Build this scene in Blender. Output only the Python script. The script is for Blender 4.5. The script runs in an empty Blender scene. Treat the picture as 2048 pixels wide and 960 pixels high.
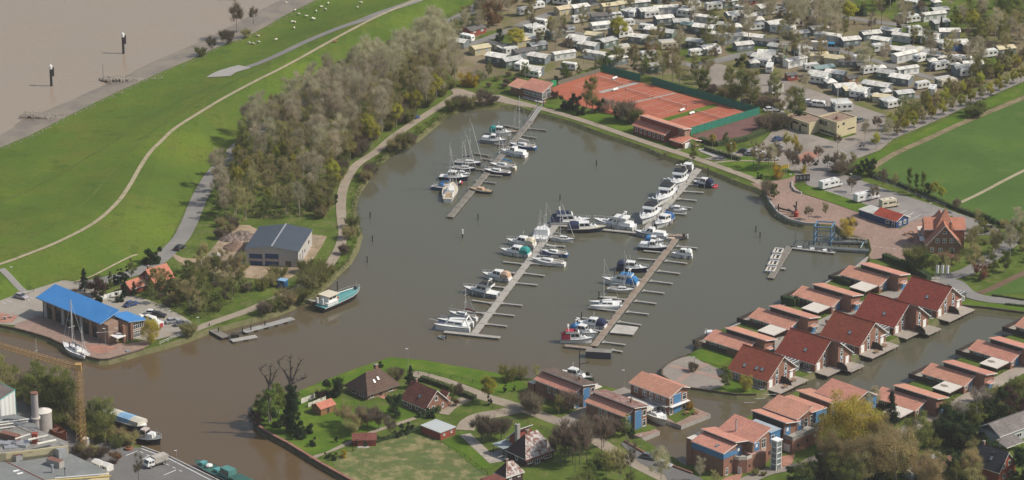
import bpy,math,random
import numpy as np
from mathutils import Vector,Matrix
from mathutils.geometry import delaunay_2d_cdt
random.seed(7)
S=bpy.context.scene
COL=S.collection
R=math.radians
HAZE=0.00005
F,TH,CH=7000.0,R(20),365.0
CD=CH/math.tan(TH)
cam_d=bpy.data.cameras.new('camera');cam=bpy.data.objects.new('camera',cam_d);COL.objects.link(cam)
cam.location=(0,-CD,CH);cam.rotation_euler=(R(70),0,0)
cam_d.sensor_width=36;cam_d.lens=F/2048*36;cam_d.clip_start=5;cam_d.clip_end=12000
S.camera=cam
SUN_EL,SUN_AZ=R(46),R(-5)
w=bpy.data.worlds.new('World');S.world=w;w.use_nodes=True
nt=w.node_tree;nt.nodes.clear()
sky=nt.nodes.new('ShaderNodeTexSky');sky.sky_type='NISHITA';sky.sun_disc=False
sky.sun_elevation=SUN_EL;sky.sun_rotation=R(90)-SUN_AZ;sky.air_density=1.3;sky.dust_density=2.5;sky.ozone_density=1.0
bg=nt.nodes.new('ShaderNodeBackground');bg.inputs[1].default_value=0.10
out=nt.nodes.new('ShaderNodeOutputWorld');nt.links.new(sky.outputs[0],bg.inputs[0]);nt.links.new(bg.outputs[0],out.inputs[0])
sd=bpy.data.lights.new('sun','SUN');sd.energy=4.0;sd.angle=R(0.6);sd.color=(1.0,0.93,0.83)
sun=bpy.data.objects.new('sun',sd);COL.objects.link(sun)
sv=Vector((math.cos(SUN_EL)*math.cos(SUN_AZ),math.cos(SUN_EL)*math.sin(SUN_AZ),math.sin(SUN_EL)))
sun.rotation_euler=sv.to_track_quat('Z','Y').to_euler();sun.location=(300,0,400)
S.view_settings.view_transform='Standard';S.view_settings.look='None';S.view_settings.gamma=1.0
S.view_settings.exposure=0.05
S.cycles.max_bounces=5;S.cycles.diffuse_bounces=3;S.cycles.glossy_bounces=2;S.cycles.transparent_max_bounces=6;S.cycles.volume_bounces=0
S.cycles.caustics_reflective=False;S.cycles.caustics_refractive=False
S.cycles.use_denoising=True
def G(px,py,z=0.0):
 dx=(px-1024)/F;dy=(480-py)/F
 d1=math.cos(TH)+dy*math.sin(TH);d2=-math.sin(TH)+dy*math.cos(TH)
 t=(z-CH)/d2
 return Vector((dx*t,-CD+d1*t,z))
L=1.2
MATS={}
def mat(name,col,rough=0.8,var=0.25,scale=0.3,col2=None,bump=0.0,bscale=None,metallic=0.0,hue=0.0,spec=0.3,tile=None,wear=None,wave=None,trans=None):
 """procedural material: base colour broken up by object-space noise; hue>0 adds a change per object; tile=(sx, sy) adds courses of single tiles"""
 if name in MATS:return MATS[name]
 m=bpy.data.materials.new(name);m.use_nodes=True;t=m.node_tree;N=t.nodes;K=t.links.new
 b=N['Principled BSDF'];b.inputs['Roughness'].default_value=rough;b.inputs['Metallic'].default_value=metallic
 b.inputs['Specular IOR Level'].default_value=spec
 tc=N.new('ShaderNodeTexCoord')
 c=tuple(col)+(1,)
 dark=tuple(x*(1-var)for x in col)+(1,);c2=(tuple(col2)+(1,))if col2 else tuple(min(1,x*(1+var))for x in col)+(1,)
 n1=N.new('ShaderNodeTexNoise');n1.inputs['Scale'].default_value=scale;n1.inputs['Detail'].default_value=6;n1.inputs['Roughness'].default_value=0.65
 K(tc.outputs['Object'],n1.inputs['Vector'])
 r=N.new('ShaderNodeValToRGB');r.color_ramp.elements[0].position=0.30;r.color_ramp.elements[1].position=0.70
 r.color_ramp.elements[0].color=dark;r.color_ramp.elements[1].color=c2
 e=r.color_ramp.elements.new(0.5);e.color=c
 K(n1.outputs['Fac'],r.inputs['Fac']);last=r.outputs['Color']
 if tile:
  sn=N.new('ShaderNodeVectorMath');sn.operation='SNAP';sn.inputs[1].default_value=(tile[0],tile[1],50.0);K(tc.outputs['Object'],sn.inputs[0])
  wn=N.new('ShaderNodeTexWhiteNoise');K(sn.outputs[0],wn.inputs['Vector'])
  mr=N.new('ShaderNodeMapRange');mr.inputs['To Min'].default_value=0.84;mr.inputs['To Max'].default_value=1.14;K(wn.outputs['Value'],mr.inputs['Value'])
  sx=N.new('ShaderNodeSeparateXYZ');K(tc.outputs['Object'],sx.inputs[0])
  fr=N.new('ShaderNodeMath');fr.operation='PINGPONG';fr.inputs[1].default_value=tile[1];K(sx.outputs['Y'],fr.inputs[0])
  ed=N.new('ShaderNodeMapRange');ed.inputs['From Max'].default_value=tile[1]*0.5;ed.inputs['To Min'].default_value=0.84;ed.inputs['To Max'].default_value=1.05;K(fr.outputs[0],ed.inputs['Value'])
  mu=N.new('ShaderNodeMath');mu.operation='MULTIPLY';K(mr.outputs[0],mu.inputs[0]);K(ed.outputs[0],mu.inputs[1])
  vm=N.new('ShaderNodeVectorMath');vm.operation='SCALE';K(last,vm.inputs[0]);K(mu.outputs[0],vm.inputs['Scale']);last=vm.outputs[0]
  bp=N.new('ShaderNodeBump');bp.inputs['Strength'].default_value=0.5;bp.inputs['Distance'].default_value=0.05;K(fr.outputs[0],bp.inputs['Height']);K(bp.outputs[0],b.inputs['Normal'])
 if wave:
  sx=N.new('ShaderNodeSeparateXYZ');K(tc.outputs['Object'],sx.inputs[0])
  fr=N.new('ShaderNodeMath');fr.operation='PINGPONG';fr.inputs[1].default_value=wave[1];K(sx.outputs[wave[0]],fr.inputs[0])
  bp=N.new('ShaderNodeBump');bp.inputs['Strength'].default_value=0.8;bp.inputs['Distance'].default_value=0.06;K(fr.outputs[0],bp.inputs['Height']);K(bp.outputs[0],b.inputs['Normal'])
  ed=N.new('ShaderNodeMapRange');ed.inputs['From Max'].default_value=wave[1];ed.inputs['To Min'].default_value=0.8;ed.inputs['To Max'].default_value=1.1;K(fr.outputs[0],ed.inputs['Value'])
  vm=N.new('ShaderNodeVectorMath');vm.operation='SCALE';K(last,vm.inputs[0]);K(ed.outputs[0],vm.inputs['Scale']);last=vm.outputs[0]
 if wear:
  for wc,ws,wt in(wear if isinstance(wear,list)else[wear]):
   n2=N.new('ShaderNodeTexNoise');n2.inputs['Scale'].default_value=ws;n2.inputs['Detail'].default_value=8;n2.inputs['Roughness'].default_value=0.7
   K(tc.outputs['Object'],n2.inputs['Vector'])
   q=N.new('ShaderNodeMapRange');q.inputs['From Min'].default_value=wt-0.06;q.inputs['From Max'].default_value=wt+0.08;K(n2.outputs['Fac'],q.inputs['Value'])
   mx=N.new('ShaderNodeMix');mx.data_type='RGBA';K(q.outputs[0],mx.inputs['Factor']);K(last,mx.inputs['A']);mx.inputs['B'].default_value=tuple(wc)+(1,);last=mx.outputs['Result']
 if hue:
  oi=N.new('ShaderNodeObjectInfo');hs=N.new('ShaderNodeHueSaturation')
  a=N.new('ShaderNodeMapRange');a.inputs['To Min'].default_value=0.5-hue*0.10;a.inputs['To Max'].default_value=0.5+hue*0.10;K(oi.outputs['Random'],a.inputs['Value'])
  m1=N.new('ShaderNodeMath');m1.operation='MULTIPLY';m1.inputs[1].default_value=7.31;K(oi.outputs['Random'],m1.inputs[0])
  m2=N.new('ShaderNodeMath');m2.operation='FRACT';K(m1.outputs[0],m2.inputs[0])
  v=N.new('ShaderNodeMapRange');v.inputs['To Min'].default_value=1-hue;v.inputs['To Max'].default_value=1+hue;K(m2.outputs[0],v.inputs['Value'])
  K(a.outputs[0],hs.inputs['Hue']);K(v.outputs[0],hs.inputs['Value']);K(last,hs.inputs['Color']);last=hs.outputs[0]
 K(last,b.inputs['Base Color'])
 if bump:
  n3=N.new('ShaderNodeTexNoise');n3.inputs['Scale'].default_value=bscale or scale*6;n3.inputs['Detail'].default_value=5;K(tc.outputs['Object'],n3.inputs['Vector'])
  bp=N.new('ShaderNodeBump');bp.inputs['Strength'].default_value=min(1,bump);bp.inputs['Distance'].default_value=bump;K(n3.outputs['Fac'],bp.inputs['Height']);K(bp.outputs[0],b.inputs['Normal'])
 if trans:
  tr=N.new('ShaderNodeBsdfTranslucent');K(last,tr.inputs['Color']);mxs=N.new('ShaderNodeMixShader');mxs.inputs[0].default_value=trans
  K(b.outputs[0],mxs.inputs[1]);K(tr.outputs[0],mxs.inputs[2]);K(mxs.outputs[0],N['Material Output'].inputs['Surface'])
 MATS[name]=m;return m
def srgb(r,g,b,k=1.0):
 f=lambda u:((u/255+0.055)/1.055)**2.4 if u>10 else u/255/12.92
 return(f(r)*k,f(g)*k,f(b)*k)
class MB:
 def __init__(s):s.v=[];s.f=[];s.m=[];s.ml=[]
 def mi(s,m):
  if m not in s.ml:s.ml.append(m)
  return s.ml.index(m)
 def poly(s,pts,m):
  n=len(s.v);s.v+=[tuple(p)for p in pts];s.f.append(tuple(range(n,n+len(pts))));s.m.append(s.mi(m))
 def mesh(s,v,f,m):
  n=len(s.v);s.v+=[tuple(p)for p in v];k=s.mi(m)
  for q in f:s.f.append(tuple(n+i for i in q));s.m.append(k)
 def hexa(s,b,t,m,mt=None):
  """b, t: four bottom and four top corners, counter-clockwise seen from above"""
  n=len(s.v);s.v+=[tuple(p)for p in b]+[tuple(p)for p in t];k=s.mi(m);kt=s.mi(mt or m)
  for q,kk in(((3,2,1,0),k),((4,5,6,7),kt),((0,1,5,4),k),((1,2,6,5),k),((2,3,7,6),k),((3,0,4,7),k)):
   s.f.append(tuple(n+i for i in q));s.m.append(kk)
 def box(s,x0,x1,y0,y1,z0,z1,m,mt=None,rz=0,piv=(0,0)):
  P=[(x0,y0),(x1,y0),(x1,y1),(x0,y1)]
  if rz:
   c,q=math.cos(rz),math.sin(rz);P=[(piv[0]+(x-piv[0])*c-(y-piv[1])*q,piv[1]+(x-piv[0])*q+(y-piv[1])*c)for x,y in P]
  s.hexa([(x,y,z0)for x,y in P],[(x,y,z1)for x,y in P],m,mt)
 def cyl(s,p,q,r0,m,r1=None,n=8,cap=True):
  p=Vector(p);q=Vector(q);r1=r0 if r1 is None else r1;d=(q-p).normalized()
  a=d.orthogonal().normalized();b=d.cross(a);k=len(s.v);mm=s.mi(m)
  for i in range(n):
   t=2*math.pi*i/n;o=a*math.cos(t)+b*math.sin(t)
   s.v+=[tuple(p+o*r0),tuple(q+o*r1)]
  for i in range(n):
   j=(i+1)%n;s.f.append((k+2*i,k+2*j,k+2*j+1,k+2*i+1));s.m.append(mm)
  if cap:
   s.f.append(tuple(k+2*i+1 for i in range(n)));s.m.append(mm)
   s.f.append(tuple(k+2*i for i in reversed(range(n))));s.m.append(mm)
 def prism(s,pts,z0,z1,m,mt=None):
  n=len(pts)
  if sum(pts[i][0]*pts[(i+1)%n][1]-pts[(i+1)%n][0]*pts[i][1]for i in range(n))<0:pts=pts[::-1]
  s.mesh([(p[0],p[1],z0)for p in pts]+[(p[0],p[1],z1)for p in pts],[(i,(i+1)%n,n+(i+1)%n,n+i)for i in range(n)]+[tuple(reversed(range(n)))],m)
  s.poly([(p[0],p[1],z1)for p in pts],mt or m)
 def loft(s,rings,m,cap0=True,cap1=True,closed=True):
  k=len(s.v);n=len(rings[0]);mm=s.mi(m)
  for r in rings:s.v+=[tuple(p)for p in r]
  for a in range(len(rings)-1):
   for i in range(n if closed else n-1):
    j=(i+1)%n;s.f.append((k+a*n+i,k+a*n+j,k+(a+1)*n+j,k+(a+1)*n+i));s.m.append(mm)
  if cap0:s.f.append(tuple(k+i for i in reversed(range(n))));s.m.append(mm)
  if cap1:s.f.append(tuple(k+(len(rings)-1)*n+i for i in range(n)));s.m.append(mm)
 def ball(s,c,r,m,n=8,h=5,sz=1.0):
  rings=[]
  for i in range(1,h):
   t=math.pi*i/h-math.pi/2;rings.append([(c[0]+r*math.cos(t)*math.cos(2*math.pi*j/n),c[1]+r*math.cos(t)*math.sin(2*math.pi*j/n),c[2]+r*sz*math.sin(t))for j in range(n)])
  s.loft(rings,m)
 def data(s,name,smooth=False):
  me=bpy.data.meshes.new(name);me.from_pydata(s.v,[],s.f);me.polygons.foreach_set('material_index',s.m)
  for m in s.ml:me.materials.append(m)
  if smooth:me.polygons.foreach_set('use_smooth',[True]*len(s.f))
  me.update();return me
 def build(s,name,parent=None,smooth=False,label=None,loc=None,rz=0):
  if not s.v:return None
  return link(name,s.data(name,smooth),parent,loc,rz,label)
def link(name,data,parent=None,loc=None,rz=0,label=None):
 o=bpy.data.objects.new(name,data);COL.objects.link(o)
 if parent is not None:o.parent=parent
 if loc is not None:o.location=loc
 if rz:o.rotation_euler=(0,0,rz)
 if label:o['label']=label
 return o
def tag(o,label,cat,group=None,kind=None):
 o['label']=label;o['category']=cat
 if group:o['group']=group
 if kind:o['kind']=kind
 return o
def thing(name,label,cat,loc,rz=0,group=None,scale=None):
 o=link(name,None,None,loc,rz);o.empty_display_size=0.5
 if scale:o.scale=(scale,)*3 if not hasattr(scale,'__len__')else scale
 return tag(o,label,cat,group)
def copy_tree(o,parent=None,loc=None,rz=None,label=None):
 c=o.copy();COL.objects.link(c);c.parent=parent
 if loc is not None:c.location=loc
 if rz is not None:c.rotation_euler=(0,0,rz)
 if label:c['label']=label
 for ch in list(o.children):copy_tree(ch,c)
 return c
def struct(o,label,cat):
 return tag(o,label,cat,kind='structure')
def smooth_pts(P,closed=False,n=4):
 out=[];m=len(P)
 for i in range(m if closed else m-1):
  g=(lambda k:P[k%m])if closed else(lambda k:P[max(0,min(m-1,k))])
  p0,p1,p2,p3=g(i-1),g(i),g(i+1),g(i+2)
  for k in range(n):
   t=k/n;out.append(tuple(0.5*(2*b+(c-a)*t+(2*a-5*b+4*c-d)*t*t+(3*b-a-3*c+d)*t**3)for a,b,c,d in zip(p0,p1,p2,p3)))
 if not closed:out.append(tuple(P[-1]))
 return out
def W(P,z=L):return[G(a,b,z)for a,b in P]
def inside(p,poly):
 c=False;j=len(poly)-1
 for i in range(len(poly)):
  a,b=poly[i],poly[j]
  if(a[1]>p[1])!=(b[1]>p[1])and p[0]<(b[0]-a[0])*(p[1]-a[1])/(b[1]-a[1])+a[0]:c=not c
  j=i
 return c
def area2(P):return sum(P[i][0]*P[(i+1)%len(P)][1]-P[(i+1)%len(P)][0]*P[i][1]for i in range(len(P)))
def tri(P,extra=()):
 n=len(P);r=delaunay_2d_cdt([Vector((p[0],p[1]))for p in P]+[Vector((p[0],p[1]))for p in extra],[(i,(i+1)%n)for i in range(n)],[],1,1e-4)
 return r[0],r[2]
def sheet(name,P,z,m,label,cat='ground',kind='structure',skirt=None,parent=None,zf=None,extra=()):
 """flat polygon (world points) at height z; skirt=(outward metres, bottom z, material) adds its banks"""
 v,f=tri(P,extra);mb=MB()
 f2=[]
 for q in f:
  a=area2([v[i]for i in q]);f2.append(tuple(q)if a>0 else tuple(reversed(q)))
 mb.mesh([(p[0],p[1],zf(p[0],p[1])if zf else z)for p in v],f2,m)
 if skirt:
  n=len(P);s=1 if area2(P)>0 else-1;o=[]
  for i in range(n):
   a,b,c=Vector(P[i-1][:2]),Vector(P[i][:2]),Vector(P[(i+1)%n][:2])
   d=(c-b).normalized()+(b-a).normalized();d=d.normalized()if d.length>1e-6 else Vector((1,0));o.append(b+Vector((d.y,-d.x))*s*skirt[0])
  mb.mesh([(p[0],p[1],z)for p in P]+[(p[0],p[1],skirt[1])for p in o],[(i,n+i,n+(i+1)%n,(i+1)%n)[::s]for i in range(n)],skirt[2])
 o=mb.build(name,parent)
 if parent is None:tag(o,label,cat,kind=kind)
 return o
def ribbon(name,P,w,z,m,label,cat='path',zf=None,kind='structure',n=6,world=False,parent=None):
 """strip of constant width along a smooth line of photo points"""
 Q=smooth_pts(P,n=n)if len(P)>2 else P
 Q=[Vector(p)for p in Q]if world else[G(a,b,z)for a,b in Q]
 mb=MB();v=[];k=len(Q)
 ww=(lambda i:w)if not hasattr(w,'__len__')else(lambda i:w[0]+(w[1]-w[0])*i/(k-1))
 for i in range(k):
  d=(Q[min(k-1,i+1)]-Q[max(0,i-1)]);d=Vector((d.x,d.y)).normalized();nn=Vector((-d.y,d.x))*ww(i)/2
  for s in(1,0,-1):
   x,y=Q[i].x+nn.x*s,Q[i].y+nn.y*s;v.append((x,y,zf(x,y)+0.12 if zf else z))
 mb.mesh(v,[q for i in range(k-1)for q in((3*i+1,3*i+4,3*i+3,3*i),(3*i+2,3*i+5,3*i+4,3*i+1))],m)
 o=mb.build(name,parent)
 if parent is None:tag(o,label,cat,kind=kind)
 return o
def jit(P,a,seed=1):
 r=random.Random(seed);return[(x+r.uniform(-a,a),y+r.uniform(-a,a)*0.5)for x,y in P]
def water_mat(name,c1,c2=None,c3=None,rough=0.06,bump=0.02,sc=1.2):
 m=bpy.data.materials.new(name);m.use_nodes=True;t=m.node_tree;N=t.nodes;K=t.links.new;b=N['Principled BSDF']
 b.inputs['Roughness'].default_value=rough;b.inputs['IOR'].default_value=1.33
 tc=N.new('ShaderNodeTexCoord');n=N.new('ShaderNodeTexNoise');n.inputs['Scale'].default_value=0.012;n.inputs['Detail'].default_value=5
 mp=N.new('ShaderNodeMapping');K(tc.outputs['Object'],mp.inputs[0]);K(mp.outputs[0],n.inputs['Vector'])
 mx=N.new('ShaderNodeMix');mx.data_type='RGBA';mx.inputs['A'].default_value=c1+(1,);mx.inputs['B'].default_value=(c2 or tuple(x*1.12 for x in c1))+(1,)
 K(n.outputs['Fac'],mx.inputs['Factor']);last=mx.outputs['Result']
 if c3:
  sx=N.new('ShaderNodeSeparateXYZ');K(tc.outputs['Object'],sx.inputs[0])
  a=N.new('ShaderNodeMath');a.operation='MULTIPLY_ADD';a.inputs[1].default_value=0.75;K(sx.outputs['X'],a.inputs[0]);K(sx.outputs['Y'],a.inputs[2])
  nn=N.new('ShaderNodeMath');nn.operation='MULTIPLY_ADD';nn.inputs[1].default_value=60;K(n.outputs['Fac'],nn.inputs[0]);K(a.outputs[0],nn.inputs[2])
  q=N.new('ShaderNodeMapRange');q.interpolation_type='SMOOTHSTEP';q.inputs['From Min'].default_value=-190;q.inputs['From Max'].default_value=40;q.inputs['To Min'].default_value=1;q.inputs['To Max'].default_value=0;K(nn.outputs[0],q.inputs['Value'])
  m2=N.new('ShaderNodeMix');m2.data_type='RGBA';K(q.outputs[0],m2.inputs['Factor']);K(last,m2.inputs['A']);m2.inputs['B'].default_value=c3+(1,);last=m2.outputs['Result']
 K(last,b.inputs['Base Color'])
 n2=N.new('ShaderNodeTexNoise');n2.inputs['Scale'].default_value=sc;n2.inputs['Detail'].default_value=3;K(tc.outputs['Object'],n2.inputs['Vector'])
 bp=N.new('ShaderNodeBump');bp.inputs['Strength'].default_value=0.5;bp.inputs['Distance'].default_value=bump;K(n2.outputs['Fac'],bp.inputs['Height']);K(bp.outputs[0],b.inputs['Normal'])
 n4=N.new('ShaderNodeTexNoise');n4.inputs['Scale'].default_value=.03;n4.inputs['Detail'].default_value=4;K(tc.outputs['Object'],n4.inputs['Vector']);r4=N.new('ShaderNodeMapRange');r4.inputs['From Min'].default_value=.4;r4.inputs['From Max'].default_value=.6;r4.inputs['To Min'].default_value=rough;r4.inputs['To Max'].default_value=rough+.1;K(n4.outputs['Fac'],r4.inputs['Value']);K(r4.outputs[0],b.inputs['Roughness'])
 return m
GRASS=mat('grass',(0.0842,0.1253,0.0202),0.95,0.35,0.12,spec=.08,col2=(0.1296,0.1624,0.0314),wear=[((0.1620,0.1508,0.0616),0.35,0.59),((0.0432,0.0754,0.0134),1.1,0.60)],bump=0.15,bscale=2.0)
LAWN=mat('lawn_grass',(0.0810,0.1450,0.0146),0.95,0.25,0.1,spec=.08,col2=(0.1350,0.1856,0.0246),bump=0.1,bscale=2.0,wear=[((0.1512,0.1566,0.0448),0.25,0.60),((0.0486,0.0928,0.0112),1.0,0.61)])
DIKE=mat('dike_grass',(0.088,0.140,0.020),0.95,0.22,0.022,spec=.08,col2=(0.1296,0.1798,0.0202),bump=0.15,bscale=1.2,wear=[((0.1242,0.1450,0.0246),0.06,0.55),((0.0540,0.1044,0.0134),0.12,0.60),((0.0540,0.0951,0.0112),0.8,0.60),((0.1620,0.1740,0.0448),0.3,0.66)])
FIELD=mat('field_grass',(0.073,0.130,0.028),0.95,0.18,0.03,spec=.08,col2=(0.0918,0.1566,0.0291),bump=0.1,bscale=1.0,wear=[((0.0486,0.1044,0.0179),0.5,0.60),((0.1188,0.1450,0.0448),0.12,0.64)])
CAMPG=mat('camp_ground',(0.205,0.165,0.105),0.95,0.3,0.05,spec=.08,col2=(0.27,0.225,0.155),wear=[((0.125,0.14,0.04),0.045,0.54),((0.15,0.15,0.05),0.12,0.60),((0.10,0.085,0.05),0.5,0.62)],bump=0.1,bscale=1.5)
DRY=mat('dry_meadow',(0.10,0.125,0.035),0.95,0.2,0.2,wear=[((0.25,0.215,0.10),0.28,0.53),((0.06,0.11,0.025),0.15,0.60)],bump=0.25,bscale=1.5)
ASPH=mat('asphalt',(0.15,0.145,0.14),0.9,0.15,0.15,wear=((0.11,0.105,0.1),0.3,0.6),bump=0.03)
ROAD=mat('road_surface',(0.21,0.20,0.185),0.9,0.15,0.12,wear=((0.26,0.24,0.2),0.2,0.62))
GRAV=mat('gravel_path',(0.30,0.25,0.19),0.95,0.15,0.2,wear=((0.22,0.19,0.13),0.3,0.62))
TRACKM=mat('trodden_track',(0.34,0.29,0.19),0.95,0.15,0.3,wear=((0.16,0.18,0.07),0.4,0.60))
CARP=mat('car_park_paving',(0.27,0.235,0.20),0.9,0.15,0.07,wear=((0.21,0.185,0.16),0.15,0.58))
BRICKP=mat('brick_paving',(0.29,0.195,0.155),0.9,0.14,0.1,wear=((0.24,0.17,0.14),0.2,0.58),tile=(0.6,0.6))
REDP=mat('red_brick_paving',(0.36,0.18,0.13),0.9,0.14,0.3,tile=(0.6,0.6))
CONC=mat('concrete',(0.36,0.34,0.31),0.85,0.12,0.4,wear=((0.24,0.22,0.19),0.5,0.62))
SAND=mat('sandy_soil',(0.33,0.25,0.17),0.95,0.25,0.25,wear=((0.2,0.16,0.09),0.3,0.56),bump=0.15,bscale=1.5)
MUD=mat('mud_flat',(0.255,0.205,0.15),0.4,0.15,0.1,wear=[((0.19,0.155,0.12),0.09,0.50),((0.29,0.25,0.2),0.5,0.62)],spec=0.4)
BANK=mat('bank',(0.12,0.12,0.05),0.95,0.4,0.4,col2=(0.17,0.14,0.08),bump=0.2,bscale=3)
WALLM=mat('quay_timber',(0.10,0.075,0.055),0.9,0.35,0.5,wave=(0,0.25))
CLAY=mat('tennis_clay',(0.37,0.11,0.062),0.95,0.10,0.15,wear=((0.36,0.115,0.06),0.2,0.58))
CLAYD=mat('dark_clay',(0.155,0.08,0.07),0.95,0.15,0.2)
WHITE=mat('white_paint',(0.78,0.78,0.76),0.5,0.04,0.5)
STONE=mat('rubble_stone',(0.25,0.22,0.18),0.9,0.3,0.4,hue=0.15)
struct(sheet('water',W([(-900,700),(-300,560),(300,600),(470,400),(600,240),(880,150),(1250,230),(1560,330),(1900,430),(2600,560),(2600,1200),(-900,1200)],0),0,water_mat('harbour_water',(0.088,0.087,0.058),(0.10,0.095,0.062),(0.112,0.075,0.038)),'grey-brown harbour basin and canal water around the pontoons','water'),'grey-brown harbour basin and canal water around the pontoons','water')
sheet('river',W([(-3000,900),(-700,520),(-150,380),(60,290),(220,215),(440,130),(640,30),(900,-90),(1300,-330),(1500,-900),(-6000,-900)],0),0,water_mat('river_water',(0.285,0.225,0.165),(0.30,0.24,0.18),rough=0.2,bump=0.08,sc=0.5),'broad beige muddy river at the upper left','water')
shore_px=[(-700,560),(-150,360),(0,295),(60,270),(140,230),(210,195),(260,172),(320,145),(390,115),(440,92),(500,70),(567,32),(632,0),(720,-40),(900,-130),(1300,-370)]
wline_px=[(-700,500),(-150,325),(0,268),(38,240),(110,212),(200,172),(240,155),(300,124),(380,90),(440,60),(512,22),(560,-2),(640,-45),(900,-200),(1300,-430)]
crest_px=[(-700,680),(-150,572),(-60,547),(5,527),(65,505),(125,480),(190,445),(235,405),(260,370),(280,335),(300,305),(320,285),(350,257),(400,225),(450,195),(512,162),(562,137),(612,110),(662,82),(712,55),(762,30),(850,-8),(960,-58),(1200,-190),(1400,-320)]
toe_px=[(-700,760),(-150,645),(0,600),(46,584),(64,578),(128,560),(190,552),(255,540),(300,514),(320,495),(340,480),(370,415),(400,360),(430,325),(465,285),(495,260),(560,212),(640,165),(720,120),(800,75),(860,45),(940,5),(1010,-35),(1250,-165),(1450,-280)]
CR=smooth_pts([tuple(G(a,b,4.7))[:2]for a,b in crest_px],n=3)
TO=smooth_pts([tuple(G(a,b,L))[:2]for a,b in toe_px],n=3)
SH=smooth_pts([tuple(G(a,b,0.9))[:2]for a,b in shore_px],n=3)
WL=smooth_pts([tuple(G(a,b,0))[:2]for a,b in wline_px],n=3)
def dist(x,y,P):
 m=1e9
 for(ax,ay),(bx,by)in zip(P,P[1:]):
  dx,dy=bx-ax,by-ay;q=dx*dx+dy*dy
  t=0 if q==0 else max(0,min(1,((x-ax)*dx+(y-ay)*dy)/q));e=(x-ax-t*dx)**2+(y-ay-t*dy)**2
  if e<m:m=e
 return math.sqrt(m)
riv_side=SH+CR[::-1]
def dike_z(x,y):
 c=dist(x,y,CR)
 if dist(x,y,SH)<1:return 0.9
 if inside((x,y),riv_side):s=dist(x,y,SH);t=s/(s+c+1e-6);t=t**1.35;return 0.9+3.8*(t*t*(3-2*t))
 s=dist(x,y,TO);t=s/(s+c+1e-6);t=t**0.8;return L+3.5*(t*t*(3-2*t))
dike_poly=SH+TO[::-1]
xs=[p[0]for p in dike_poly];ys=[p[1]for p in dike_poly];ex=[]
yy=min(ys)
while yy<min(max(ys),620):
 xx=max(min(xs),-330)
 st=5 if yy<330 else 11
 while xx<max(xs):
  if inside((xx,yy),dike_poly)and dist(xx,yy,SH)>2 and dist(xx,yy,TO)>2:ex.append((xx,yy))
  xx+=st
 yy+=st
sheet('dike',dike_poly,0,DIKE,'green grass dike between river and harbour','dike',zf=lambda x,y:dike_z(x,y),extra=ex+CR)
sheet('mud_flat',WL+SH[::-1],0,MUD,'grey tidal mud strip along the river shore','mud',zf=lambda x,y:(lambda a,b:-0.06+0.98*a/(a+b+1e-6))(dist(x,y,WL),dist(x,y,SH)))
ribbon('dike_track',CR,1.5,6,TRACKM,'narrow pale trodden track along the top of the dike','track',zf=dike_z,n=2,world=True)if False else None
ribbon('dike_track',[(x,y,0)for x,y in CR],1.4,6,TRACKM,'narrow pale trodden track along the top of the dike','track',zf=dike_z,n=2,world=True)
FLG=mat('flattened_grass',(0.088,0.128,0.026),.95,.3,.3,spec=.08,wear=((0.11,.145,.03),.2,.5))
for P_,lb in(([(0,402),(120,346),(230,282),(330,216),(430,172)],'faint sheep path along the lower river side of the dike'),([(60,484),(170,414),(245,328),(330,250),(430,188),(540,132)],'faint wheel track below the dike crest')):
 ribbon('grass_track',[tuple(G(a,b,3))for a,b in P_],.9,0,FLG,lb,'track',zf=dike_z,n=5,world=True)
fr=[G(a,b,z)for a,b,z in((431,157,2.0),(480,140,2.6),(512,130,3.2),(560,108,3.8),(612,81,4.2),(677,55,4.6),(720,40,5.0),(752,25,5.4),(800,8,5.6),(850,-12,5.8),(960,-62,5.8))]
ribbon('foreland_road',[tuple(p)for p in fr[1:]],3.6,0,ROAD,'grey farm road crossing the river side of the dike','road',zf=dike_z,n=4,world=True)
ribbon('turning_place',[tuple(G(a,b,2.2))for a,b in((437,157),(450,148),(466,143),(490,138))],9,0,CONC,'pale paved turning place at the end of the foreland road','paving',zf=lambda x,y:dike_z(x,y)+0.06,n=3,world=True)
A_shore=[(-700,700),(-100,641),(0,651),(30,657),(65,666),(100,677),(125,689),(150,703),(175,714),(200,719.5),(216,719),(245,711),(285,699),(320,691),(370,675),(417,657),(447,651),(502,636),(545,625),(580,611),(605,596),(635,578),(655,560),(672,542),(695,520),(710,495),(718,465),(709,440),(704,410),(711,385),(727,360),(752,325),(780,300),(832,275),(862,250),(892,224),(925,213),(1000,209),(1036,212),(1055,219),(1087,227),(1139,241),(1208,267),(1238,276),(1297,296),(1324,308),(1374,324),(1411,336),(1443,349),(1475,363),(1510,375),(1530,385),(1540,405),(1556,427),(1580,441),(1610,448),(1640,450),(1672,452),(1690,468),(1736,479),(1741,500),(1736,512),(1740,522),(1705,540),(1672,556),(1650,567),(1600,592),(1565,613),(1498,640),(1440,660),(1414,690),(1376,709),(1344,722),(1325,735),(1324,750),(1344,765),(1374,775),(1424,782),(1474,789),(1512,789),(1545,777),(1638,741),(1725,706),(1805,670),(1890,632),(1918,610),(1980,616),(2048,625),(2500,670)]
A_poly=[G(a,b,L)for a,b in A_shore]+[Vector((1400,-100,L)),Vector((1800,2500,L)),Vector((-100,2500,L))]+[Vector((x,y,L))for x,y in TO[::-1]if y<2400]
sheet('ground',A_poly,L,GRASS,'green and brown ground north and east of the harbour','ground',skirt=(1.6,-0.4,BANK))
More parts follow.
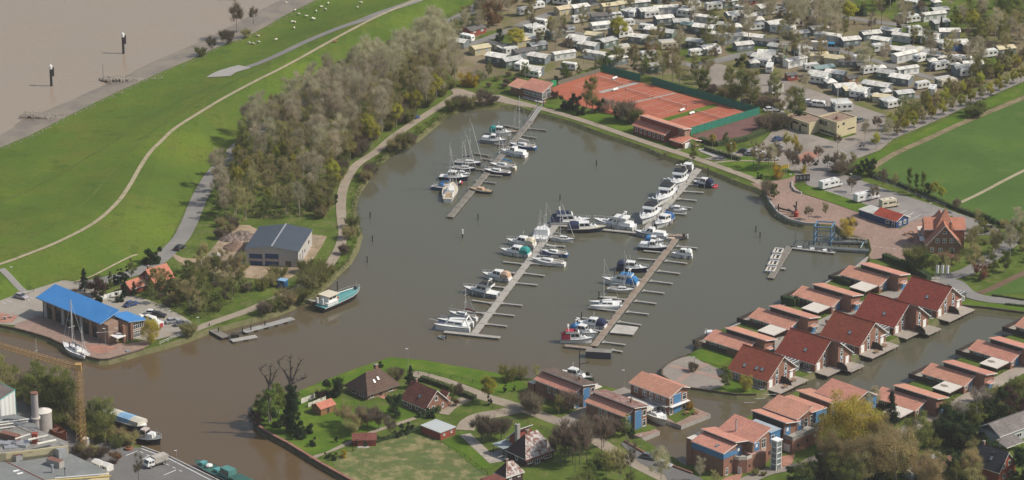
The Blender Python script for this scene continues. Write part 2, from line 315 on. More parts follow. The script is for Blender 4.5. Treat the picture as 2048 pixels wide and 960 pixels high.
B_px=[(2700,640),(2120,632),(2007,676),(1915,719),(1819,767),(1745,803),(1690,790),(1637,786),(1594,782),(1560,802),(1507,829),(1484,838),(1384,877),(1381,928),(1368,930),(1352,917),(1318,898),(1281,876),(1256,880),(1256,870),(1300,862),(1313,855),(1292,846),(1266,822),(1272,806),(1320,824),(1352,846),(1397,823),(1362,800),(1260,782),(1226,776),(1190,768),(1140,757),(1060,757),(1038,753),(957,739),(848,720),(781,714),(713,736),(655,758),(594,783),(540,790),(505,808),(505,832),(512,849),(532,864),(576,887),(643,928),(684,951),(760,990),(900,1100),(2700,1100)]
sheet('peninsula_ground',[G(a,b,L)for a,b in smooth_pts(B_px[33:],n=1)]and[G(a,b,L)for a,b in B_px],L,GRASS,'green ground of the peninsula and the near right bank','ground',skirt=(0.5,-0.4,BANK))
D_px=[(-300,640),(-60,715),(0,735),(40,752),(70,775),(130,810),(200,852),(262,888),(284,893),(340,913),(430,957),(520,1003),(600,1060),(-300,1100)]
sheet('quay_ground',[G(a,b,L)for a,b in D_px],L,GRASS,'ground of the industrial quay at the lower left','ground',skirt=(0.5,-0.4,BANK))
def S_(name,P,k,m,label,cat='ground',sm=0,**kw):
 Q=smooth_pts(P,True,sm)if sm else P
 return sheet(name,[G(a,b,L+0.025*k)for a,b in Q],L+0.025*k,m,label,cat,**kw)
S_('field',[(1761,321),(1845,282),(1931,240),(2048,193),(2300,90),(2900,300),(2300,640),(2048,475),(2011,447),(1926,412),(1756,352)],1,FIELD,'large smooth green field right of the avenue','field')
S_('meadow',[(2300,700),(2048,585),(1985,590),(1958,580),(2048,548),(2300,480)],2,FIELD,'small green meadow beside the brown ditch','field')
ribbon('ditch',[(1958,586),(1985,576),(2048,546),(2200,480)],2.5,L+0.07,mat('ditch_mud',(0.16,0.10,0.06),0.4,0.2,0.4,spec=0.5),'brown muddy ditch at the right edge','ditch')
ribbon('field_path',[(1921,405),(1965,384),(2048,341),(2300,220)],1.4,L+0.06,TRACKM,'narrow pale path across the green field','path')
S_('campsite_ground',[(905,60),(960,30),(1010,-30),(1200,-140),(2000,-160),(2500,0),(2300,60),(2048,140),(1940,185),(1850,225),(1780,245),(1700,262),(1600,240),(1530,215),(1480,200),(1380,172),(1300,152),(1205,132),(1150,148),(1108,165),(1060,150),(1000,150),(940,165),(900,150),(880,90)],0.5,CAMPG,'brown and green worn ground of the campsite','ground',sm=3)
for i,(P,lb)in enumerate([([(1700,-150),(1730,-20),(1800,-5),(1850,-10),(2000,-80)],'farthest green lawn behind the campsite'),([(1690,5),(1760,30),(1850,60),(1960,50),(2048,20),(2300,-60),(2200,-120),(1900,-80)],'lawn behind the far caravans at the upper right'),([(1790,50),(1870,62),(1850,85),(1790,90),(1750,70)],'green patch around the small white caravan at the far right'),([(1900,122),(1960,108),(2000,118),(1985,138),(1930,132)],'green patch under the two caravans at the far right'),([(1355,100),(1420,92),(1440,108),(1410,125),(1370,120)],'grass island in the middle of the campsite'),([(955,80),(1010,95),(1060,75),(1040,60),(980,62)],'grass by the left campsite entrance'),([(1460,90),(1520,88),(1540,105),(1500,112),(1455,105)],'hedged garden grass inside the campsite bend')]):
 S_('lawn',P,2.2,GRASS,lb,'lawn',sm=3)
CW=[([(905,96),(960,82),(1010,64),(1060,42),(1120,22),(1200,5)],4,'campsite road at the left behind the red hut'),([(1100,60),(1160,68),(1200,90),(1260,104),(1330,118),(1400,135)],3.5,'campsite lane through the left caravans'),([(1120,18),(1200,30),(1290,45),(1380,52),(1450,68),(1520,82),(1600,88),(1680,96)],4,'campsite lane across the middle'),([(1400,128),(1450,118),(1480,110),(1520,104)],5,'campsite lane bend by the hedge'),([(1650,28),(1740,42),(1800,50),(1860,62),(1930,88)],4,'far campsite road at the upper right'),([(1660,95),(1720,112),(1780,130),(1850,152),(1900,165)],3.5,'campsite lane between the right rows'),([(1540,110),(1600,132),(1680,158),(1760,178),(1840,195)],3.5,'campsite lane nearest the car park')]
for P,w_,lb in CW:ribbon('campsite_lane',P,w_,L+0.095,ROAD,lb,'lane')
S_('car_park',[(1500,150),(1540,148),(1590,168),(1640,185),(1700,206),(1770,230),(1800,243),(1765,262),(1742,278),(1700,262),(1640,235),(1590,225),(1560,215),(1530,205),(1470,185),(1400,160),(1390,135),(1440,128)],3,CARP,'bare brown car park between campsite and hotel','car park',sm=3)
S_('hotel_forecourt',[(1405,318),(1480,302),(1520,290),(1545,262),(1580,255),(1600,262),(1665,282),(1716,268),(1750,262),(1790,275),(1760,300),(1712,318),(1690,335),(1650,345),(1600,352),(1570,350),(1560,335),(1500,325)],3.4,CARP,'brown paved forecourt in front of the cream hotel','paving')
ribbon('avenue_road',[(1625,345),(1670,320),(1720,296),(1770,274),(1850,240),(1940,199),(2048,152),(2300,40)],6.5,L+0.11,mat('avenue_asphalt',(0.24,0.215,0.195),0.9,0.2,0.1,wear=((0.18,0.165,0.15),0.12,0.56)),'long straight road under the avenue trees','road')
ribbon('verge',[(1700,340),(1760,312),(1850,268),(1940,225),(2048,176),(2300,60)],5,L+0.055,LAWN,'grass verge between the avenue and the ditch','verge')
ribbon('field_ditch',[(1745,335),(1790,307),(1850,280),(1931,243),(2048,195),(2300,88)],2.6,L+0.085,mat('reed_earth',(0.20,0.16,0.09),0.95,0.35,0.4),'dry brown ditch between verge and field','ditch')
S_('crossing_paving',[(1588,318),(1612,303),(1636,304),(1637,312),(1612,324),(1596,324)],5,REDP,'small red brick traffic island','paving')
S_('car_park',[(1600,352),(1640,342),(1690,350),(1723,361),(1794,386),(1895,419),(1990,452),(2010,470),(1950,470),(1925,478),(1905,432),(1880,428),(1832,440),(1800,455),(1740,412),(1680,392),(1615,370)],4,mat('grey_car_park',(0.25,0.23,0.21),0.9,0.15,0.08,wear=((0.2,0.185,0.17),0.2,0.56)),'grey car park with motorhomes beside the hedge','car park')
S_('harbour_square',[(1500,366),(1530,366),(1560,358),(1580,352),(1604,352),(1587,371),(1606,388),(1660,405),(1725,428),(1800,458),(1832,438),(1862,430),(1866,442),(1840,470),(1852,490),(1830,518),(1742,518),(1738,512),(1743,500),(1738,479),(1690,466),(1672,450),(1640,448),(1610,446),(1582,439),(1558,425),(1542,404),(1532,386)],4.4,BRICKP,'reddish brick-paved harbour square','paving')
S_('terrace',[(1826,486),(1832,452),(1864,434),(1870,445),(1850,470),(1852,484)],5.4,REDP,'orange brick terrace beside the gabled brick house','terrace')
S_('bank_lawn',[(1590,371),(1622,372),(1680,391),(1738,412),(1724,427),(1660,404),(1607,387)],6,LAWN,'sloping green strip between the square and the car park','lawn')
for i,(a,b)in enumerate([((1400,327),(1525,372)),]):pass
S_('lawn',[(1432,326),(1490,312),(1545,325),(1590,345),(1575,357),(1520,362),(1470,345)],5,LAWN,'lawn with yellow bush beside the harbour square','lawn',sm=2)
S_('lawn',[(1080,208),(1150,214),(1240,238),(1268,252),(1262,268),(1200,246),(1120,222)],2,LAWN,'lawn in front of the tennis courts','lawn',sm=2)
S_('lawn',[(1323,290),(1345,283),(1370,291),(1352,300)],4,LAWN,'small lawn beside the tennis hall','lawn')
ribbon('footpath',[(1350,302),(1375,293),(1400,290)],1.2,L+0.16,GRAV,'little path at the end of the tennis hall','path')
ribbon('footpath',[(1430,325),(1480,321),(1560,324)],1.2,L+0.16,GRAV,'thin path across the lawn by the forecourt','path')
S_('boules_court',[(1397,297),(1425,298),(1457,312),(1438,318),(1400,303)],6,CONC,'small grey rectangular pitch behind the tennis hall','paving')
ribbon('shore_path',[(330,668),(360,669),(385,661),(420,647),(470,630),(505,617),(542,600),(580,585),(612,566),(650,538),(668,515),(680,492),(687,465),(684,440),(682,410),(686,378),(697,352),(715,328),(750,305),(785,275),(822,249),(850,231),(880,212),(910,192),(925,188),(960,195),(1010,199),(1040,205),(1080,216),(1120,227),(1160,239),(1200,252),(1240,266),(1280,280),(1324,295),(1374,311),(1430,330),(1466,343),(1501,356),(1530,369)],3.1,L+0.13,GRAV,'light brown path round the harbour basin','path')
S_('path_end_paving',[(900,176),(925,178),(955,188),(1000,190),(1060,208),(1064,216),(1000,205),(930,203),(912,196)],4.2,mat('pale_paving',(0.31,0.25,0.2),0.9,0.15,0.15),'wide pale gravel area at the head of the basin','paving')
ribbon('dike_road',[(1100,-75),(1010,-20),(968,5),(937,25),(905,40),(872,56),(830,78),(760,115),(700,150),(640,185),(570,227),(515,262),(480,290),(445,327),(420,358),(398,398),(380,442),(364,473),(345,495),(322,517),(296,534),(258,548),(210,560),(160,570)],5.2,L+0.12,ROAD,'grey road along the foot of the dike','road')
S_('site_track',[(345,505),(352,520),(395,540),(440,552),(500,556),(560,562),(600,545),(625,520),(650,480),(640,470),(520,460),(500,450),(460,455),(430,490),(405,515),(365,515)],3,SAND,'sandy building ground around the grey shed','ground',sm=2)
S_('car_park',[(-300,640),(-100,628),(0,601),(46,584),(66,579),(128,560),(165,566),(215,590),(270,592),(330,610),(385,645),(378,660),(350,670),(300,682),(240,672),(150,650),(95,632),(27,650),(0,648),(-300,650)],4,mat('beige_paving',(0.31,0.28,0.235),0.9,0.12,0.12),'pale paved yard around the blue-roofed building','car park')
S_('promenade',[(28,656),(30,648),(80,630),(205,676),(250,688),(296,680),(300,690),(285,697),(245,710),(216,717.5),(200,718),(176,712),(126,687),(66,664)],5,BRICKP,'brick quay in front of the blue-roofed building','paving')
S_('promenade_inlay',[(172,690),(198,690),(235,694),(215,704),(200,707),(180,701)],6,REDP,'bright red brick patch on the quay','paving')
S_('forecourt_inlay',[(-40,634),(0,625),(36,632),(26,644),(-20,647)],6,REDP,'red brick crossing at the left edge','paving')
S_('dike_foot_path',[(0,530),(8,527),(62,583),(50,590)],40,ROAD,'x')if False else None
S_('lane',[(1470,700),(1500,684),(1580,668),(1663,628),(1762,586),(1850,556),(1885,548),(1912,563),(1840,590),(1740,634),(1650,674),(1560,712)],4,mat('grey_lane_paving',(0.30,0.275,0.24),0.9,0.14,0.2),'grey paved lane between bungalows and gabled houses','lane')
ribbon('lane',[(1880,560),(1912,566),(1935,586),(1975,598),(2048,604),(2300,625)],5,L+0.17,ROAD,'curving lane towards the right edge','lane')
ribbon('lane',[(1885,556),(1920,548),(1950,535),(1985,512),(2030,480),(2100,440)],5,L+0.19,ROAD,'lane past the three white flags','lane')
S_('round_square',[(1326,738),(1325,750),(1344,764),(1374,774),(1424,781),(1455,776),(1472,760),(1458,745),(1428,734),(1402,722),(1380,712),(1346,722)],4,CARP,'round beige paved square at the basin','paving',sm=2)
ribbon('paving_band',[(1340,731),(1385,742),(1430,753),(1452,758)],1.9,L+0.13,mat('faded_red_paving',(.33,.225,.185),.9,.1,.4),'red brick band crossing the round square from left to right','paving')
ribbon('paving_band',[(1352,765),(1385,742),(1415,727)],1.9,L+0.15,mat('faded_red_paving',(.33,.225,.185)),'red brick band crossing the round square towards the lawn','paving')
S_('lawn',[(1378,711),(1414,691),(1440,690),(1470,704),(1460,722),(1440,732),(1405,722)],5,LAWN,'lawn behind the round square','lawn')
S_('lawn',[(1415,781),(1440,774),(1470,757),(1500,775),(1505,787),(1470,787)],5,LAWN,'green bank at the first gabled house','lawn')
S_('canal_bank',[(1908,606),(1960,604),(2048,612),(2300,640),(2300,660),(2048,624),(1980,615),(1918,609)],5,LAWN,'grass bank on the far side of the canal','lawn')
ribbon('lane',[(1806,866),(1838,846),(1880,826),(1925,801),(1975,775),(2048,735),(2200,660)],4.6,L+0.1,mat('pale_lane',(0.33,0.28,0.23),0.9,0.14,0.2),'pale lane in front of the lower bungalows','lane')
ribbon('lane',[(1447,985),(1530,945),(1600,932),(1640,915),(1700,895),(1770,882),(1826,854)],4,L+0.13,CARP,'lane in front of the apartment blocks','lane')
S_('forecourt',[(1440,962),(1450,955),(1485,945),(1480,962),(1475,985),(1440,985)],6,REDP,'red brick driveway of the left apartment block','driveway')
S_('forecourt',[(1550,935),(1548,915),(1590,908),(1584,928),(1570,933)],6,REDP,'red brick driveway of the second apartment block','driveway')
ribbon('village_road',[(826,745),(845,750),(875,758),(930,778),(970,794),(1011,806),(1060,822),(1100,837),(1142,852),(1182,873),(1223,900),(1277,930),(1331,957),(1400,990)],4.3,L+0.06,GRAV,'grey-beige village road across the peninsula','road')
ribbon('driveway',[(1120,848),(1160,830),(1180,816),(1215,797),(1262,780)],5.5,L+0.1,CARP,'paved driveway between the blue-fronted houses','driveway')
ribbon('driveway',[(1035,818),(1000,826),(960,833),(938,845),(930,860)],5,L+0.09,GRAV,'driveway to the flat-roofed garage','driveway')
ribbon('driveway',[(940,795),(905,810),(885,828)],3.6,L+0.09,GRAV,'driveway beside the brick gable house','driveway')
ribbon('stepping_path',[(930,868),(958,895),(990,925)],3,L+0.1,mat('cobbles',(0.34,0.30,0.25),0.9,0.4,1.2),'weathered cobbled path to the hipped house','path')
ribbon('garden_path',[(622,917),(650,905),(681,893),(740,866),(790,849),(830,836)],1.6,L+0.07,GRAV,'garden path between lawn and meadow','path')
S_('dry_meadow',[(665,925),(700,900),(760,882),(800,868),(850,872),(881,884),(925,912),(970,945),(985,1000),(760,990),(690,950)],2,DRY,'patchy straw-coloured meadow at the bottom','meadow',sm=2)
S_('lawn',[(886,888),(925,862),(960,905),(985,935),(955,938),(920,910)],3,LAWN,'bright lawn beside the flat-roofed garage','lawn')
S_('lawn',[(512,845),(540,820),(590,800),(640,790),(700,800),(760,812),(830,815),(825,834),(740,862),(680,890),(622,912),(570,882)],3,LAWN,'garden lawn with trees at the peninsula tip','lawn',sm=2)
S_('river_meadow',[(594,784),(655,759),(713,737),(781,715),(848,721),(957,740),(1040,754),(1050,775),(1000,790),(960,778),(900,758),(840,742),(790,740),(730,752),(660,775),(610,795)],3,LAWN,'bright green bank on the basin side of the peninsula','lawn')
S_('parking_strip',[(1240,886),(1256,884),(1300,912),(1352,934),(1400,955),(1440,985),(1350,985),(1330,950),(1280,925)],5,ASPH,'dark parking strip by the narrow inlet','car park')
S_('quay_asphalt',[(0,770),(40,770),(70,792),(130,826),(210,868),(262,895),(284,895),(340,915),(430,959),(520,1005),(520,1100),(-300,1100),(-300,760)],2,ASPH,'dark grey asphalt of the industrial quay','quay')
for a,b in[((283,897),(340,918)),((340,918),(450,975)),((252,911),(275,902)),((286,918),(300,910)),((328,950),(352,940))]:
 ribbon('painted_line',[a,b],0.22,L+0.08,WHITE,'white painted line on the quay asphalt','road marking')
for k in range(7):
 a=(280+k*13,903+k*6.2);ribbon('painted_line',[a,(a[0]+6,a[1]+2.6)],0.2,L+0.08,WHITE,'short white dash on the quay asphalt','road marking').__setitem__('group','white dashes on the quay asphalt')
S_('tennis_ground',[(1100,180),(1112,172),(1150,157),(1205,143),(1265,161),(1300,169),(1352,184),(1430,205),(1504,226),(1382,268),(1340,262),(1268,240),(1200,222),(1140,205)],4,CLAY,'red clay of the tennis courts','tennis court')
S_('spare_court',[(1384,271),(1518,229),(1545,237),(1540,252),(1488,282),(1432,291),(1408,285)],4.5,CLAYD,'dark unused clay pitch beside the courts','sports pitch')
ribbon('court_divider',[(1200,185),(1276,165)],2.0,L+0.14,CONC,'grey strip between the first and second court','path')
ribbon('court_divider',[(1246,210),(1351,186)],1.0,L+0.14,CONC,'narrow strip between the second and third court','path')
ribbon('court_divider',[(1325,241),(1432,210)],3.0,L+0.14,LAWN,'green strip between the third and fourth court','path')
def court(c,ang,label):
 p=G(c[0],c[1],L+0.13);o=thing('tennis_court',label,'tennis court',p,R(ang),'tennis courts')
 mb=MB();lw=0.05;CL=mat('court_line',(.62,.45,.38),.9)
 def ln(x0,y0,x1,y1):mb.poly([(min(x0,x1)-lw,min(y0,y1)-lw,0),(max(x0,x1)+lw,min(y0,y1)-lw,0),(max(x0,x1)+lw,max(y0,y1)+lw,0),(min(x0,x1)-lw,max(y0,y1)+lw,0)],CL)
 for y in(-5.5,-4.1,4.1,5.5):ln(-11.9,y,11.9,y)
 for x in(-11.9,11.9):ln(x,-5.5,x,5.5)
 for x in(-6.4,6.4):ln(x,-4.1,x,4.1)
 ln(-6.4,0,6.4,0);mb.build('court_lines',o)
 nb=MB();[nb.box(-0.01,0.01,-6.2,6.2,z,z+.04,mat('net_mesh',(0.12,0.12,0.11),0.9))for z in(.15,.35,.55,.75)];nb.box(-0.04,0.04,-6.2,6.2,0.95,1.02,WHITE);nb.build('net',o)
 pb=MB();pb.cyl((0,-6.4,0),(0,-6.4,1.1),0.06,WALLM);pb.build('net_post',o);pb=MB();pb.cyl((0,6.4,0),(0,6.4,1.1),0.06,WALLM);pb.build('net_post',o)
court((1218,163),45,'tennis court farthest from the tennis hall, behind the clubhouse');court((1278,189),45,'second tennis court counted from the clubhouse')
court((1345,208),45,'third tennis court counted from the clubhouse');court((1415,232),45,'nearest tennis court beside the tennis hall')
def quay(name,P,label,z0=-0.6,z1=L+0.25,th=0.45,m=WALLM,cap=None,cat='quay wall'):
 Q=[G(a,b,L)for a,b in P];mb=MB()
 for a,b in zip(Q,Q[1:]):
  d=(b-a);n=Vector((-d.y,d.x,0)).normalized()*th/2;e=d.normalized()*0.12
  a2,b2=a-e,b+e;c=[a2-n,b2-n,b2+n,a2+n]
  mb.hexa([(p.x,p.y,z0)for p in c],[(p.x,p.y,z1)for p in c],m,cap or m)
 return tag(mb.build(name),label,cat)
quay('quay_wall',A_shore[1:13],'dark timber quay wall below the blue-roofed building')
quay('quay_wall',[(509,845),(532,863),(576,886),(643,927),(684,950),(760,990)],'reddish edged bank wall round the peninsula tip',cap=mat('red_coping',(0.27,0.13,0.10),0.9),th=0.8)
quay('quay_wall',[(1376,710),(1344,722),(1325,735),(1324,750),(1344,765),(1374,775),(1424,782),(1474,789),(1512,789)],'curved dark wall round the paved square')
quay('quay_wall',[(1530,385),(1540,405),(1556,427),(1580,441),(1610,448),(1640,450)],'low stone wall along the brick square',m=CONC,z0=0.3,z1=L+0.55)
quay('quay_wall',[(1918,610),(1980,616),(2048,625),(2300,648)],'straight timber wall on the far canal bank')
quay('quay_wall',[(284,894),(340,914),(430,958),(520,1004)],'long concrete edge of the industrial quay',m=CONC)
quay('quay_wall',[(1250,884),(1300,914),(1352,936),(1384,948)],'brick retaining wall along the narrow inlet',m=mat('old_brick',(0.2,0.1,0.07),0.9),th=0.6,z1=L+0.5)
quay('quay_wall',[(1735,515),(1705,540),(1672,556),(1650,567),(1600,592),(1565,613),(1498,640),(1460,655)],'pale wall behind the upper bungalows',m=CONC)
def rocks(name,P,n,spread,size,z,label,zf=None,seed=3):
 r=random.Random(seed);Q=[G(a,b,z)for a,b in P];Ls=[(b-a).length for a,b in zip(Q,Q[1:])];T=sum(Ls);mb=MB()
 for _ in range(n):
  u=r.uniform(0,T);i=0
  while u>Ls[i]and i<len(Ls)-1:u-=Ls[i];i+=1
  d=(Q[i+1]-Q[i]).normalized();p=Q[i]+d*u;k=r.gauss(0,spread/2);x,y=p.x-d.y*k,p.y+d.x*k
  zz=(zf(x,y)if zf else z-0.25*k/spread)+r.uniform(-0.1,0.1);s=size*r.uniform(0.5,1.3);a=r.uniform(0,6.3)
  pts=[(x+s*math.cos(a+t)*r.uniform(.7,1.1),y+s*math.sin(a+t)*r.uniform(.7,1.1))for t in(0,1.3,2.5,3.8,5)]
  mb.mesh([(px,py,zz-s*.3)for px,py in pts]+[(x+(px-x)*.6,y+(py-y)*.6,zz+s*.55)for px,py in pts],[(j,(j+1)%5,5+(j+1)%5,5+j)for j in range(5)]+[(5,6,7,8,9)],STONE)
 o=mb.build(name);return tag(o,label,'stones',kind='stuff')
rocks('rubble',shore_px[1:14],3600,2.4,0.34,0.6,'grey rubble stones along the river shore')
rocks('rubble',[(205,160),(225,155),(260,158),(300,160),(310,152)],900,3.0,0.42,0.5,'rubble groyne reaching into the river, farther one',seed=5)
rocks('rubble',[(45,229),(75,230),(110,233),(130,232)],800,3.0,0.42,0.5,'rubble groyne reaching into the river, nearer one',seed=6)
rocks('rubble',[p for p in A_shore if 1080<p[0]<1530 and p[1]<390 and p[1]>226],1300,0.9,0.3,0.7,'pale bank stones below the shore path')
rocks('rubble',[(1532,390),(1543,411),(1558,432),(1582,446),(1612,453),(1650,455)],500,1.0,0.32,0.3,'stones at the foot of the square wall')
rocks('rubble',[(1690,470),(1700,477),(1712,476),(1735,480)],260,1.3,0.3,1.2,'loose reddish rubble beside the boat lift')
RED=mat('dark_red_tiles',(0.235,0.055,0.035),0.85,0.12,0.25,wear=[((.17,.05,.035),.35,.58),((.30,.12,.08),1.0,.66)],tile=(0.30,0.34),hue=0.06)
PINK=mat('light_red_tiles',(0.50,0.235,0.165),0.85,0.12,0.25,wear=[((.36,.18,.13),.3,.60),((.52,.36,.29),.8,.66)],tile=(0.30,0.36),hue=0.05)
MOSS=mat('mossy_tiles',(0.11,0.075,0.06),0.9,0.3,0.5,tile=(0.30,0.34),wear=((0.17,0.15,0.13),0.8,0.58))
BROWNT=mat('brown_tiles',(0.105,0.065,0.05),0.85,0.15,0.4,tile=(0.30,0.34))
WINE=mat('wine_tiles',(0.17,0.06,0.045),0.85,0.2,0.4,tile=(0.30,0.34))
SLATE=mat('black_tiles',(0.035,0.037,0.045),0.7,0.2,0.4,tile=(0.30,0.34))
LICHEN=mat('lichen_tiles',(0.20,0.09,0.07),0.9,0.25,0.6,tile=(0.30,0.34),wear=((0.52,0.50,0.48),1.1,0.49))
BRIGHTT=mat('bright_red_tiles',(0.47,0.175,0.115),0.8,0.1,0.3,tile=(0.30,0.34))
BRICK=mat('brown_brick',(0.25,0.13,0.09),0.9,0.18,0.6,hue=0.05,wear=((0.19,0.1,0.07),0.5,0.62))
BRICK2=mat('tan_brick',(0.30,0.20,0.15),0.9,0.15,0.6)
REDB=mat('red_brick',(0.28,0.07,0.045),0.9,0.15,0.6)
DWOOD=mat('dark_timber',(0.055,0.045,0.04),0.9,0.3,1.0)
WOOD=mat('grey_decking',(0.34,0.30,0.25),0.9,0.15,0.8,wave=(1,0.16),hue=0.12)
OCHRE=mat('brown_wood',(0.30,0.15,0.07),0.9,0.2,1.0,wave=(2,0.2))
BLUEP=mat('blue_panel',(0.075,0.20,0.37),0.6,0.1,1.0)
BLUED=mat('deep_blue_wood',(0.025,0.06,0.16),0.7,0.15,1.0)
GLASS=mat('window_glass',(0.03,0.04,0.045),0.08,0.3,2.0,spec=0.8)
FLATR=mat('pale_flat_roof',(0.60,0.55,0.48),0.85,0.08,0.4,wear=((0.42,0.38,0.33),0.5,0.63))
GREYR=mat('grey_felt_roof',(0.19,0.20,0.195),0.9,0.12,0.3,wear=((0.25,0.25,0.23),0.4,0.6))
CREAM=mat('cream_render',(0.56,0.49,0.31),0.85,0.08,0.4,wear=((0.44,0.39,0.26),0.6,0.64))
BLUER=mat('blue_metal_roof',(0.05,0.22,0.52),0.5,0.08,0.15,wear=[((.09,.26,.50),.25,.60),((.04,.17,.40),.6,.66)],wave=(0,0.3))
SHEDR=mat('blue_grey_sheet',(0.06,0.075,0.095),0.5,0.1,0.3,wave=(1,0.3))
SHEETW=mat('light_grey_sheet',(0.42,0.40,0.38),0.6,0.06,0.5,wave=(0,0.25))
METAL=mat('galvanised_metal',(0.45,0.46,0.47),0.45,0.15,0.6,metallic=0.5)
HEDGE=mat('hedge_leaf',(0.035,0.06,0.022),0.95,0.4,1.5,bump=0.3,bscale=4)
_win={}
def win_data(w,h,st):
 k=(w,h,st)
 if k in _win:return _win[k]
 mb=MB();fr={'white':WHITE,'blue':BLUEP,'dark':DWOOD,'door':WHITE,'shutter':WHITE,'gate':BLUED,'brown':OCHRE,'panel':BLUEP,'plain':BLUEP,'grid':WHITE}[st]
 t=0.11
 if st in('shutter','panel','plain','gate'):
  n=max(2,int(h/0.45))
  for i in range(n):mb.box(-w/2,w/2,-0.06,0.01,i*h/n,(i+1)*h/n-0.03,fr)
  mb.box(-w/2-.06,w/2+.06,-0.02,0.0,-.05,h+.06,WHITE if st!='gate' else DWOOD)
  if st=='panel':mb.box(-w*.28,w*.12,-0.10,-0.055,h*.45,h*.85,WHITE)
  if st=='gate':mb.box(-w/2,w/2,-0.09,-0.055,h*.42,h*.62,mat('gate_windows',(0.35,0.3,0.27),0.3))
 else:
  mb.box(-w/2,w/2,-0.02,0.0,0,h,GLASS)
  for a,b,c,d in((-w/2,-w/2+t,0,h),(w/2-t,w/2,0,h),(-w/2+t,w/2-t,0,t),(-w/2+t,w/2-t,h-t,h)):mb.box(a,b,-0.07,-0.015,c,d,fr)
  nm=int(round(w/1.1))if st!='grid' else int(round(w/0.7))
  for i in range(1,max(1,nm)):x=-w/2+i*w/nm;mb.box(x-.05,x+.05,-0.065,-0.015,t,h-t,fr)
  if h>1.6 or st=='grid':mb.box(-w/2+t,w/2-t,-0.06,-0.015,h*.6,h*.6+.08,fr)
  if st=='white':mb.box(-w/2-.1,w/2+.1,-0.16,0.0,-0.1,-0.01,CONC)
 _win[k]=mb.data('window');return _win[k]
FACE={'-y':0,'+x':R(90),'+y':R(180),'-x':R(-90)}
def win(o,x,y,z,face='-y',w=1.2,h=1.2,st='white',name=None):
 return link(name or{'door':'door','shutter':'roller_shutter','panel':'wall_panel','plain':'wall_panel','gate':'gate'}.get(st,'window'),win_data(w,h,st),o,(x,y,z),FACE[face])
def slab(mb,P,t,m,side=WHITE):
 mb.hexa([(p[0],p[1],p[2]-t)for p in P],P,side,m)
def roof(o,x0,x1,ya,za,yb,zb,m,t=0.22,side=WHITE,name='roof'):
 mb=MB();P=[(x0,ya,za),(x1,ya,za),(x1,yb,zb),(x0,yb,zb)]
 if yb<ya:P=[P[1],P[0],P[3],P[2]]
 slab(mb,P,t,m,side);return mb.build(name,o)
def wall(o,x0,x1,yz,m=None,name='wall'):
 """outline yz in the y-z plane, extruded along x"""
 m=m or BRICK
 if area2(yz)<0:yz=yz[::-1]
 mb=MB();mb.loft([[(x0,y,z)for y,z in yz],[(x1,y,z)for y,z in yz]],m);return mb.build(name,o)
def block(o,x0,x1,y0,y1,z0,z1,m=None,name='wall',mt=None,**k):
 mb=MB();mb.box(x0,x1,y0,y1,z0,z1,m or BRICK,mt,**k);return mb.build(name,o)
def chimney(o,x,y,z0,z1,s=0.6,m=None):
 mb=MB();mb.box(x-s/2,x+s/2,y-s/2,y+s/2,z0,z1,m or BRICK);mb.box(x-s/2-.06,x+s/2+.06,y-s/2-.06,y+s/2+.06,z1,z1+.12,CONC)
 mb.cyl((x,y,z1+.12),(x,y,z1+.4),.12,DWOOD);return mb.build('chimney',o)
def skylight(o,x,y,z,sl,w=0.9,h=1.2):
 """sl = slope angle about the x axis"""
 mb=MB();mb.box(-w/2,w/2,-h/2,h/2,-0.05,0.10,DWOOD);mb.box(-w/2+.1,w/2-.1,-h/2+.1,h/2-.1,0.10,0.125,mat('sky_glass',(0.22,0.25,0.28),0.1))
 q=mb.build('skylight',o);q.location=(x,y,z);q.rotation_euler=(sl,0,0);return q
def anchored(name,label,cat,px,z,hd,group=None):
 p=G(px[0],px[1],z);return thing(name,label,cat,(p.x,p.y,L),R(hd),group)
def rail(o,pts,z,h=1.0,m=None,name='railing',n=None):
 m=m or METAL;mb=MB()
 for(a,b),(c,d)in zip(pts,pts[1:]):
  k=n or max(1,int(math.hypot(c-a,d-b)/1.5))
  for zz in(z+h,z+h*.55):mb.cyl((a,b,zz),(c,d,zz),0.035,m,n=5)
  for i in range(k+1):x,y=a+(c-a)*i/k,b+(d-b)*i/k;mb.cyl((x,y,z),(x,y,z+h),0.035,m,n=5)
 return mb.build(name,o)
def deck_table(o,x,y,z):
 mb=MB();mb.box(x-.6,x+.6,y-.4,y+.4,z+.68,z+.74,OCHRE)
 for s in(-.5,.5):
  for t in(-.3,.3):mb.box(x+s-.03,x+s+.03,y+t-.03,y+t+.03,z,z+.68,DWOOD)
 for s in(-1,1):mb.box(x-.5,x+.5,y+s*.75-.15,y+s*.75+.15,z+.4,z+.46,OCHRE)
 return mb.build('garden_table',o)
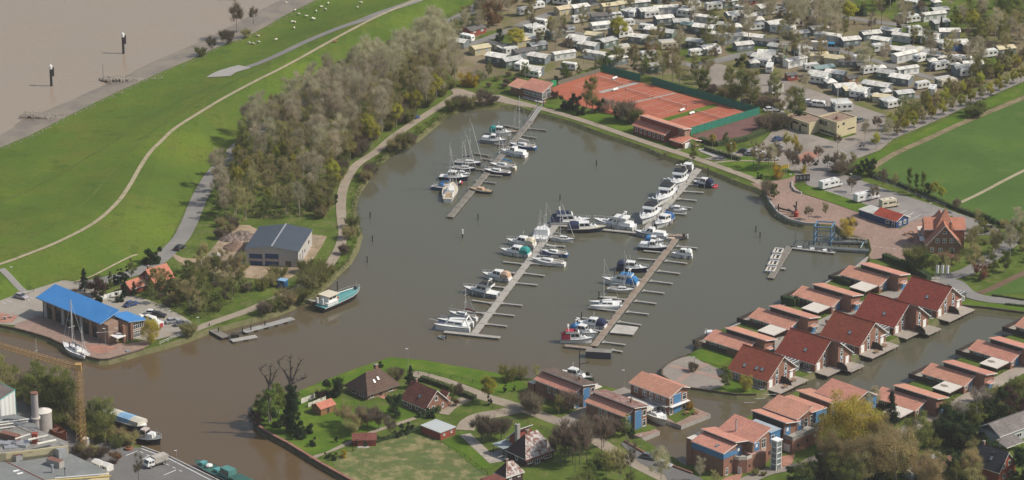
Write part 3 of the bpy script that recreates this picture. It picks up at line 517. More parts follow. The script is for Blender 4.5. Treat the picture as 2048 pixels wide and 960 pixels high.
def canal_house(px,label,jut=0.0,sky=((-5.5,2.6),),fence=None,table=False):
 o=anchored('gabled_house',label,'house',px,3.9,-41,'five steep gabled houses along the canal')
 Lh,wl,wt,ez,rz=14.0,6.9,13.4,2.65,7.75
 s=(rz-ez)/wl
 wall(o,-Lh+.3,-.5,[(.35,-1.6),(wl,-1.6),(wl,rz-.25),(.35,ez+.05)])
 wall(o,-Lh+.3,-.5+jut,[(wl+.002,-1.6),(wt-.35,-1.6),(wt-.35,ez+.15),(wl+.002,rz-.25)])
 roof(o,-Lh,0.15,-.25,ez-.18,wl,rz,RED)
 q=roof(o,-Lh,0.15+jut,wl,rz-.001,wt+.25,ez+.05,RED)
 mb=MB();mb.cyl((-Lh,wl,rz+.02),(.15+max(0,jut),wl,rz+.02),.14,RED,n=6);mb.build('ridge_cap',o)
 a=math.atan(s)
 for(x,y)in sky:skylight(o,x,y,ez+s*y+.05,a)
 xf=-.5
 win(o,xf,1.9,.15,'+x',1.5,2.1,'shutter');win(o,xf,4.6,.2,'+x',1.1,2.2,'white','door');win(o,xf,4.6,3.0,'+x',1.2,1.7)
 win(o,xf,4.6,2.42,'+x',1.3,.55,'panel')
 xr=xf+jut
 win(o,xr,8.5,.2,'+x',1.1,2.2,'white','door');win(o,xr,8.5,3.0,'+x',1.2,1.8);win(o,xr,8.5,5.2,'+x',.9,.8);win(o,xr,8.5,2.42,'+x',1.3,.55,'panel');win(o,xr,11.2,.15,'+x',1.4,2.1,'shutter')
 if not jut:block(o,xr,xr+.5,10.2,12.6,2.4,2.5,WHITE,'canopy')
 for x in(-3,-5.2,-11):win(o,x,.35,.3,'-y',1.8,1.9,'grid')
 block(o,-12,-1,-1.2,.3,-1.6,.05,CONC,'plinth')
 d0,d1=4.1,4.1+jut
 block(o,xf+.01,d0,.1,wl-.25,-.12,.12,WOOD,'deck',WOOD);block(o,xr+.01,d1,wl-.1,wt-.3,-.12,.12,WOOD,'deck',WOOD)
 for x,y in((d0-.4,.5),(d0-.4,wl-.8),(1.2,.5),(d1-.4,wl+.5),(d1-.4,wt-.8)):mb=MB();mb.cyl((x,y,-2),(x,y,-.12),.16,DWOOD);mb.build('deck_post',o)
 mb=MB();pr=[(0,2.0),(2.0,2.0),(3.2,1.3),(3.6,.12),(0,.12)]
 mb.loft([[(max(xf,xr)+x,wl-.28,z)for x,z in pr],[(max(xf,xr)+x,wl-.12,z)for x,z in pr]],DWOOD);mb.build('privacy_screen',o)
 slabm=MB();slab(slabm,[(-9,wt+.2,2.5),(-2,wt+.2,2.5),(-2,18.0,2.3),(-9,18.0,2.3)],.15,mat('link_glass',(0.10,0.11,0.12),0.3),DWOOD);slabm.build('link_roof',o)
 block(o,-8.8,-2.3,wt,17.8,-1.2,2.2,DWOOD,'link_wall');win(o,-2.3,15.6,.2,'+x',3.2,1.9,'grid')
 mb=MB()
 for k in range(6):mb.box(-8.6+k*1.15,-8.5+k*1.15,wt+.25,17.9,2.52,2.62,WHITE)
 mb.build('glazing_bar',o)
 if fence:rail(o,fence,.12,1.0,mat('pale_wood',(0.5,0.42,0.28),.8)if fence=='w' else METAL)
 if table:deck_table(o,1.6,9.6,.12);deck_table(o,2.6,4.4,.12)
 return o
canal_house((1536.2,762),'nearest steep red-roofed gabled house, beside the round square, three skylights',0,((-9.6,2.0),(-5.6,2.2),(-3.8,2.3)),[(-3,wl_:=-1.0),(-.5,-1.0),(-.5,.1)],True)
canal_house((1631.6,727.6),'second steep red-roofed gabled house from the round square, right half stepping forward',3.0,fence=[(7.0,7.2),(7.0,13),(2.6,13)])
canal_house((1720.4,692.4),'third and middle steep red-roofed gabled house, furniture on its deck',0,table=True)
canal_house((1789.2,653.9),'fourth steep red-roofed gabled house, right half stepping forward over a bare deck',3.0)
canal_house((1875.2,620.1),'farthest steep red-roofed gabled house, by the three white flags',0)
def bungalow(px,label,grp,carport=True,dirty=False):
 o=anchored('bungalow',label,'bungalow',px,3.7,-41.8,grp)
 wall(o,-14.2,-.5,[(.5,-1.4),(5.0,-1.4),(5.0,3.75),(.5,2.4)]);wall(o,-10.4,3.0,[(5.03,-1.4),(9.7,-1.4),(9.7,4.25),(5.03,5.2)])
 roof(o,-14.6,0,0,2.5,5.02,4.05,PINK);roof(o,-11.0,3.7,4.75,5.5,10.2,4.35,PINK)
 mb=MB();mb.box(-10.4,0,4.9,5.025,4.06,5.2,DWOOD);mb.build('clerestory',o)
 mb=MB();mb.box(-1,.05,4.85,5.0,4.0,4.2,CONC);mb.cyl((-1.8,3.2,3.3),(-1.8,3.2,4.1),.09,METAL);mb.build('vent_pipe',o)
 slabm=MB();slab(slabm,[(0.05,5.6,2.75),(4.4,5.6,2.75),(4.4,8.2,2.55),(0.05,8.2,2.55)],.2,PINK);slabm.build('porch_roof',o)
 win(o,-.5,3.6,.1,'+x',1.6,2.3,'plain');win(o,3.0,7.6,.1,'+x',2.0,2.6,'plain');win(o,3.0,9.1,.3,'+x',.7,2.0);win(o,-.5,1.6,1.0,'+x',.7,1.2)
 for x in(-11.5,-8):win(o,x,.5,.5,'-y',2.4,1.6,'grid')
 block(o,0,3.02,5.05,5.2,0,2.4,DWOOD,'side_screen')
 if carport:
  mb=MB();slab(mb,[(-6.4,-6.1,2.35),(-.6,-6.1,2.35),(-.6,-.1,2.45),(-6.4,-.1,2.45)],.25,FLATR,mat('carport_fascia',(0.5,0.42,0.4),.7));mb.build('carport_roof',o)
  block(o,-6.2,-5.9,-5.9,0,-.2,2.1,DWOOD,'carport_wall')
  for y in(-5.8,-3):
   mb=MB();mb.box(-1.1,-.95,y,y+.15,0,2.12,DWOOD);mb.build('carport_post',o)
  if dirty:
   mb=MB();mb.prism([(-4.6+1.2*math.cos(t)*(1+.2*math.sin(3*t)),-3+.8*math.sin(t))for t in[k*.52 for k in range(12)]],2.41,2.425,mat('puddle_stain',(.22,.19,.15),.8));mb.build('stain',o)
 block(o,-18.6,-14.3,.3,9.6,-1.6,-.02,CONC,'terrace',WOOD)
 mb=MB();mb.box(-18.7,-18.5,.2,9.6,-.05,1.1,DWOOD);mb.box(-18.6,-6.6,.1,.25,-.05,1.3,DWOOD);mb.build('garden_fence',o)
 mb=MB();mb.cyl((-4.5,9.0,0),(-4.5,9.0,5.3),.05,METAL,n=5);mb.build('aerial',o)
 return o
G1,G2='bungalows on the basin side of the lane','bungalows on the near side of the canal'
for i,(px,lb)in enumerate([((1489,704),'flat-lying light red bungalow at the round square, leftmost of the basin row'),((1577,659),'second light red bungalow from the round square, basin row'),((1664,614),'third light red bungalow of the basin row, dark hedge at its garden'),((1759,572),'farthest light red bungalow of the basin row, next to the clipped hedge')]):
 bungalow(px,lb,G1,carport=i>0)
for i,(px,lb)in enumerate([((1831,822),'light red bungalow nearest the willow trees on the near canal side'),((1929,773),'light red bungalow in the middle of the near canal row, aerial on its roof'),((2022.5,724.5),'light red bungalow near the right edge with stained white carport'),((2115,677),'light red bungalow cut off by the right edge')]):
 bungalow(px,lb,G2,dirty=i in(1,2))
def blue_front(px,label,Am,Bm,snow=None):
 o=anchored('blue_fronted_house',label,'house',px,5.7,-45.5,'brick houses with blue end panels')
 wall(o,-14.8,-.3,[(.3,-.4),(2.9,-.4),(2.9,5.3),(.3,4.2)]);wall(o,-14.8,.6,[(2.92,-.4),(7.6,-.4),(7.6,5.6),(2.92,6.4)])
 roof(o,-15.2,0,-.1,4.45,3.1,5.75,Am);roof(o,-15.2,1.2,2.3,6.75,8.0,5.7,Bm)
 win(o,-.3,2.0,.1,'+x',1.9,4.0,'plain');win(o,.6,4.3,.1,'+x',2.4,5.2,'plain');win(o,.6,6.6,.2,'+x',1.3,2.1,'white','door');win(o,.6,6.6,3.2,'+x',1.3,1.6)
 win(o,-.3,.7,.3,'+x',.5,2.0);win(o,-.3,.7,2.7,'+x',.5,1.2)
 for x in(-9.5,-7.4):win(o,x,.3,2.1,'-y',.9,1.9)
 chimney(o,-3.2,5.5,5.8,7.2,.5)
 for y in(9.4,):block(o,-8,-2,8.05,13,2.3,2.55,FLATR,'carport_roof',FLATR);block(o,-7.9,-7.7,8.1,12.9,-.3,2.3,DWOOD,'carport_wall')
 return o
o=blue_front((1147.4,788.9),'brick house with blue end panel and dark mossy upper roof, left of the three',PINK,MOSS)
block(o,-17.5,-15.2,0,4.2,-.2,3.0,BRICK,'annex',FLATR)
o=blue_front((1250.9,834),'blue-panelled brick house with weathered purple roof, middle one by the moored cruiser',PINK,mat('purple_tiles',(0.20,0.105,0.085),.9,.3,.5,tile=(.3,.34),wear=((.34,.28,.25),.9,.56)))
block(o,.6,5.6,.6,7.4,-1.6,-.02,CONC,'terrace',BRICKP)
o=anchored('blue_fronted_house','two-storey brick house with bright red gable roof and red deck, right of the three','house',(1338.4,796.2),6.5,-45.8,'brick houses with blue end panels')
wall(o,-14.6,-.4,[(.4,-1.6),(7.6,-1.6),(7.6,5.8),(5.3,6.9),(.4,5.2)])
roof(o,-15.2,0,0,5.3,5.35,7.2,PINK);roof(o,-13,.3,5.35,7.19,8.0,6.2,PINK)
for x in(-12.6,-9.4,-7,-4.6,-2.4):win(o,x,.4,3.1,'-y',1.3,1.6,'grid')
for x in(-9.4,-7,-4.6,-2.4):win(o,x,.4,.3,'-y',1.3,1.9,'grid')
rail(o,[(-8,-.8),(-.6,-.8)],2.8);block(o,-8.2,-.4,-1.0,.38,2.6,2.78,CONC,'balcony')
win(o,-.4,3.6,.1,'+x',2.8,2.2,'plain');win(o,-.4,3.6,2.8,'+x',2.8,2.6,'plain');win(o,-.4,1.2,.1,'+x',1.0,2.1,'white','door');win(o,-.4,1.2,2.9,'+x',1.0,1.9);win(o,-.4,6.3,.2,'+x',1.6,1.9);win(o,-.4,6.3,3.0,'+x',1.6,1.9)
block(o,-.4,.7,.4,7.6,2.5,2.65,WHITE,'balcony_slab');block(o,-.38,6.6,-2.2,9.3,-1.6,-.03,CONC,'terrace',BRICKP)
deck_table(o,2.2,4.6,0);deck_table(o,3.8,6.4,0)
block(o,-13,-6.5,-6.5,-1.1,2.2,2.45,FLATR,'carport_roof',FLATR);block(o,-12.8,-12.6,-6.3,-1.2,-.3,2.2,DWOOD,'carport_wall')
def balcony(o,x0,x1,y0,y1,z,m=None):
 mb=MB();m=m or mat('balcony_rail',(0.5,0.47,0.42),.8);t=.12
 mb.box(x0,x1,y0,y1,z-.2,z,CONC);mb.box(x1-t,x1,y0,y1,z,z+.9,m);mb.box(x0,x1-t,y0,y0+t,z,z+.9,m);mb.box(x0,x1-t,y1-t,y1,z,z+.9,m);return mb.build('balcony',o)
o=anchored('apartment_block','large brick apartment block with stepped light red roofs, leftmost by the inlet','apartment block',(1447.5,907.5),7.8,-46,'stepped brick apartment blocks')
wall(o,-11.2,-.3,[(.3,-1.4),(5,-1.4),(5,7.5),(.3,6.3)]);wall(o,-11.8,-1.4,[(5.02,-1.4),(9.4,-1.4),(9.4,7.0),(5.02,8.2)]);wall(o,-10.6,1.4,[(9.42,-1.4),(15.4,-1.4),(15.4,9.4),(9.42,7.3)])
mb=MB();mb.box(-11.3,-.22,.2,.35,4.7,6.35,BLUEP);mb.box(-.35,-.2,.3,4.9,4.9,6.2,BLUEP);mb.build('blue_cladding',o)
roof(o,-11.6,0,0,6.6,5.1,7.85,PINK);roof(o,-12.2,.2,4.3,8.6,9.9,7.5,PINK);roof(o,-10.6,2.3,9.0,7.6,15.6,9.9,PINK)
mb=MB();mb.box(-11.5,-.5,4.85,5.0,7.8,8.3,DWOOD);mb.build('clerestory',o)
skylight(o,-4,1.8,7.05,math.atan(.25))
block(o,-13.3,-11.4,.2,5,-1.4,6.9,BRICK,'stair_wing',mat('white_parapet',(.6,.57,.5),.8))
mb=MB();mb.prism([(-.3,4.2),(1.0,4.6),(2.3,6.4),(2.3,8.4),(-1.4,8.4),(-1.4,4.2)],-.4,3.7,BRICK,CONC);mb.build('rounded_bay',o)
mb=MB();mb.prism([(-.3,4.2),(1.0,4.6),(2.3,6.4),(2.3,8.4),(2.15,8.4),(2.15,6.45),(.9,4.75),(-.3,4.35)],3.7,4.6,mat('balcony_rail',(0.5,0.47,0.42),.8));mb.build('balcony',o)
mb=MB();mb.prism([(-1.4,8.42),(2.2,8.42),(2.4,11),(3.4,12.4),(1.3,14.8),(-1.4,14.8)],-.4,4.4,BRICK,mat('pink_terrace',(.42,.27,.22),.9));mb.build('rounded_bay',o)
win(o,.25-1.6,7.2,3.8,'+x',1.8,2.3,'panel');win(o,1.41,11.0,4.6,'+x',1.8,2.2,'panel');win(o,1.41,13.6,4.6,'+x',1.7,2.6);win(o,-1.39,5.6,3.8,'+x',1.1,2.1,'white','door')
win(o,-.3,1.6,.1,'+x',.9,2.0,'white','door');win(o,-.3,3.2,3.0,'+x',.7,.9,'dark');win(o,1.0,4.59,.0,'-y',2.2,2.0,'shutter','garage_door');win(o,2.3,7.4,1.4,'+x',.7,.7,'dark')
chimney(o,-5.5,10.6,8,11.0,.35,METAL)
wall(o,-8,.5,[(15.42,-.4),(20.8,-.4),(20.8,7.3),(15.42,7.3)]);block(o,-8.2,.8,17.0,21.2,7.32,7.55,BLUEP,'flat_roof',mat('bluish_felt',(.33,.38,.42),.8));block(o,-8,.62,17.1,20.9,4.6,7.3,BLUEP,'blue_cladding');block(o,-9,-2,12.0,16.5,9.92,10.0,FLATR,'roof_hatch')if False else None
win(o,.62,18,5.2,'+x',1.2,1.4);win(o,.5,19.5,.3,'+x',.8,2.0,'white','door');win(o,.5,17,1.4,'+x',.8,1.0,'dark')
mb=MB();mb.ball((-3.5,16.3,8.6),.8,WHITE,10,6,.6);mb.box(-6,-3,15.8,16.8,7.4,8.1,FLATR);mb.build('roof_dome',o)
t=anchored('stair_tower','slim white glazed stair tower between two apartment blocks','stair tower',(1541,938),L,-46)
for x,y in((0,0),(1.8,0),(1.8,1.8),(0,1.8)):
 mb=MB();mb.box(x,x+.16,y,y+.16,0,8.2,WHITE);mb.build('corner_post',t)
for z in(1.5,3.1,4.7,6.3,7.9):
 mb=MB();mb.box(.02,1.94,-.02,.12,z,z+.18,WHITE);mb.box(1.82,1.98,.02,1.94,z,z+.18,WHITE);mb.build('crossbar',t)
mb=MB();mb.box(.2,1.78,.06,1.78,.1,7.9,mat('tower_glass',(.2,.24,.24),.15,spec=.8));mb.build('glazing',t);mb=MB();mb.box(-.15,2.15,-.15,2.15,8.2,8.4,WHITE);mb.build('roof',t)
o=anchored('apartment_block','middle apartment block with balcony and blue corner box, behind the willow','apartment block',(1595,838.5),9,-45,'stepped brick apartment blocks')
wall(o,-11.6,-1.0,[(-4.2,-1.4),(.5,-1.4),(.5,7.0),(-4.2,7.8)]);wall(o,-11.2,-1.0,[(.52,-1.4),(6.2,-1.4),(6.2,9.2),(.52,7.4)]);wall(o,-12,-1.4,[(6.22,-1.4),(12.4,-1.4),(12.4,6.8),(6.22,7.2)])
mb=MB();mb.box(-11.7,-1.1,-4.35,-4.19,4.0,7.7,DWOOD);mb.build('dark_cladding',o)
roof(o,-12.4,.0,-4.5,8.1,1.4,6.9,PINK);roof(o,-11.8,.1,-.2,7.75,6.0,9.65,PINK);roof(o,-13.2,-.7,6.5,7.6,12.8,7.2,PINK)
block(o,-1.0,2.2,-4.4,6.4,-.4,3.6,BRICK,'front_bay',CONC);balcony(o,-.9,2.3,-4.5,6.5,3.85,mat('grey_rail',(.27,.26,.23),.9))
win(o,-1.0,-2.6,3.9,'+x',2.0,2.4,'panel');win(o,-1.0,2.2,3.9,'+x',1.8,2.6,'panel');win(o,-1.0,4.6,3.9,'+x',1.6,2.6,'white');win(o,.3,-4.4,.2,'-y',2.2,2.0,'shutter','garage_door')
win(o,2.2,-2,1.2,'+x',.8,.8,'dark');win(o,2.2,1.5,1.8,'+x',.6,.8,'dark');win(o,2.2,4.5,2.2,'+x',.6,.8)
block(o,-1.4,-.6,8.2,12.5,3.9,7.0,BLUEP,'blue_cladding');win(o,-.6,10.4,4.6,'+x',2.4,1.6,'blue');win(o,-1.39,7.3,3.8,'+x',1.2,2.6)
mb=MB();mb.ball((-6,7.2,8.0),.9,WHITE,10,6,.6);mb.box(-9.5,-6.5,6.6,7.8,7.5,8.1,FLATR);mb.build('roof_dome',o)
o=anchored('apartment_block','farthest stepped block of the near canal side, blue box at its corner','apartment block',(1702.5,810),8,-46,'stepped brick apartment blocks')
wall(o,-15.8,-4.8,[(-2.8,-1.4),(2.2,-1.4),(2.2,5.9),(-2.8,6.8)]);wall(o,-12.4,-.9,[(1.2,-1.4),(6.8,-1.4),(6.8,8.3),(1.2,6.4)]);wall(o,-12.4,-1.2,[(6.82,-1.4),(10.2,-1.4),(10.2,6.4),(6.82,7.6)])
roof(o,-16.6,-4.2,-3.4,7.1,2.6,6.0,PINK);roof(o,-12.8,-.1,0.1,6.7,6.9,8.75,PINK);roof(o,-12.4,0.2,6.9,8.74,10.4,6.9,PINK)
balcony(o,-.9,1.6,.6,6.4,2.6,mat('grey_rail',(.27,.26,.23),.9));block(o,-.9,1.4,.8,6.2,-.4,2.35,BRICK,'front_bay')
win(o,-.9,2.6,2.7,'+x',1.6,2.4,'panel');win(o,-.9,5.0,2.7,'+x',1.6,2.6);win(o,-4.8,-1,2.7,'+x',2.2,2.8,'panel');block(o,-1.2,0,7.0,10.2,3.2,6.3,BLUEP,'blue_cladding');win(o,0,8.6,4,'+x',1.8,1.4,'blue')
o=anchored('blue_roofed_building','long building with a bright blue roof on the quay at the left','building',(200.5,647),7.2,-45)
LB=29.4
wall(o,-28.4,-1.2,[(1.6,-.3),(6.2,-.3),(6.2,7.5),(1.6,6.2)],DWOOD)
roof(o,-LB,0,0,5.9,7.1,8.1,BLUER,.28,mat('roof_edge',(.25,.4,.6),.6));roof(o,-4.4,4.6,6.5,6.0,13.2,4.9,BLUER,.28,mat('roof_edge',(.25,.4,.6),.6))
for k,x in enumerate((-27.5,-23.6,-19.4,-15.2,-11,-6.8)):
 mb=MB();mb.box(x,x+1.3,1.2,1.58,-.3,5.9,BRICK2 if k in(1,3,5)else SHEETW);mb.build('facade_pier',o)
for x in(-25.2,-21.2,-17,-12.8,-8.7,-4.2):
 for z in(.3,3.1):win(o,x,1.58,z,'-y',2.4,2.2,'dark')
wall(o,-3.2,2.0,[(1.2,-.3),(4.8,-.3),(4.8,6.0),(1.2,5.6)],BRICK2)
wall(o,-3.6,3.8,[(6.22,-.3),(12.6,-.3),(12.6,4.6),(6.22,5.5)],BRICK2)
for(x,y)in((4.2,4.9),(4.2,7.5)):
 mb=MB();mb.box(x-.4,x+.4,y-.4,y+.4,-.3,5.3,BRICK);mb.build('pillar',o)
for z in(.2,2.7):win(o,3.8,10.2,z,'+x',4.2,2.0,'grid')
mb=MB();mb.box(2.0,5.2,1.8,4.9,2.3,2.5,WHITE);mb.build('canopy',o)
rail(o,[(-28,-1.2),(-29.5,-1.2),(-29.5,1.5)],0,1.1);mb=MB();mb.box(-LB-.3,-LB+1.2,.6,2.0,0,.35,CONC);mb.build('entrance_step',o)
mb=MB()
for k in range(5):mb.box(-16.5+k*.1,-13.5,.2-.0,1.5,2.6+k*.02,2.62+k*.02,mat('awning',(.25,.3,.3),.8))
mb.build('awning',o)
o=anchored('red_roofed_house','brick house with bright red tiled roof at the foot of the dike','house',(309,567.7),3.8,46)
wall(o,.5,7.6,[(.5,-.4),(8.4,-.4),(8.4,1.6),(3.9,5.6),(.5,2.3)],REDB)
roof(o,0,8.1,0,2.5,3.9,5.95,BRIGHTT,side=mat('verge_brown',(.3,.15,.1),.8));roof(o,0,8.1,3.9,5.94,8.8,1.7,BRIGHTT,side=mat('verge_brown',(.3,.15,.1),.8))
win(o,.5,3.9,3.3,'-x',.9,1.1);win(o,.5,2.2,.6,'-x',1.0,1.2);chimney(o,1.4,4.2,5.2,6.8,.6);
for x in(2.2,5.2):win(o,x,.5,.7,'-y',1.6,1.3)
wall(o,-6.2,.49,[(3.2,-.4),(8.0,-.4),(8.0,1.7),(5.6,3.3),(3.2,1.8)],REDB,'extension');roof(o,-6.6,.4,2.9,1.8,5.6,3.6,BRIGHTT,name='extension_roof');roof(o,-6.6,.4,5.6,3.59,8.3,1.7,BRIGHTT,name='extension_roof')
o=anchored('grey_hall','light grey metal hall with blue gates and slate-blue roof','hall',(489,497.5),6.4,-9)
wl2=[(0.2,-.3),(16.2,-.3),(16.2,5.0),(8.2,6.2),(.2,5.0)]
mb=MB();mb.loft([[(x,.3,z)for x,z in wl2],[(x,19.8,z)for x,z in wl2]][::-1],SHEETW);mb.build('wall',o)
for a,b,c,d in((-.1,5.18,8.2,6.4),(8.2,6.4,16.5,5.18)):
 mb=MB();slab(mb,[(a,0,b),(c,0,d),(c,20.2,d),(a,20.2,b)],.15,SHEDR,METAL);mb.build('roof',o)
mb=MB();mb.box(7.95,8.45,0,20.2,6.35,6.5,METAL);mb.build('ridge_cap',o)
win(o,3.3,.3,-.1,'-y',3.9,3.7,'gate');win(o,8.2,.3,-.1,'-y',4.0,4.0,'gate');win(o,13.2,.3,0,'-y',1.7,1.9,'dark','door')
for y,w_ in((3.0,.5),(6.5,.5)):win(o,16.2,y,.3,'+x',w_,3.0,'gate')
win(o,16.2,9.5,1.6,'+x',.8,1.0,'dark');win(o,16.2,15,2.4,'+x',1.6,.9,'dark')
o=anchored('site_cabin','small blue metal cabin beside the shore path','cabin',(562,576),L,-25);block(o,-1.2,1.3,0,2.0,0,2.2,mat('cabin_blue',(.04,.15,.33),.5),'wall');block(o,-1.3,1.4,-.1,2.1,2.2,2.35,mat('cabin_roof',(.25,.42,.62),.5),'roof');win(o,0,0,.2,'-y',.8,1.8,'gate','door')
def hip(o,x0,x1,y0,y1,e,rx0,rx1,ry,rz,m,side=WHITE):
 pl=[[(x0,y0),(x1,y0),(rx1,ry),(rx0,ry)],[(x1,y0),(x1,y1),(rx1,ry)],[(x1,y1),(x0,y1),(rx0,ry),(rx1,ry)],[(x0,y1),(x0,y0),(rx0,ry)]]
 for P in pl:
  mb=MB();T=[(p[0],p[1],e if p[1]in(y0,y1)and p[0]in(x0,x1)else rz)for p in P];n=len(T)
  mb.mesh(T+[(a,b,c-.18)for a,b,c in T],[tuple(range(n)),tuple(reversed(range(n,2*n)))],m);mb.mesh(T+[(a,b,c-.18)for a,b,c in T],[(0,n,n+1,1)],side);mb.build('roof',o)
o=anchored('hipped_house','large house with dark brown hipped roof, two bright skylights','house',(735,791.7),2.9,43)
block(o,.8,11.1,.8,9.3,-.3,1.75,BRICK2);hip(o,0,11.9,0,10.1,1.7,3.4,8.2,4.6,6.3,BROWNT,mat('gutter',(.2,.17,.14),.7))
chimney(o,7.4,5.0,6.1,7.3,.9);
for x,y in((4.4,2.3),(6.0,2.6)):skylight(o,x,y,1.75+y*1.0,math.atan(1.0),.8,1.2).data.materials[1]=mat('bright_skylight',(.8,.82,.82),.3)
for x,w_ in((2.2,1.2),(9,1.6)):win(o,x,.8,.4,'-y',w_,1.2)
win(o,5.4,.8,-.1,'-y',1.0,1.8,'dark','door');win(o,.8,3.4,.3,'-x',1.8,1.2);win(o,.8,6.6,.3,'-x',1.6,1.2);block(o,4.4,6.5,-1.6,.7,-.2,.05,REDP,'doorstep')
o=anchored('gabled_brick_house','brick gable house with wine-red roof and white-edged gable','house',(851,819),3.1,-47)
wall(o,-9.6,-.5,[(.4,-.3),(8.4,-.3),(8.4,1.9),(4.3,5.9),(.4,1.9)])
roof(o,-10.2,0,0,1.85,4.3,6.2,WINE);roof(o,-10.2,0,4.3,6.19,8.9,1.85,WINE)
for y,z in((4.3,3.1),(3.2,.6),(1.6,.3),(6.6,.6)):win(o,-.5,y,z,'+x',1.1 if y>1.7 and y<6 else.7,1.3)
win(o,-6.5,.4,.1,'-y',.9,1.7,'white','door');win(o,-8.4,.4,.5,'-y',1.4,1.1);win(o,-4.0,.4,.5,'-y',1.0,1.0);skylight(o,-4.4,1.9,3.9,math.atan(1.0),.8,1.1);chimney(o,-8.6,4.4,5.9,6.9,.5)
roof(o,-4.2,-1.0,8.0,2.3,9.6,4.0,WINE,name='dormer_roof');block(o,-4.0,-1.2,8.2,10.2,0,2.2,BRICK,'porch')
o=anchored('flat_roofed_garage','red brick double garage with pale grey-green flat roof','garage',(881,866),3.4,-44)
block(o,-7.3,-.2,.2,5.7,-.3,2.0,REDB);block(o,-7.6,0,0,5.9,2.0,2.2,METAL,'flat_roof',mat('pale_sheet',(.47,.5,.49),.6,.05,wave=(0,.5)));win(o,-.2,1.5,1.0,'+x',.6,.5,'white');win(o,-.2,4.2,1.0,'+x',.6,.5,'white');win(o,-2.5,5.7,0,'+y',2.4,1.9,'shutter','garage_door')
def small_shed(px,hd,l,w_,h,rm,wm,label,ov=.25):
 o=anchored('garden_shed',label,'shed',px,L,hd)
 wall(o,0,l,[(0,-.2),(w_,-.2),(w_,h),(w_/2,h+w_*.25),(0,h)],wm)
 roof(o,-ov,l+ov,-ov,h-.05,w_/2,h+w_*.28,rm,.1,mat('verge_brown',(.3,.15,.1),.8));roof(o,-ov,l+ov,w_/2,h+w_*.28-.001,w_+ov,h-.05,rm,.1,mat('verge_brown',(.3,.15,.1),.8))
 win(o,l*.5,0,.2,'-y',.9,1.6,'brown','door');return o
small_shed((642,832),42,5.0,4.0,2.0,BRIGHTT,OCHRE,'orange-brown garden shed with bright red roof beside the white fence')
o=small_shed((706,893),2,6.0,4.0,1.9,WINE,REDB,'brown-roofed garden cabin with dark porch in the lower garden');block(o,1.2,4.2,-1.2,-.02,0,.1,CONC,'porch_floor')
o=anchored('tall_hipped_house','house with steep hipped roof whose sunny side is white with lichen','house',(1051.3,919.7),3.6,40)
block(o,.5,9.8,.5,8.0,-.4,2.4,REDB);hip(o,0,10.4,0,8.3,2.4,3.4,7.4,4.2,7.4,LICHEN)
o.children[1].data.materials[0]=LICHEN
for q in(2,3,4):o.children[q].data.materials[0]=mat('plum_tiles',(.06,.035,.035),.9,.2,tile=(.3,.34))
mb=MB();mb.box(-.1,10.5,-.25,.0,1.9,2.35,WINE);mb.build('eave_board',o)
win(o,2.0,.5,.7,'-y',1.7,1.1);win(o,4.4,.5,.0,'-y',1.8,1.9,'white','door');win(o,8.0,.5,.5,'-y',2.4,1.4,'grid');win(o,6.1,.5,1.0,'-y',.7,.8);win(o,.5,4.2,.8,'-x',.9,1.1)
chimney(o,4.2,4.3,7.2,8.2,.7);chimney(o,4.0,8.0,3.0,8.6,1.0,CONC)
wall(o,3.8,9.0,[(8.02,-.4),(11,-.4),(11,4.2),(8.02,6.0)],REDB,'rear_wing');roof(o,3.5,9.3,8.0,7.2,12.4,3.2,mat('plum_tiles',(.06,.035,.035)),name='rear_roof')
mb=MB();mb.box(-.3,4.4,8.6,13.2,2.5,2.65,mat('carport_sheet',(.33,.38,.38),.6));mb.build('carport_roof',o)
for x,y in((-.1,8.9),(-.1,12.9)):mb=MB();mb.box(x,x+.12,y,y+.12,0,2.5,DWOOD);mb.build('carport_post',o)
block(o,-3,3,7.5,13.5,-.02,.04,CONC,'paved_yard')
o=anchored('small_hipped_annex','small pyramid-roofed outbuilding at the bottom edge, sunny side speckled white','outbuilding',(1012,956.3),3.6,40)
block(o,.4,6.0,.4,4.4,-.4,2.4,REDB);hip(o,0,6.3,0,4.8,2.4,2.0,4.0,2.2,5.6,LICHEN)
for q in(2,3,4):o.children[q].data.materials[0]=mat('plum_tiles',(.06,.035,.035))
chimney(o,2.3,2.5,5.2,6.2,.6);block(o,-5,-.1,0,4.2,-.3,2.3,REDB,'flat_wing',WINE);win(o,1.8,.4,1.4,'-y',.9,.6);win(o,4.6,.4,1.4,'-y',.9,.6)
o=anchored('clubhouse','tennis clubhouse with glazed gable end and pinkish red roof','clubhouse',(1083,185.4),4.5,-41)
wall(o,-9.0,-.4,[(.8,-.3),(6.4,-.3),(6.4,5.1),(.8,3.1)]);roof(o,-9.3,.3,0,3.3,5.9,5.4,PINK)
wall(o,-14.4,-9.02,[(.6,-.3),(5.0,-.3),(5.0,4.0),(.6,2.9)]);roof(o,-14.8,-9.35,-.6,3.0,4.6,4.4,PINK)
win(o,-.4,1.9,.5,'+x',1.9,2.3,'grid');win(o,-.4,4.2,.5,'+x',2.0,3.3,'grid')
for k in range(4):win(o,-7.6+k*2.1,.8,.9,'-y',1.9,1.4,'grid')
block(o,-8,1.5,-1.6,.79,-.25,.3,REDB,'terrace_wall',CONC)
o=anchored('tennis_hall','long brick hall with low orange-red roof below a taller wall, beside the shore path','hall',(1329.4,270.7),4.0,-46.5)
wall(o,-14.9,-.3,[(.5,-.3),(2.9,-.3),(2.9,3.7),(.5,2.6)],REDB);roof(o,-15.3,0,0,2.8,3.0,4.1,BRIGHTT)
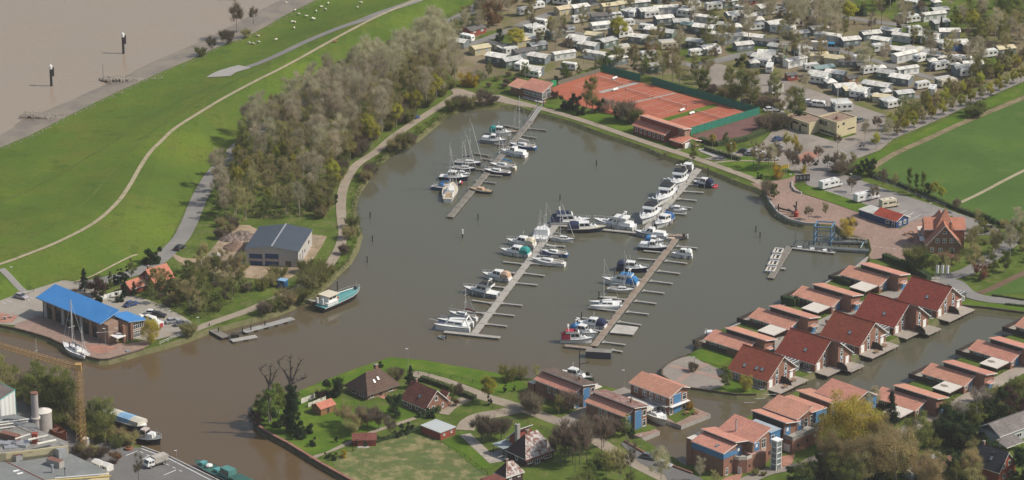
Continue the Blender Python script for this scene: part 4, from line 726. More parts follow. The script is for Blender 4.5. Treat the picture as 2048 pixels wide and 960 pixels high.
wall(o,-14.2,2.4,[(2.92,-.3),(3.6,-.3),(3.6,5.6),(2.92,5.6)],REDB,'tall_wall');wall(o,-14,5.6,[(3.62,-.3),(6,-.3),(6,5.0),(3.62,5.6)],BRICK2);roof(o,-14.3,6.1,2.5,5.9,6.5,5.2,PINK)
for k in range(7):win(o,-13.4+k*2.0,.5,.8,'-y',.9,1.3)
roof(o,2.6,8.6,-.7,2.2,3.6,3.0,BRIGHTT);block(o,3.0,6.6,0,3.5,-.3,2.1,REDB,'annex');roof(o,5.5,10.6,3.6,2.99,6.6,2.1,BRIGHTT);win(o,8.6,2.0,.1,'+x',2.8,1.8,'shutter','garage_door');block(o,6.62,8.6,.8,3.4,-.3,2.1,REDB,'annex')
for x,y in((8.4,.1),(10.2,5.8),(10.2,3.9)):mb=MB();mb.box(x-.1,x+.1,y-.1,y+.1,0,2.5,OCHRE);mb.build('porch_post',o)
o=anchored('hotel_building','cream two-storey flat-roofed building at the car park','building',(1673.7,245.5),6.5,40)
def flat(o,x0,x1,y0,y1,h,m=CREAM,top=None):
 block(o,x0,x1,y0,y1,-.3,h-.2,m,'wall',top or mat('brown_gravel_roof',(.27,.19,.14),.95,.2,.4))
 mb=MB()
 for a in((x0-.05,x1+.05,y0-.05,y0+.2),(x0-.05,x1+.05,y1-.2,y1+.05),(x0-.05,x0+.2,y0+.2,y1-.2),(x1-.2,x1+.05,y0+.2,y1-.2)):mb.box(*a,h-.19,h+.12,m)
 mb.build('parapet',o)
flat(o,0,9.3,0,8.4,5.3);flat(o,-4.4,3.4,8.42,19.8,3.8)
for y in(1.6,4.6):win(o,0,y+.6,.7,'-x',2.8,.6,'dark')
win(o,0,6.3,3.0,'-x',3.6,1.5,'dark');win(o,0,6.8,.6,'-x',2.4,.6,'dark')
for y in(10,14):win(o,-4.4,y+.8,2.3,'-x',2.8,.7,'dark');win(o,-4.4,y+2.6,0,'-x',.8,2.2,'dark','door')
for x,z,w_ in((3.2,3.9,.9),(.8,3.4,.5),(6.8,1.8,3.2)):win(o,x,0,z,'-y',w_,.8 if w_<2 else.4,'dark')
chimney(o,3.2,3.2,5.1,6.1,.7,REDB);mb=MB();mb.cyl((8.2,8.0,0),(8.2,8.0,13.5),.09,WHITE,n=6);mb.build('roof_mast',o)
for y in(2,5.5):mb=MB();mb.cyl((0-.1,y,0),(-.1,y,5),.06,METAL,n=5);mb.build('downpipe',o)
o=anchored('blue_hut','dark blue wooden hut with red roof on the harbour square','hut',(1793.4,443),3.7,-46)
wall(o,-9.0,-.4,[(.4,-.2),(6.0,-.2),(6.0,2.3),(3.4,3.6),(.4,2.3)],BLUED);roof(o,-9.5,0,0,2.45,3.4,4.0,mat('hut_red_roof',(.33,.06,.035),.8,tile=(.3,.34)));roof(o,-9.5,0,3.4,3.99,6.6,2.4,mat('hut_red_roof',(.33,.06,.035)))
block(o,-15.6,-9.02,.6,5.8,-.2,2.2,BLUED,'side_wing');block(o,-15.9,-9.52,.3,6.2,2.2,2.4,METAL,'flat_roof',mat('pale_felt',(.42,.41,.38),.9))
win(o,-.4,2.2,.7,'+x',1.2,1.3,'grid');win(o,-.4,4.4,.7,'+x',1.2,1.3,'grid');win(o,-1.6,.4,.0,'-y',1.0,2.0,'white','door');win(o,-4.0,.4,.8,'-y',1.4,1.0)
o=anchored('cross_gabled_house','tall dark brick house with large cross-gabled orange roof by the square','house',(1853,505),L,0)
mb=MB();pr=[(0,-.3),(9.9,-.3),(9.9,3.0),(5.1,8.6),(0,3.0)];mb.loft([[(x,-1.2,z)for x,z in pr],[(x,13,z)for x,z in pr]][::-1],BRICK);mb.build('wall',o)
ORR=mat('orange_tiles',(.43,.185,.12),.85,.1,.3,tile=(.34,.3))
for a,b,c,d in((-.5,2.7,5.1,9.1),(5.1,9.1,10.4,2.7)):
 mb=MB();slab(mb,[(a,-1.6,b),(c,-1.6,d),(c,13.4,d),(a,13.4,b)],.25,ORR);mb.build('roof',o)
for x0,x1 in((-.6,5.0),(5.2,12.0)):
 mb=MB();mb.box(x0+.3 if x0<3 else 5.3,x1 if x0<3 else 11.6,3.2,10.5,-.3,6.2,BRICK);mb.build('dormer_wall',o)
 mb=MB();slab(mb,[(x0,2.8,6.3),(x1,2.8,6.3),(x1,6.8,8.9),(x0,6.8,8.9)],.2,ORR);slab(mb,[(x0,6.8,8.9),(x1,6.8,8.9),(x1,10.8,6.3),(x0,10.8,6.3)],.2,ORR);mb.build('dormer_roof',o)
mb=MB();ap=(6.0,5.6,12.2);b4=[(2.6,2.2,6.6),(8.6,2.2,6.6),(8.6,9.0,6.6),(2.6,9.0,6.6)]
for i in range(4):mb.poly([b4[i],b4[(i+1)%4],ap],ORR)
mb.build('roof_spire',o);chimney(o,7.0,1.5,6.8,9.2,.7)
for x,z in((3.0,3.5),(5.1,3.5),(7.2,3.5),(1.5,.6),(4.0,.5)):win(o,x,-1.2,z,'-y',1.1,1.4,'grid')
win(o,7.4,-1.2,-.1,'-y',1.4,2.0,'white','door');win(o,5.1,-1.2,6.4,'-y',1.1,.7)
win(o,-.3,6.8,3.5,'-x',1.4,1.6);block(o,-1.6,0,3.4,6.2,2.4,3.0,WHITE,'balcony')
mb=MB();q=[(1.7,-7.1),(9.1,-9.7),(6.4,-11.6),(.5,-9.5)]
mb.mesh([(a,b,2.3)for a,b in q]+[(4.6,-9.2,3.3)],[(0,3,4),(3,2,4),(2,1,4),(1,0,4)],WINE)
mb.build('pavilion_roof',o)
for a,b in q:mb=MB();mb.cyl((a*.95+.2,b*.98-.1,0),(a*.95+.2,b*.98-.1,2.3),.08,OCHRE,n=6);mb.build('pavilion_post',o)
o=anchored('dark_roofed_house','red brick house with black tiled roof at the lower right','house',(1999,946),4.2,-42)
wall(o,-8.6,-.4,[(.3,-.4),(7.9,-.4),(7.9,2.6),(4.0,6.9),(.3,2.6)],REDB);roof(o,-9,0,0,2.9,4.0,7.4,SLATE);roof(o,-9,0,4.0,7.39,8.2,2.7,SLATE)
for y,z in((2.4,3.4),(4.9,3.6),(2.6,.6),(5.4,.7)):win(o,-.4,y,z,'+x',1.1,1.3)
chimney(o,-8.0,4.2,7,8.2,.6);skylight(o,-4,2,5.3,math.atan(1.1));skylight(o,-4.2,3.2,6.6,math.atan(1.1),.5,.5)
o=anchored('grey_roofed_house','pale house with grey-brown roof cut off by the right edge','house',(2000,874),4.4,40)
block(o,.4,14,.5,8,-.4,3.1,mat('pale_render',(.4,.43,.45),.8));roof(o,0,15,0,3.2,4.2,5.6,mat('grey_tiles',(.17,.15,.14),.9,tile=(.3,.34)));roof(o,0,15,4.2,5.59,8.4,3.2,mat('grey_tiles',(.17,.15,.14)));roof(o,-1.8,5.0,-4.2,2.0,-.1,2.9,mat('grey_tiles',(.17,.15,.14)),name='porch_roof');win(o,8,.5,.7,'-y',2,1.3)
o=anchored('low_brown_house','low house with weathered brown roof half hidden by trees at the bottom right','house',(1862,948),3.4,30)
wall(o,.3,8.7,[(.3,-.3),(7.7,-.3),(7.7,2.0),(4,3.6),(.3,2.0)],REDB);roof(o,0,9,0,2.2,4,4.0,mat('rusty_tiles',(.19,.10,.07),.9,tile=(.3,.34)));roof(o,0,9,4,3.99,8,2.1,mat('rusty_tiles',(.19,.10,.07)));block(o,-4,-.1,3,7,-.3,2.2,mat('pale_render',(.4,.43,.45)),'extension',FLATR)
o=anchored('greenhouse','white-framed greenhouse between bushes at the bottom right','greenhouse',(1858,930),L,25);wall(o,0,4,[(0,0),(2.6,0),(2.6,1.7),(1.3,2.4),(0,1.7)],mat('polytunnel',(.62,.62,.58),.4));rail(o,[(0,0),(4,0)],0,1.7,WHITE)
o=anchored('flat_roofed_factory','flat grey-roofed factory with curved cream wall at the lower left','factory',(216,932),5.2,-45)
GP=lambda px,z:(lambda p:(p.x,p.y,z))(G(px[0],px[1],z))
def poly_block(name,label,cat,P,zt,m,mt,z0=L,group=None):
 Q=[G(a,b,zt)for a,b in P];c=sum(Q,Vector((0,0,0)))/len(Q);o2=thing(name,label,cat,(c.x,c.y,z0),0,group)
 mb=MB();mb.prism([(q.x-c.x,q.y-c.y)for q in Q],-.1,zt-z0,m,mt);mb.build('wall',o2);return o2,c
bpy.data.objects.remove(o)
f1,c1=poly_block('factory_building','low factory with grey-green felt roof in the bottom left corner','factory',[(-60,905),(22,925),(140,907),(218,943),(150,970),(90,1010),(-60,1010)],5.2,CREAM,GREYR)
f2,c2=poly_block('factory_building','long factory with cream parapet wall and roof machinery','factory',[(-80,905),(12,905),(136,890),(136,884),(85,862),(0,843),(-80,830)],7.6,CREAM,mat('dirty_roof',(.24,.23,.21),.9,.25,.5,wear=((.14,.13,.12),.8,.55)))
f3,c3=poly_block('factory_building','middle factory section with smooth grey roof behind the chimney','factory',[(-80,838),(0,833),(28,828),(60,838),(80,858),(40,868),(-80,862)],6.6,mat('grey_wall',(.3,.3,.28),.8),GREYR)
def on(o2,c,px,z):p=G(px[0],px[1],z);return p.x-c.x,p.y-c.y,z-L
for P in([(-60,908),(12,908),(136,893)],):
 mb=MB()
 for a,b in zip(P,P[1:]):
  p,q=on(f2,c2,a,7.6),on(f2,c2,b,7.6);d=Vector((q[0]-p[0],q[1]-p[1]));n=Vector((-d.y,d.x)).normalized()*.15
  mb.hexa([(p[0]-n.x,p[1]-n.y,p[2]-.1),(q[0]-n.x,q[1]-n.y,q[2]-.1),(q[0]+n.x,q[1]+n.y,q[2]-.1),(p[0]+n.x,p[1]+n.y,p[2]-.1)],[(p[0]-n.x,p[1]-n.y,p[2]+.3),(q[0]-n.x,q[1]-n.y,q[2]+.3),(q[0]+n.x,q[1]+n.y,q[2]+.3),(p[0]+n.x,p[1]+n.y,p[2]+.3)],CREAM)
 mb.build('parapet',f2)
def roofbox(o2,c,px,z,w_,d_,h,m,name,hd=-45,mt=None):
 x,y,zz=on(o2,c,px,z);mb=MB();mb.box(x-w_/2,x+w_/2,y-d_/2,y+d_/2,zz,zz+h,m,mt,rz=R(hd),piv=(x,y));return mb.build(name,o2)
RUST=mat('rusty_brown',(.20,.10,.075),.85,.25,.8)
roofbox(f1,c1,(111,931),5.2,4.4,1.9,1.7,CONC,'roof_unit',-35,RUST);roofbox(f1,c1,(122,912),5.2,2.6,2.2,2.4,METAL,'roof_unit',40);roofbox(f1,c1,(36,920),5.2,2.0,1.6,1.6,METAL,'roof_unit',40,RUST)
x,y,z=on(f1,c1,(105,945),5.2);mb=MB();mb.cyl((x,y,z),(x,y,z+2),.3,METAL);mb.cyl((x,y,z+2),(x,y,z+2.15),.42,METAL);mb.build('flue',f1)
x,y,z=on(f1,c1,(130,952),5.2);mb=MB();mb.cyl((x,y,z),(x,y,z+1.9),.08,DWOOD);mb.box(x-.2,x+.2,y-.2,y+.2,z+1.9,z+2.2,DWOOD);mb.build('vent_pipe',f1)
for px in((32,942),(40,947)):roofbox(f1,c1,px,5.2,1.6,.7,.12,WHITE,'roof_light',30)
x,y,z=on(f1,c1,(-20,905),5.2);a=on(f1,c1,(10,922),5.25);b=on(f1,c1,(92,962),5.25);mb=MB();mb.cyl(a,b,.12,REDB,n=5);mb.build('roof_seam',f1)
for i,(px,w_,h)in enumerate([((20,878),5.2,1.6),((45,892),3,.7),((5,890),4,.8),((38,886),6,.5),((22,895),3.5,.4)]):roofbox(f2,c2,px,7.6,w_,2.0,h,RUST if i==0 else METAL,'roof_unit',-30+11*i)
roofbox(f2,c2,(70,886),7.6,1.4,1.4,2.8,REDB,'brick_stack',0)
def pipe(o2,c,a,b,z,r_,m,name='duct'):
 p=on(o2,c,a,z);q=on(o2,c,b,z);mb=MB();mb.cyl(p,q,r_,m,n=8);return mb.build(name,o2)
for a,b,r_ in(((56,880),(95,871),.3),((74,888),(112,880),.35),((30,878),(60,868),.2)):pipe(f2,c2,a,b,9.2,r_,mat('white_duct',(.62,.6,.54),.6))
for a,b in(((-40,850),(58,838)),((-40,855),(56,843)),((-40,862),(30,853))):pipe(f3,c3,a,b,8.0,.22,mat('white_duct',(.62,.6,.54),.6))
pipe(f3,c3,(25,843),(70,862),8.3,.15,METAL);pipe(f1,c1,(90,962),(222,952),7.2,.28,mat('yellow_pipe',(.55,.42,.16),.7));pipe(f1,c1,(110,956),(218,947),7.6,.12,WHITE)
for a,b in(((22,905),(30,903)),((60,904),(72,901)),((84,899),(98,896))):
 pass
o,c=poly_block('white_hall','white hall with dark curved roof and green edges at the left edge','hall',[(30,780),(0,766),(-70,740),(-130,770),(-60,800),(0,800)],9.5,mat('white_sheet',(.66,.68,.66),.7,.05,wave=(0,.4)),mat('dark_brown_roof',(.15,.12,.11),.8))
mb=MB();p=on(o,c,(30,780),9.5);TEAL=mat('teal_trim',(.12,.38,.33),.6);mb.box(p[0]-.15,p[0]+.1,p[1]-.15,p[1]+.1,0,p[2],TEAL)
q1=on(o,c,(0,766),9.5);q2=on(o,c,(-70,740),9.5);mb.cyl(p,q1,.16,TEAL,n=5);mb.cyl(q1,q2,.16,TEAL,n=5);p3=on(o,c,(0,800),9.5);mb.cyl(p,p3,.14,TEAL,n=5);mb.build('edge_trim',o)
p=G(88,868,L);o=thing('silo','round pale metal silo with conical top beside the chimney','silo',(p.x,p.y,L),0);mb=MB();SIL=mat('silo_metal',(.40,.37,.34),.6,.12,.6)
mb.cyl((0,0,0),(0,0,6.6),2.3,SIL,n=20,cap=False);mb.build('tank',o,smooth=True);mb=MB();mb.cyl((0,0,6.6),(0,0,7.5),2.4,mat('silo_top',(.6,.56,.5),.6),.15,n=20);mb.build('cone_roof',o)
for k in range(10):t=k*.628;mb=MB();mb.box(.2,2.3,-.03,.03,0,.08,METAL);q=mb.build('roof_rib',o);q.rotation_euler=(0,R(21),t);q.location=(0,0,7.38)
p=G(73,880,L);o=thing('chimney_stack','tall grey cylindrical chimney in front of the silo','chimney',(p.x,p.y,L),0);mb=MB();CHM=mat('chimney_metal',(.36,.33,.33),.6,.1)
mb.cyl((0,0,0),(0,0,13.2),.95,CHM,n=16);mb.build('shaft',o,smooth=False);mb=MB();mb.cyl((0,0,13.2),(0,0,13.5),1.05,RUST,n=16);mb.build('rim',o);mb=MB();mb.cyl((0,0,6.2),(0,0,6.6),1.3,FLATR,n=16);mb.build('collar',o)
for px,lb in(((172,892),'left of two beige tanks by the crane foot'),((183,885),'right of two beige tanks by the crane foot')):
 p=G(*px,L);o=thing('storage_tank',lb,'tank',(p.x,p.y,L),0,'beige tanks beside the crane');mb=MB();mb.cyl((0,0,0),(0,0,2.3),1.0 if px[0]<180 else.75,SIL,n=14);mb.build('tank',o);mb=MB();mb.cyl((0,0,2.3),(0,0,2.55),1.02 if px[0]<180 else.78,FLATR,.5,n=14);mb.build('lid',o)
for px,w_,hd,lb in(((198,935),3.4,-45,'white tarpaulin-covered shed beside the factory'),((214,940),2.4,-40,'small white bag-like tent next to the factory corner')):
 p=G(*px,L);o=thing('white_tent',lb,'tent',(p.x,p.y,L),R(hd));wall(o,-w_/2,w_/2,[(-1.2,0),(1.2,0),(1.2,1.5),(0,2.1),(-1.2,1.5)],mat('white_tarp',(.7,.69,.64),.7,.06));win(o,0,-1.2,.3,'-y',.7,.9,'dark','opening')
p=G(117,874,L);o=thing('rusty_hull','rust-brown scrap boat hull lying on the quay','scrap hull',(p.x,p.y,L+.1),R(-55));mb=MB()
ri=[[(x,-w_,h),(x,-w_*.6,0),(x,w_*.6,0),(x,w_,h)]for x,w_,h in((-4,1.0,2.2),(-2,1.5,2.0),(1,1.5,2.0),(3.2,.9,2.3),(4.2,.1,2.6))]
mb.loft(ri,mat('red_rust',(.24,.075,.04),.9,.3,.8),closed=False,cap0=False,cap1=False);mb.build('hull',o);mb=MB();mb.box(-2.2,-1.8,-1.3,1.3,.2,1.6,RUST);mb.box(1,1.3,-1.2,1.2,.2,1.8,RUST);mb.build('bulkhead',o)
PLANK=mat('pontoon_planks',(0.36,0.34,0.30),0.85,0.12,0.5,wave=(0,0.3))
PLANKB=mat('brown_planks',(0.27,0.21,0.16),0.85,0.15,0.5,wave=(0,0.3))
PLANKD=mat('old_planks',(0.20,0.18,0.15),0.85,0.2,0.5,wave=(0,0.3))
FLOAT=mat('float',(0.10,0.10,0.10),0.8,0.2)
FLOATG=mat('concrete_float',(0.30,0.29,0.27),0.8,0.2)
TIMB=mat('pile_timber',(0.045,0.038,0.03),0.9,0.3,1.0)
def span(o,a,b,w_,m,name,z=.55,th=.16,flo=True,taper=None,ph=.5,o0=None):
 """pontoon body from photo point a to b, as a part with floats"""
 p,q=G(a[0],a[1],z),G(b[0],b[1],z);d=q-p;l=d.length
 mb=MB();mb.box(0,l,-w_/2,w_/2,-th,0,m)
 if taper:mb.poly([(0,-taper,-.005),(taper*1.2,-w_/2,-.005),(taper*1.2,w_/2,-.005),(0,taper,-.005)],m)
 for s in(-1,1):mb.box(0,l,s*w_/2-.04,s*w_/2+.04,-th,.03,FLOATG)
 part=mb.build(name,None);part.location=p;part.rotation_euler=(0,0,math.atan2(d.y,d.x))
 part.parent=o;part.location=p-o.location
 if flo:
  n=max(2,int(l/3.2));k=l/n
  for i in range(n):fm=MB();fm.box(i*k+k*.22,i*k+k*.80,-w_/2-.06,w_/2+.06,-.85,-th-.01,FLOAT if i%2 or w_>1.2 else FLOATG);fm.build('float',part)
 return part
def pile(px,h=3.0,r_=.17,cap=None,label='dark timber mooring pile standing in the basin',o=None,grp='mooring piles in the basin'):
 p=G(px[0],px[1],0);mb=MB();mb.cyl((0,0,-1),(0,0,h),r_,TIMB,n=8)
 if cap:mb.cyl((0,0,h-cap),(0,0,h+.05),r_*1.25,WHITE,n=8)
 q=mb.build('mooring_pile');q.location=p if o is None else p-o.location
 if o:q.parent=o
 else:tag(q,label,'mooring pile',grp)
 return q
def pier(label,a,b,w_,m,segs,fingers,heads=(),fw=.75,fm=None):
 p=G(a[0],a[1],0);o=thing('pontoon',label,'pontoon',p)
 for i in range(segs):
  f=lambda t:(a[0]+(b[0]-a[0])*t,a[1]+(b[1]-a[1])*t)
  span(o,f((i+.01)/segs),f((i+.99)/segs),w_,m,'walkway')
 for(c,d)in fingers:
  span(o,c,d,fw,fm or PLANK,'finger_pontoon',z=.5,taper=1.1)
 for(c,d,ww)in heads:span(o,c,d,ww,m if ww>1 else PLANK,'cross_pontoon',z=.57)
 ang=math.atan2(*(reversed(tuple((G(*b)-G(*a)).xy))))
 for i in range(segs):
  t=(i+.5)/segs;q=G(a[0]+(b[0]-a[0])*t,a[1]+(b[1]-a[1])*t,.55)-o.location
  mb=MB();s=w_/2-.15;x,y=q.x-math.sin(ang)*s,q.y+math.cos(ang)*s
  mb.box(x-.12,x+.12,y-.12,y+.12,q.z,q.z+.95,FLOATG);mb.box(x-.14,x+.14,y-.14,y+.14,q.z+.95,q.z+1.05,BLUED);mb.build('power_post',o)
 return o
o=pier('oldest brown pontoon with yachts, reaching out from the head of the basin',(899.5,434),(1061,242),2.0,PLANKD,10,[((980,311),(948,306)),((1037,256),(1007,250)),((1056,256),(1094,260)),((1041,270),(1073,275.5)),((949,360),(992,366)),((964,348),(1004,351.5)),((971,340),(945,337)),((985,320),(960,316)),((1010,290),(988,287))],fm=PLANKD)
mb=MB();p,q=G(1061,242,.6),G(1081,213,1.7);o2=thing('gangway','pale metal gangway leading down to the old pontoon','gangway',p);d=q-p;n=Vector((-d.y,d.x,0)).normalized()*.8
for s in(-1,1):
 mb=MB();mb.cyl(n*s,d+n*s,.07,METAL,n=5);mb.cyl(n*s+Vector((0,0,1.1)),d+n*s+Vector((0,0,1.1)),.07,METAL,n=5)
 for k in range(9):mb.cyl(d*k/8+n*s,d*k/8+n*s+Vector((0,0,1.1)),.05,METAL,n=5)
 mb.build('side_rail',o2)
mb=MB();mb.hexa([(-n)+Vector((0,0,-.12)),d-n+Vector((0,0,-.12)),d+n+Vector((0,0,-.12)),n+Vector((0,0,-.12))],[-n,d-n,d+n,n],PLANK);mb.build('walkway',o2)
mb=MB();[mb.box(d.x-1+2*i-.08,d.x-.84+2*i,d.y-.1,d.y+.1,d.z,d.z+2.1,BLUED)for i in(0,1)];mb.box(d.x-1.1,d.x+1.2,d.y-.1,d.y+.1,d.z+2.1,d.z+2.3,BLUED);mb.build('gate_frame',o2)
pier('left of the two long pontoons in the middle of the basin, grey planks',(947,669),(1111.5,450),2.1,PLANK,10,[((1047,527.5),(1006,523)),((1033,546),(990.5,541.5)),((985,606),(943,600)),((971,626.5),(926.5,621.5)),((1013,575),(975,571)),((1092,490),(1131,492.5)),((1075,508.5),(1117,512)),((1062,526),(1103,530.5)),((1046,545.5),(1089,551)),((1030,565),(1075,569.5)),((1002,606),(1044.6,610.5)),((985,626),(1029,631)),((971,647),(1014,652))],[((888,663),(1000,674.7),1.6),((1087,447.5),(1136,452),1.5)])
pier('cross pontoon carrying the three biggest yachts between the long pontoons',(1136,452),(1286,466.5),1.5,PLANK,4,[])
pier('right-hand cross pontoon end with brown planks',(1290,467),(1372,471),2.0,PLANKB,2,[])
o=pier('right of the two long pontoons in the middle of the basin, brown planks',(1187,692),(1352,477.5),1.9,PLANKB,10,[((1330,505),(1287,501)),((1318.5,520),(1276,516.5)),((1288,559),(1229.5,553.5)),((1256,599.5),(1197.5,593)),((1238,622),(1177,615)),((1224,642.4),(1164,635)),((1206,662),(1146.4,654)),((1300,541),(1262,536)),((1270,581),(1225,577)),((1353,491.7),(1395,495.8)),((1330,520.8),(1374,526.4)),((1315.5,541),(1360,546.8)),((1299.5,561),(1344.7,566.6)),((1285,580.6),(1328.7,586)),((1269,601),(1312.6,606.8)),((1253,622.6),(1297.5,628)),((1235.4,642.4),(1282,649.7)),((1204.8,683.2),(1250.8,689)),((1222,699),(1244.7,703))],[((1130,690.5),(1183,696),1.6)])
P=[G(a,b,.6)-o.location for a,b in((1219.3,665),(1266,669.5),(1277,654),(1232.4,649))]
mb=MB();mb.prism([(p.x,p.y)for p in P],.3,.62,FLOATG,mat('pale_deck',(.42,.40,.36),.85));mb.build('wide_platform',o)
p=G(1171,716,0);o2=thing('pontoon_hut','dark box-like breakwater pontoon at the near end of the brown pontoon','floating box',p,R(-9));mb=MB();mb.box(0,7.1,0,2.6,-.6,1.9,mat('dark_navy_side',(.055,.065,.085),.8));mb.build('hull',o2);mb=MB();mb.box(-.08,7.2,-.08,2.7,1.9,2.02,mat('box_top',(.2,.19,.17),.9));mb.build('deck',o2)
pier('short upper right pontoon with large motor yachts along its left side',(1286,466),(1404.6,329.4),2.2,PLANK,7,[((1387.7,354.7),(1406.5,356.6)),((1378,368),(1423,371.6)),((1367,382),(1407.4,384.7)),((1355.8,397),(1393.3,400.7)),((1348,412),(1383.6,415.3)),((1330.5,425),(1372.7,428))])
o=thing('jetty','dark jetties forming the slipway below the blue boat lift','jetty',G(1620,491,0))
for a,b in(((1618,492),(1738,500)),((1663,481),(1741,483))):span(o,a,b,1.6,mat('slip_green',(.10,.12,.12),.8),'jetty_arm',z=1.0,th=.5,flo=False)
for a,b in(((1618,492),(1738,500)),((1663,481),(1741,483))):
 for k in range(7):
  t=k/6;q=G(a[0]+(b[0]-a[0])*t,a[1]+(b[1]-a[1])*t,0)-o.location;mb=MB();mb.cyl((q.x,q.y,-1),(q.x,q.y,1.4),.16,TIMB);mb.build('jetty_pile',o)
q=G(1721,496,1.2)-o.location;q2=G(1727,485,1.2)-o.location;mb=MB();mb.cyl(q,q2,.14,mat('pale_blue_steel',(.3,.45,.5),.5));mb.build('crossbeam',o)
o=thing('pontoon','pontoon strip with white floats running right under the boat lift','pontoon',G(1582,495,0))
span(o,(1583,495),(1670,505),1.4,FLOATG,'walkway')
for k in range(7):
 t=(k+.4)/7;q=G(1583+87*t,493+10*t,.55)-o.location;mb=MB();mb.box(-.9,.5,-.35,.35,0,.35,WHITE if k%2 else FLOAT);e=mb.build('stored_float',o);e.location=q;e.rotation_euler=(0,0,R(-15+9*k))
o=thing('pontoon','brown pontoon beside a row of white jet-ski docks near the boat lift','pontoon',G(1541,556,0))
span(o,(1541,556),(1580,492),1.9,PLANKD,'walkway');span(o,(1562,536),(1571,537),1.2,PLANK,'finger_pontoon')
for k in range(4):
 t=k/4;a=(1532+19.5*t,545-49*t);q=G(a[0]+6,a[1],.2);e=thing('floating_dock','white floating jet-ski dock, number %s from the near end of the row'%('one','two','three','four')[k],'floating dock',q,R(74),'white floating docks')
 for xx in(-.2,3.6):
  mb=MB();mb.box(xx,xx+.7,-1.5,1.3,0,.55,mat('worn_float',(.42,.42,.40),.8,.15,1.5));mb.build('cross_float',e)
 for yy in(-1.5,-.1,.9):mb=MB();mb.box(.52,3.58,yy,yy+.4,0,.45,FLATR);mb.build('side_float',e)
o=thing('pontoon','old timber landing stage on the left shore below the path','pontoon',G(418,657,0))
span(o,(418,655),(452,674),2.4,PLANKD,'walkway',z=.8);span(o,(463,681),(513,672),2.2,PLANK,'walkway',z=.6);span(o,(487,663),(586,636),2.3,FLOATG,'walkway',z=.7)
q=G(470,672,.8)-o.location;mb=MB();mb.box(q.x-1.2,q.x+1.2,q.y-.8,q.y+.8,q.z-.2,q.z+.7,TIMB);mb.build('winch_box',o)
for a in((419,660),(437,668),(485,668),(502,664),(530,655)):pile(a,2.0,o=o)
o=thing('gangway','narrow pale landing stage leading to the teal barge','gangway',G(604,597,0));span(o,(604,596),(643,605),1.2,PLANK,'walkway',z=1.0)
for x in(604,612,636):pile((x,598+(x-604)*.2),2.2,.14,o=o)
for i,(px,lb)in enumerate([((740.5,436),'farthest of three piles off the left shore'),((745,483),'middle of three piles off the left shore'),((734.5,525),'nearest of three piles off the left shore'),((956,440),'pile just right of the old pontoon tip'),((1193,332),'lone pile below the tennis hall'),((1120,401),'lone pile in the middle of the basin above the big yachts'),((1511.7,464),'farther of two piles left of the jet-ski docks'),((1520,476),'nearer of two piles left of the jet-ski docks'),((675,582),'tall pile behind the teal barge'),((1416,352),'pile at the top of the upper right pontoon')]):pile(px,2.0 if i<8 else 3,label=lb)
pile((925,475),2.6,.2,1.4,'mooring pile with white top in the middle of the basin',grp=None)if False else tag(pile((925,475),2.6,.2,1.4),'white-topped mooring pile alone in the basin','mooring pile')
for a,t in(((1155,656),'nearest'),((1163,640),'second nearest'),((1198,598),'third'),((1229,556),'farthest')):pile(a,2.4,label=t+' dark pile at the left finger tips of the brown pontoon',grp='piles at the finger ends')
for i,(px,lb)in enumerate([((103,172),'nearest white-capped dolphin pile in the river, leftmost'),((247,107),'white-capped dolphin pile in the river, middle of three'),((469,0),'farthest dolphin pile in the river at the top edge')]):
 o=thing('river_dolphin',lb,'dolphin pile',G(*px,0),0,'white-capped dolphin piles in the river')
 mb=MB();mb.cyl((0,0,-2),(0,0,6.2),.45,mat('black_steel',(.03,.03,.03),.7),n=12);mb.build('pile',o);mb=MB();mb.cyl((0,0,6.2),(0,0,7.4),.62,WHITE,n=12);mb.cyl((0,0,7.4),(0,0,7.9),.25,WHITE,n=8);mb.build('white_cap',o)
 mb=MB();mb.box(.4,1.1,-.25,.25,3.6,6.8,mat('purple_black',(.07,.05,.06),.7));mb.build('fender',o)
p=G(207,163,0);mb=MB();mb.cyl((0,0,0),(0,0,6.5),.06,TIMB,n=5);mb.build('pole');tag(bpy.data.objects['pole'],'thin pole at the tip of the farther stone groyne','pole');bpy.data.objects['pole'].location=p
HW=mat('boat_white',(0.72,0.72,0.70),0.35,0.05,0.6);CREAMB=mat('boat_cream',(0.62,0.56,0.42),0.4,0.06)
NAVY=mat('navy',(0.018,0.025,0.06),0.35,0.1);BLACKH=mat('black_hull',(0.02,0.02,0.025),0.35,0.1);GREYH=mat('grey_hull',(0.32,0.34,0.36),0.4,0.1);BLUEH=mat('blue_hull',(0.03,0.10,0.26),0.35,0.1)
TEALC=mat('teal_canvas',(0.03,0.26,0.24),0.8,0.12);NAVYC=mat('navy_canvas',(0.02,0.03,0.075),0.85,0.15);BLUEC=mat('blue_canvas',(0.04,0.19,0.42),0.85,0.12);REDC=mat('red_canvas',(0.36,0.025,0.05),0.85,0.1);BLACKC=mat('black_canvas',(0.03,0.03,0.035),0.85,0.15);TANC=mat('tan_canvas',(0.52,0.36,0.25),0.85,0.1);GREYC=mat('grey_canvas',(0.22,0.24,0.25),0.85,0.1)
TEAK=mat('teak_deck',(0.34,0.25,0.16),0.8,0.12,1.0);BGL=mat('boat_glass',(0.02,0.025,0.03),0.1,0.2,spec=0.8);MASTM=mat('mast_alloy',(0.6,0.6,0.6),0.4,0.05,metallic=.3);SAILM=mat('sail_cloth',(.62,.6,.55),.8,.06)
def half(t,full=.42,blunt=.82):
 if t<full:return blunt+(1-blunt)*(t/full)**.7
 u=(t-full)/(1-full);return max(0.02,(1-u**2.1))
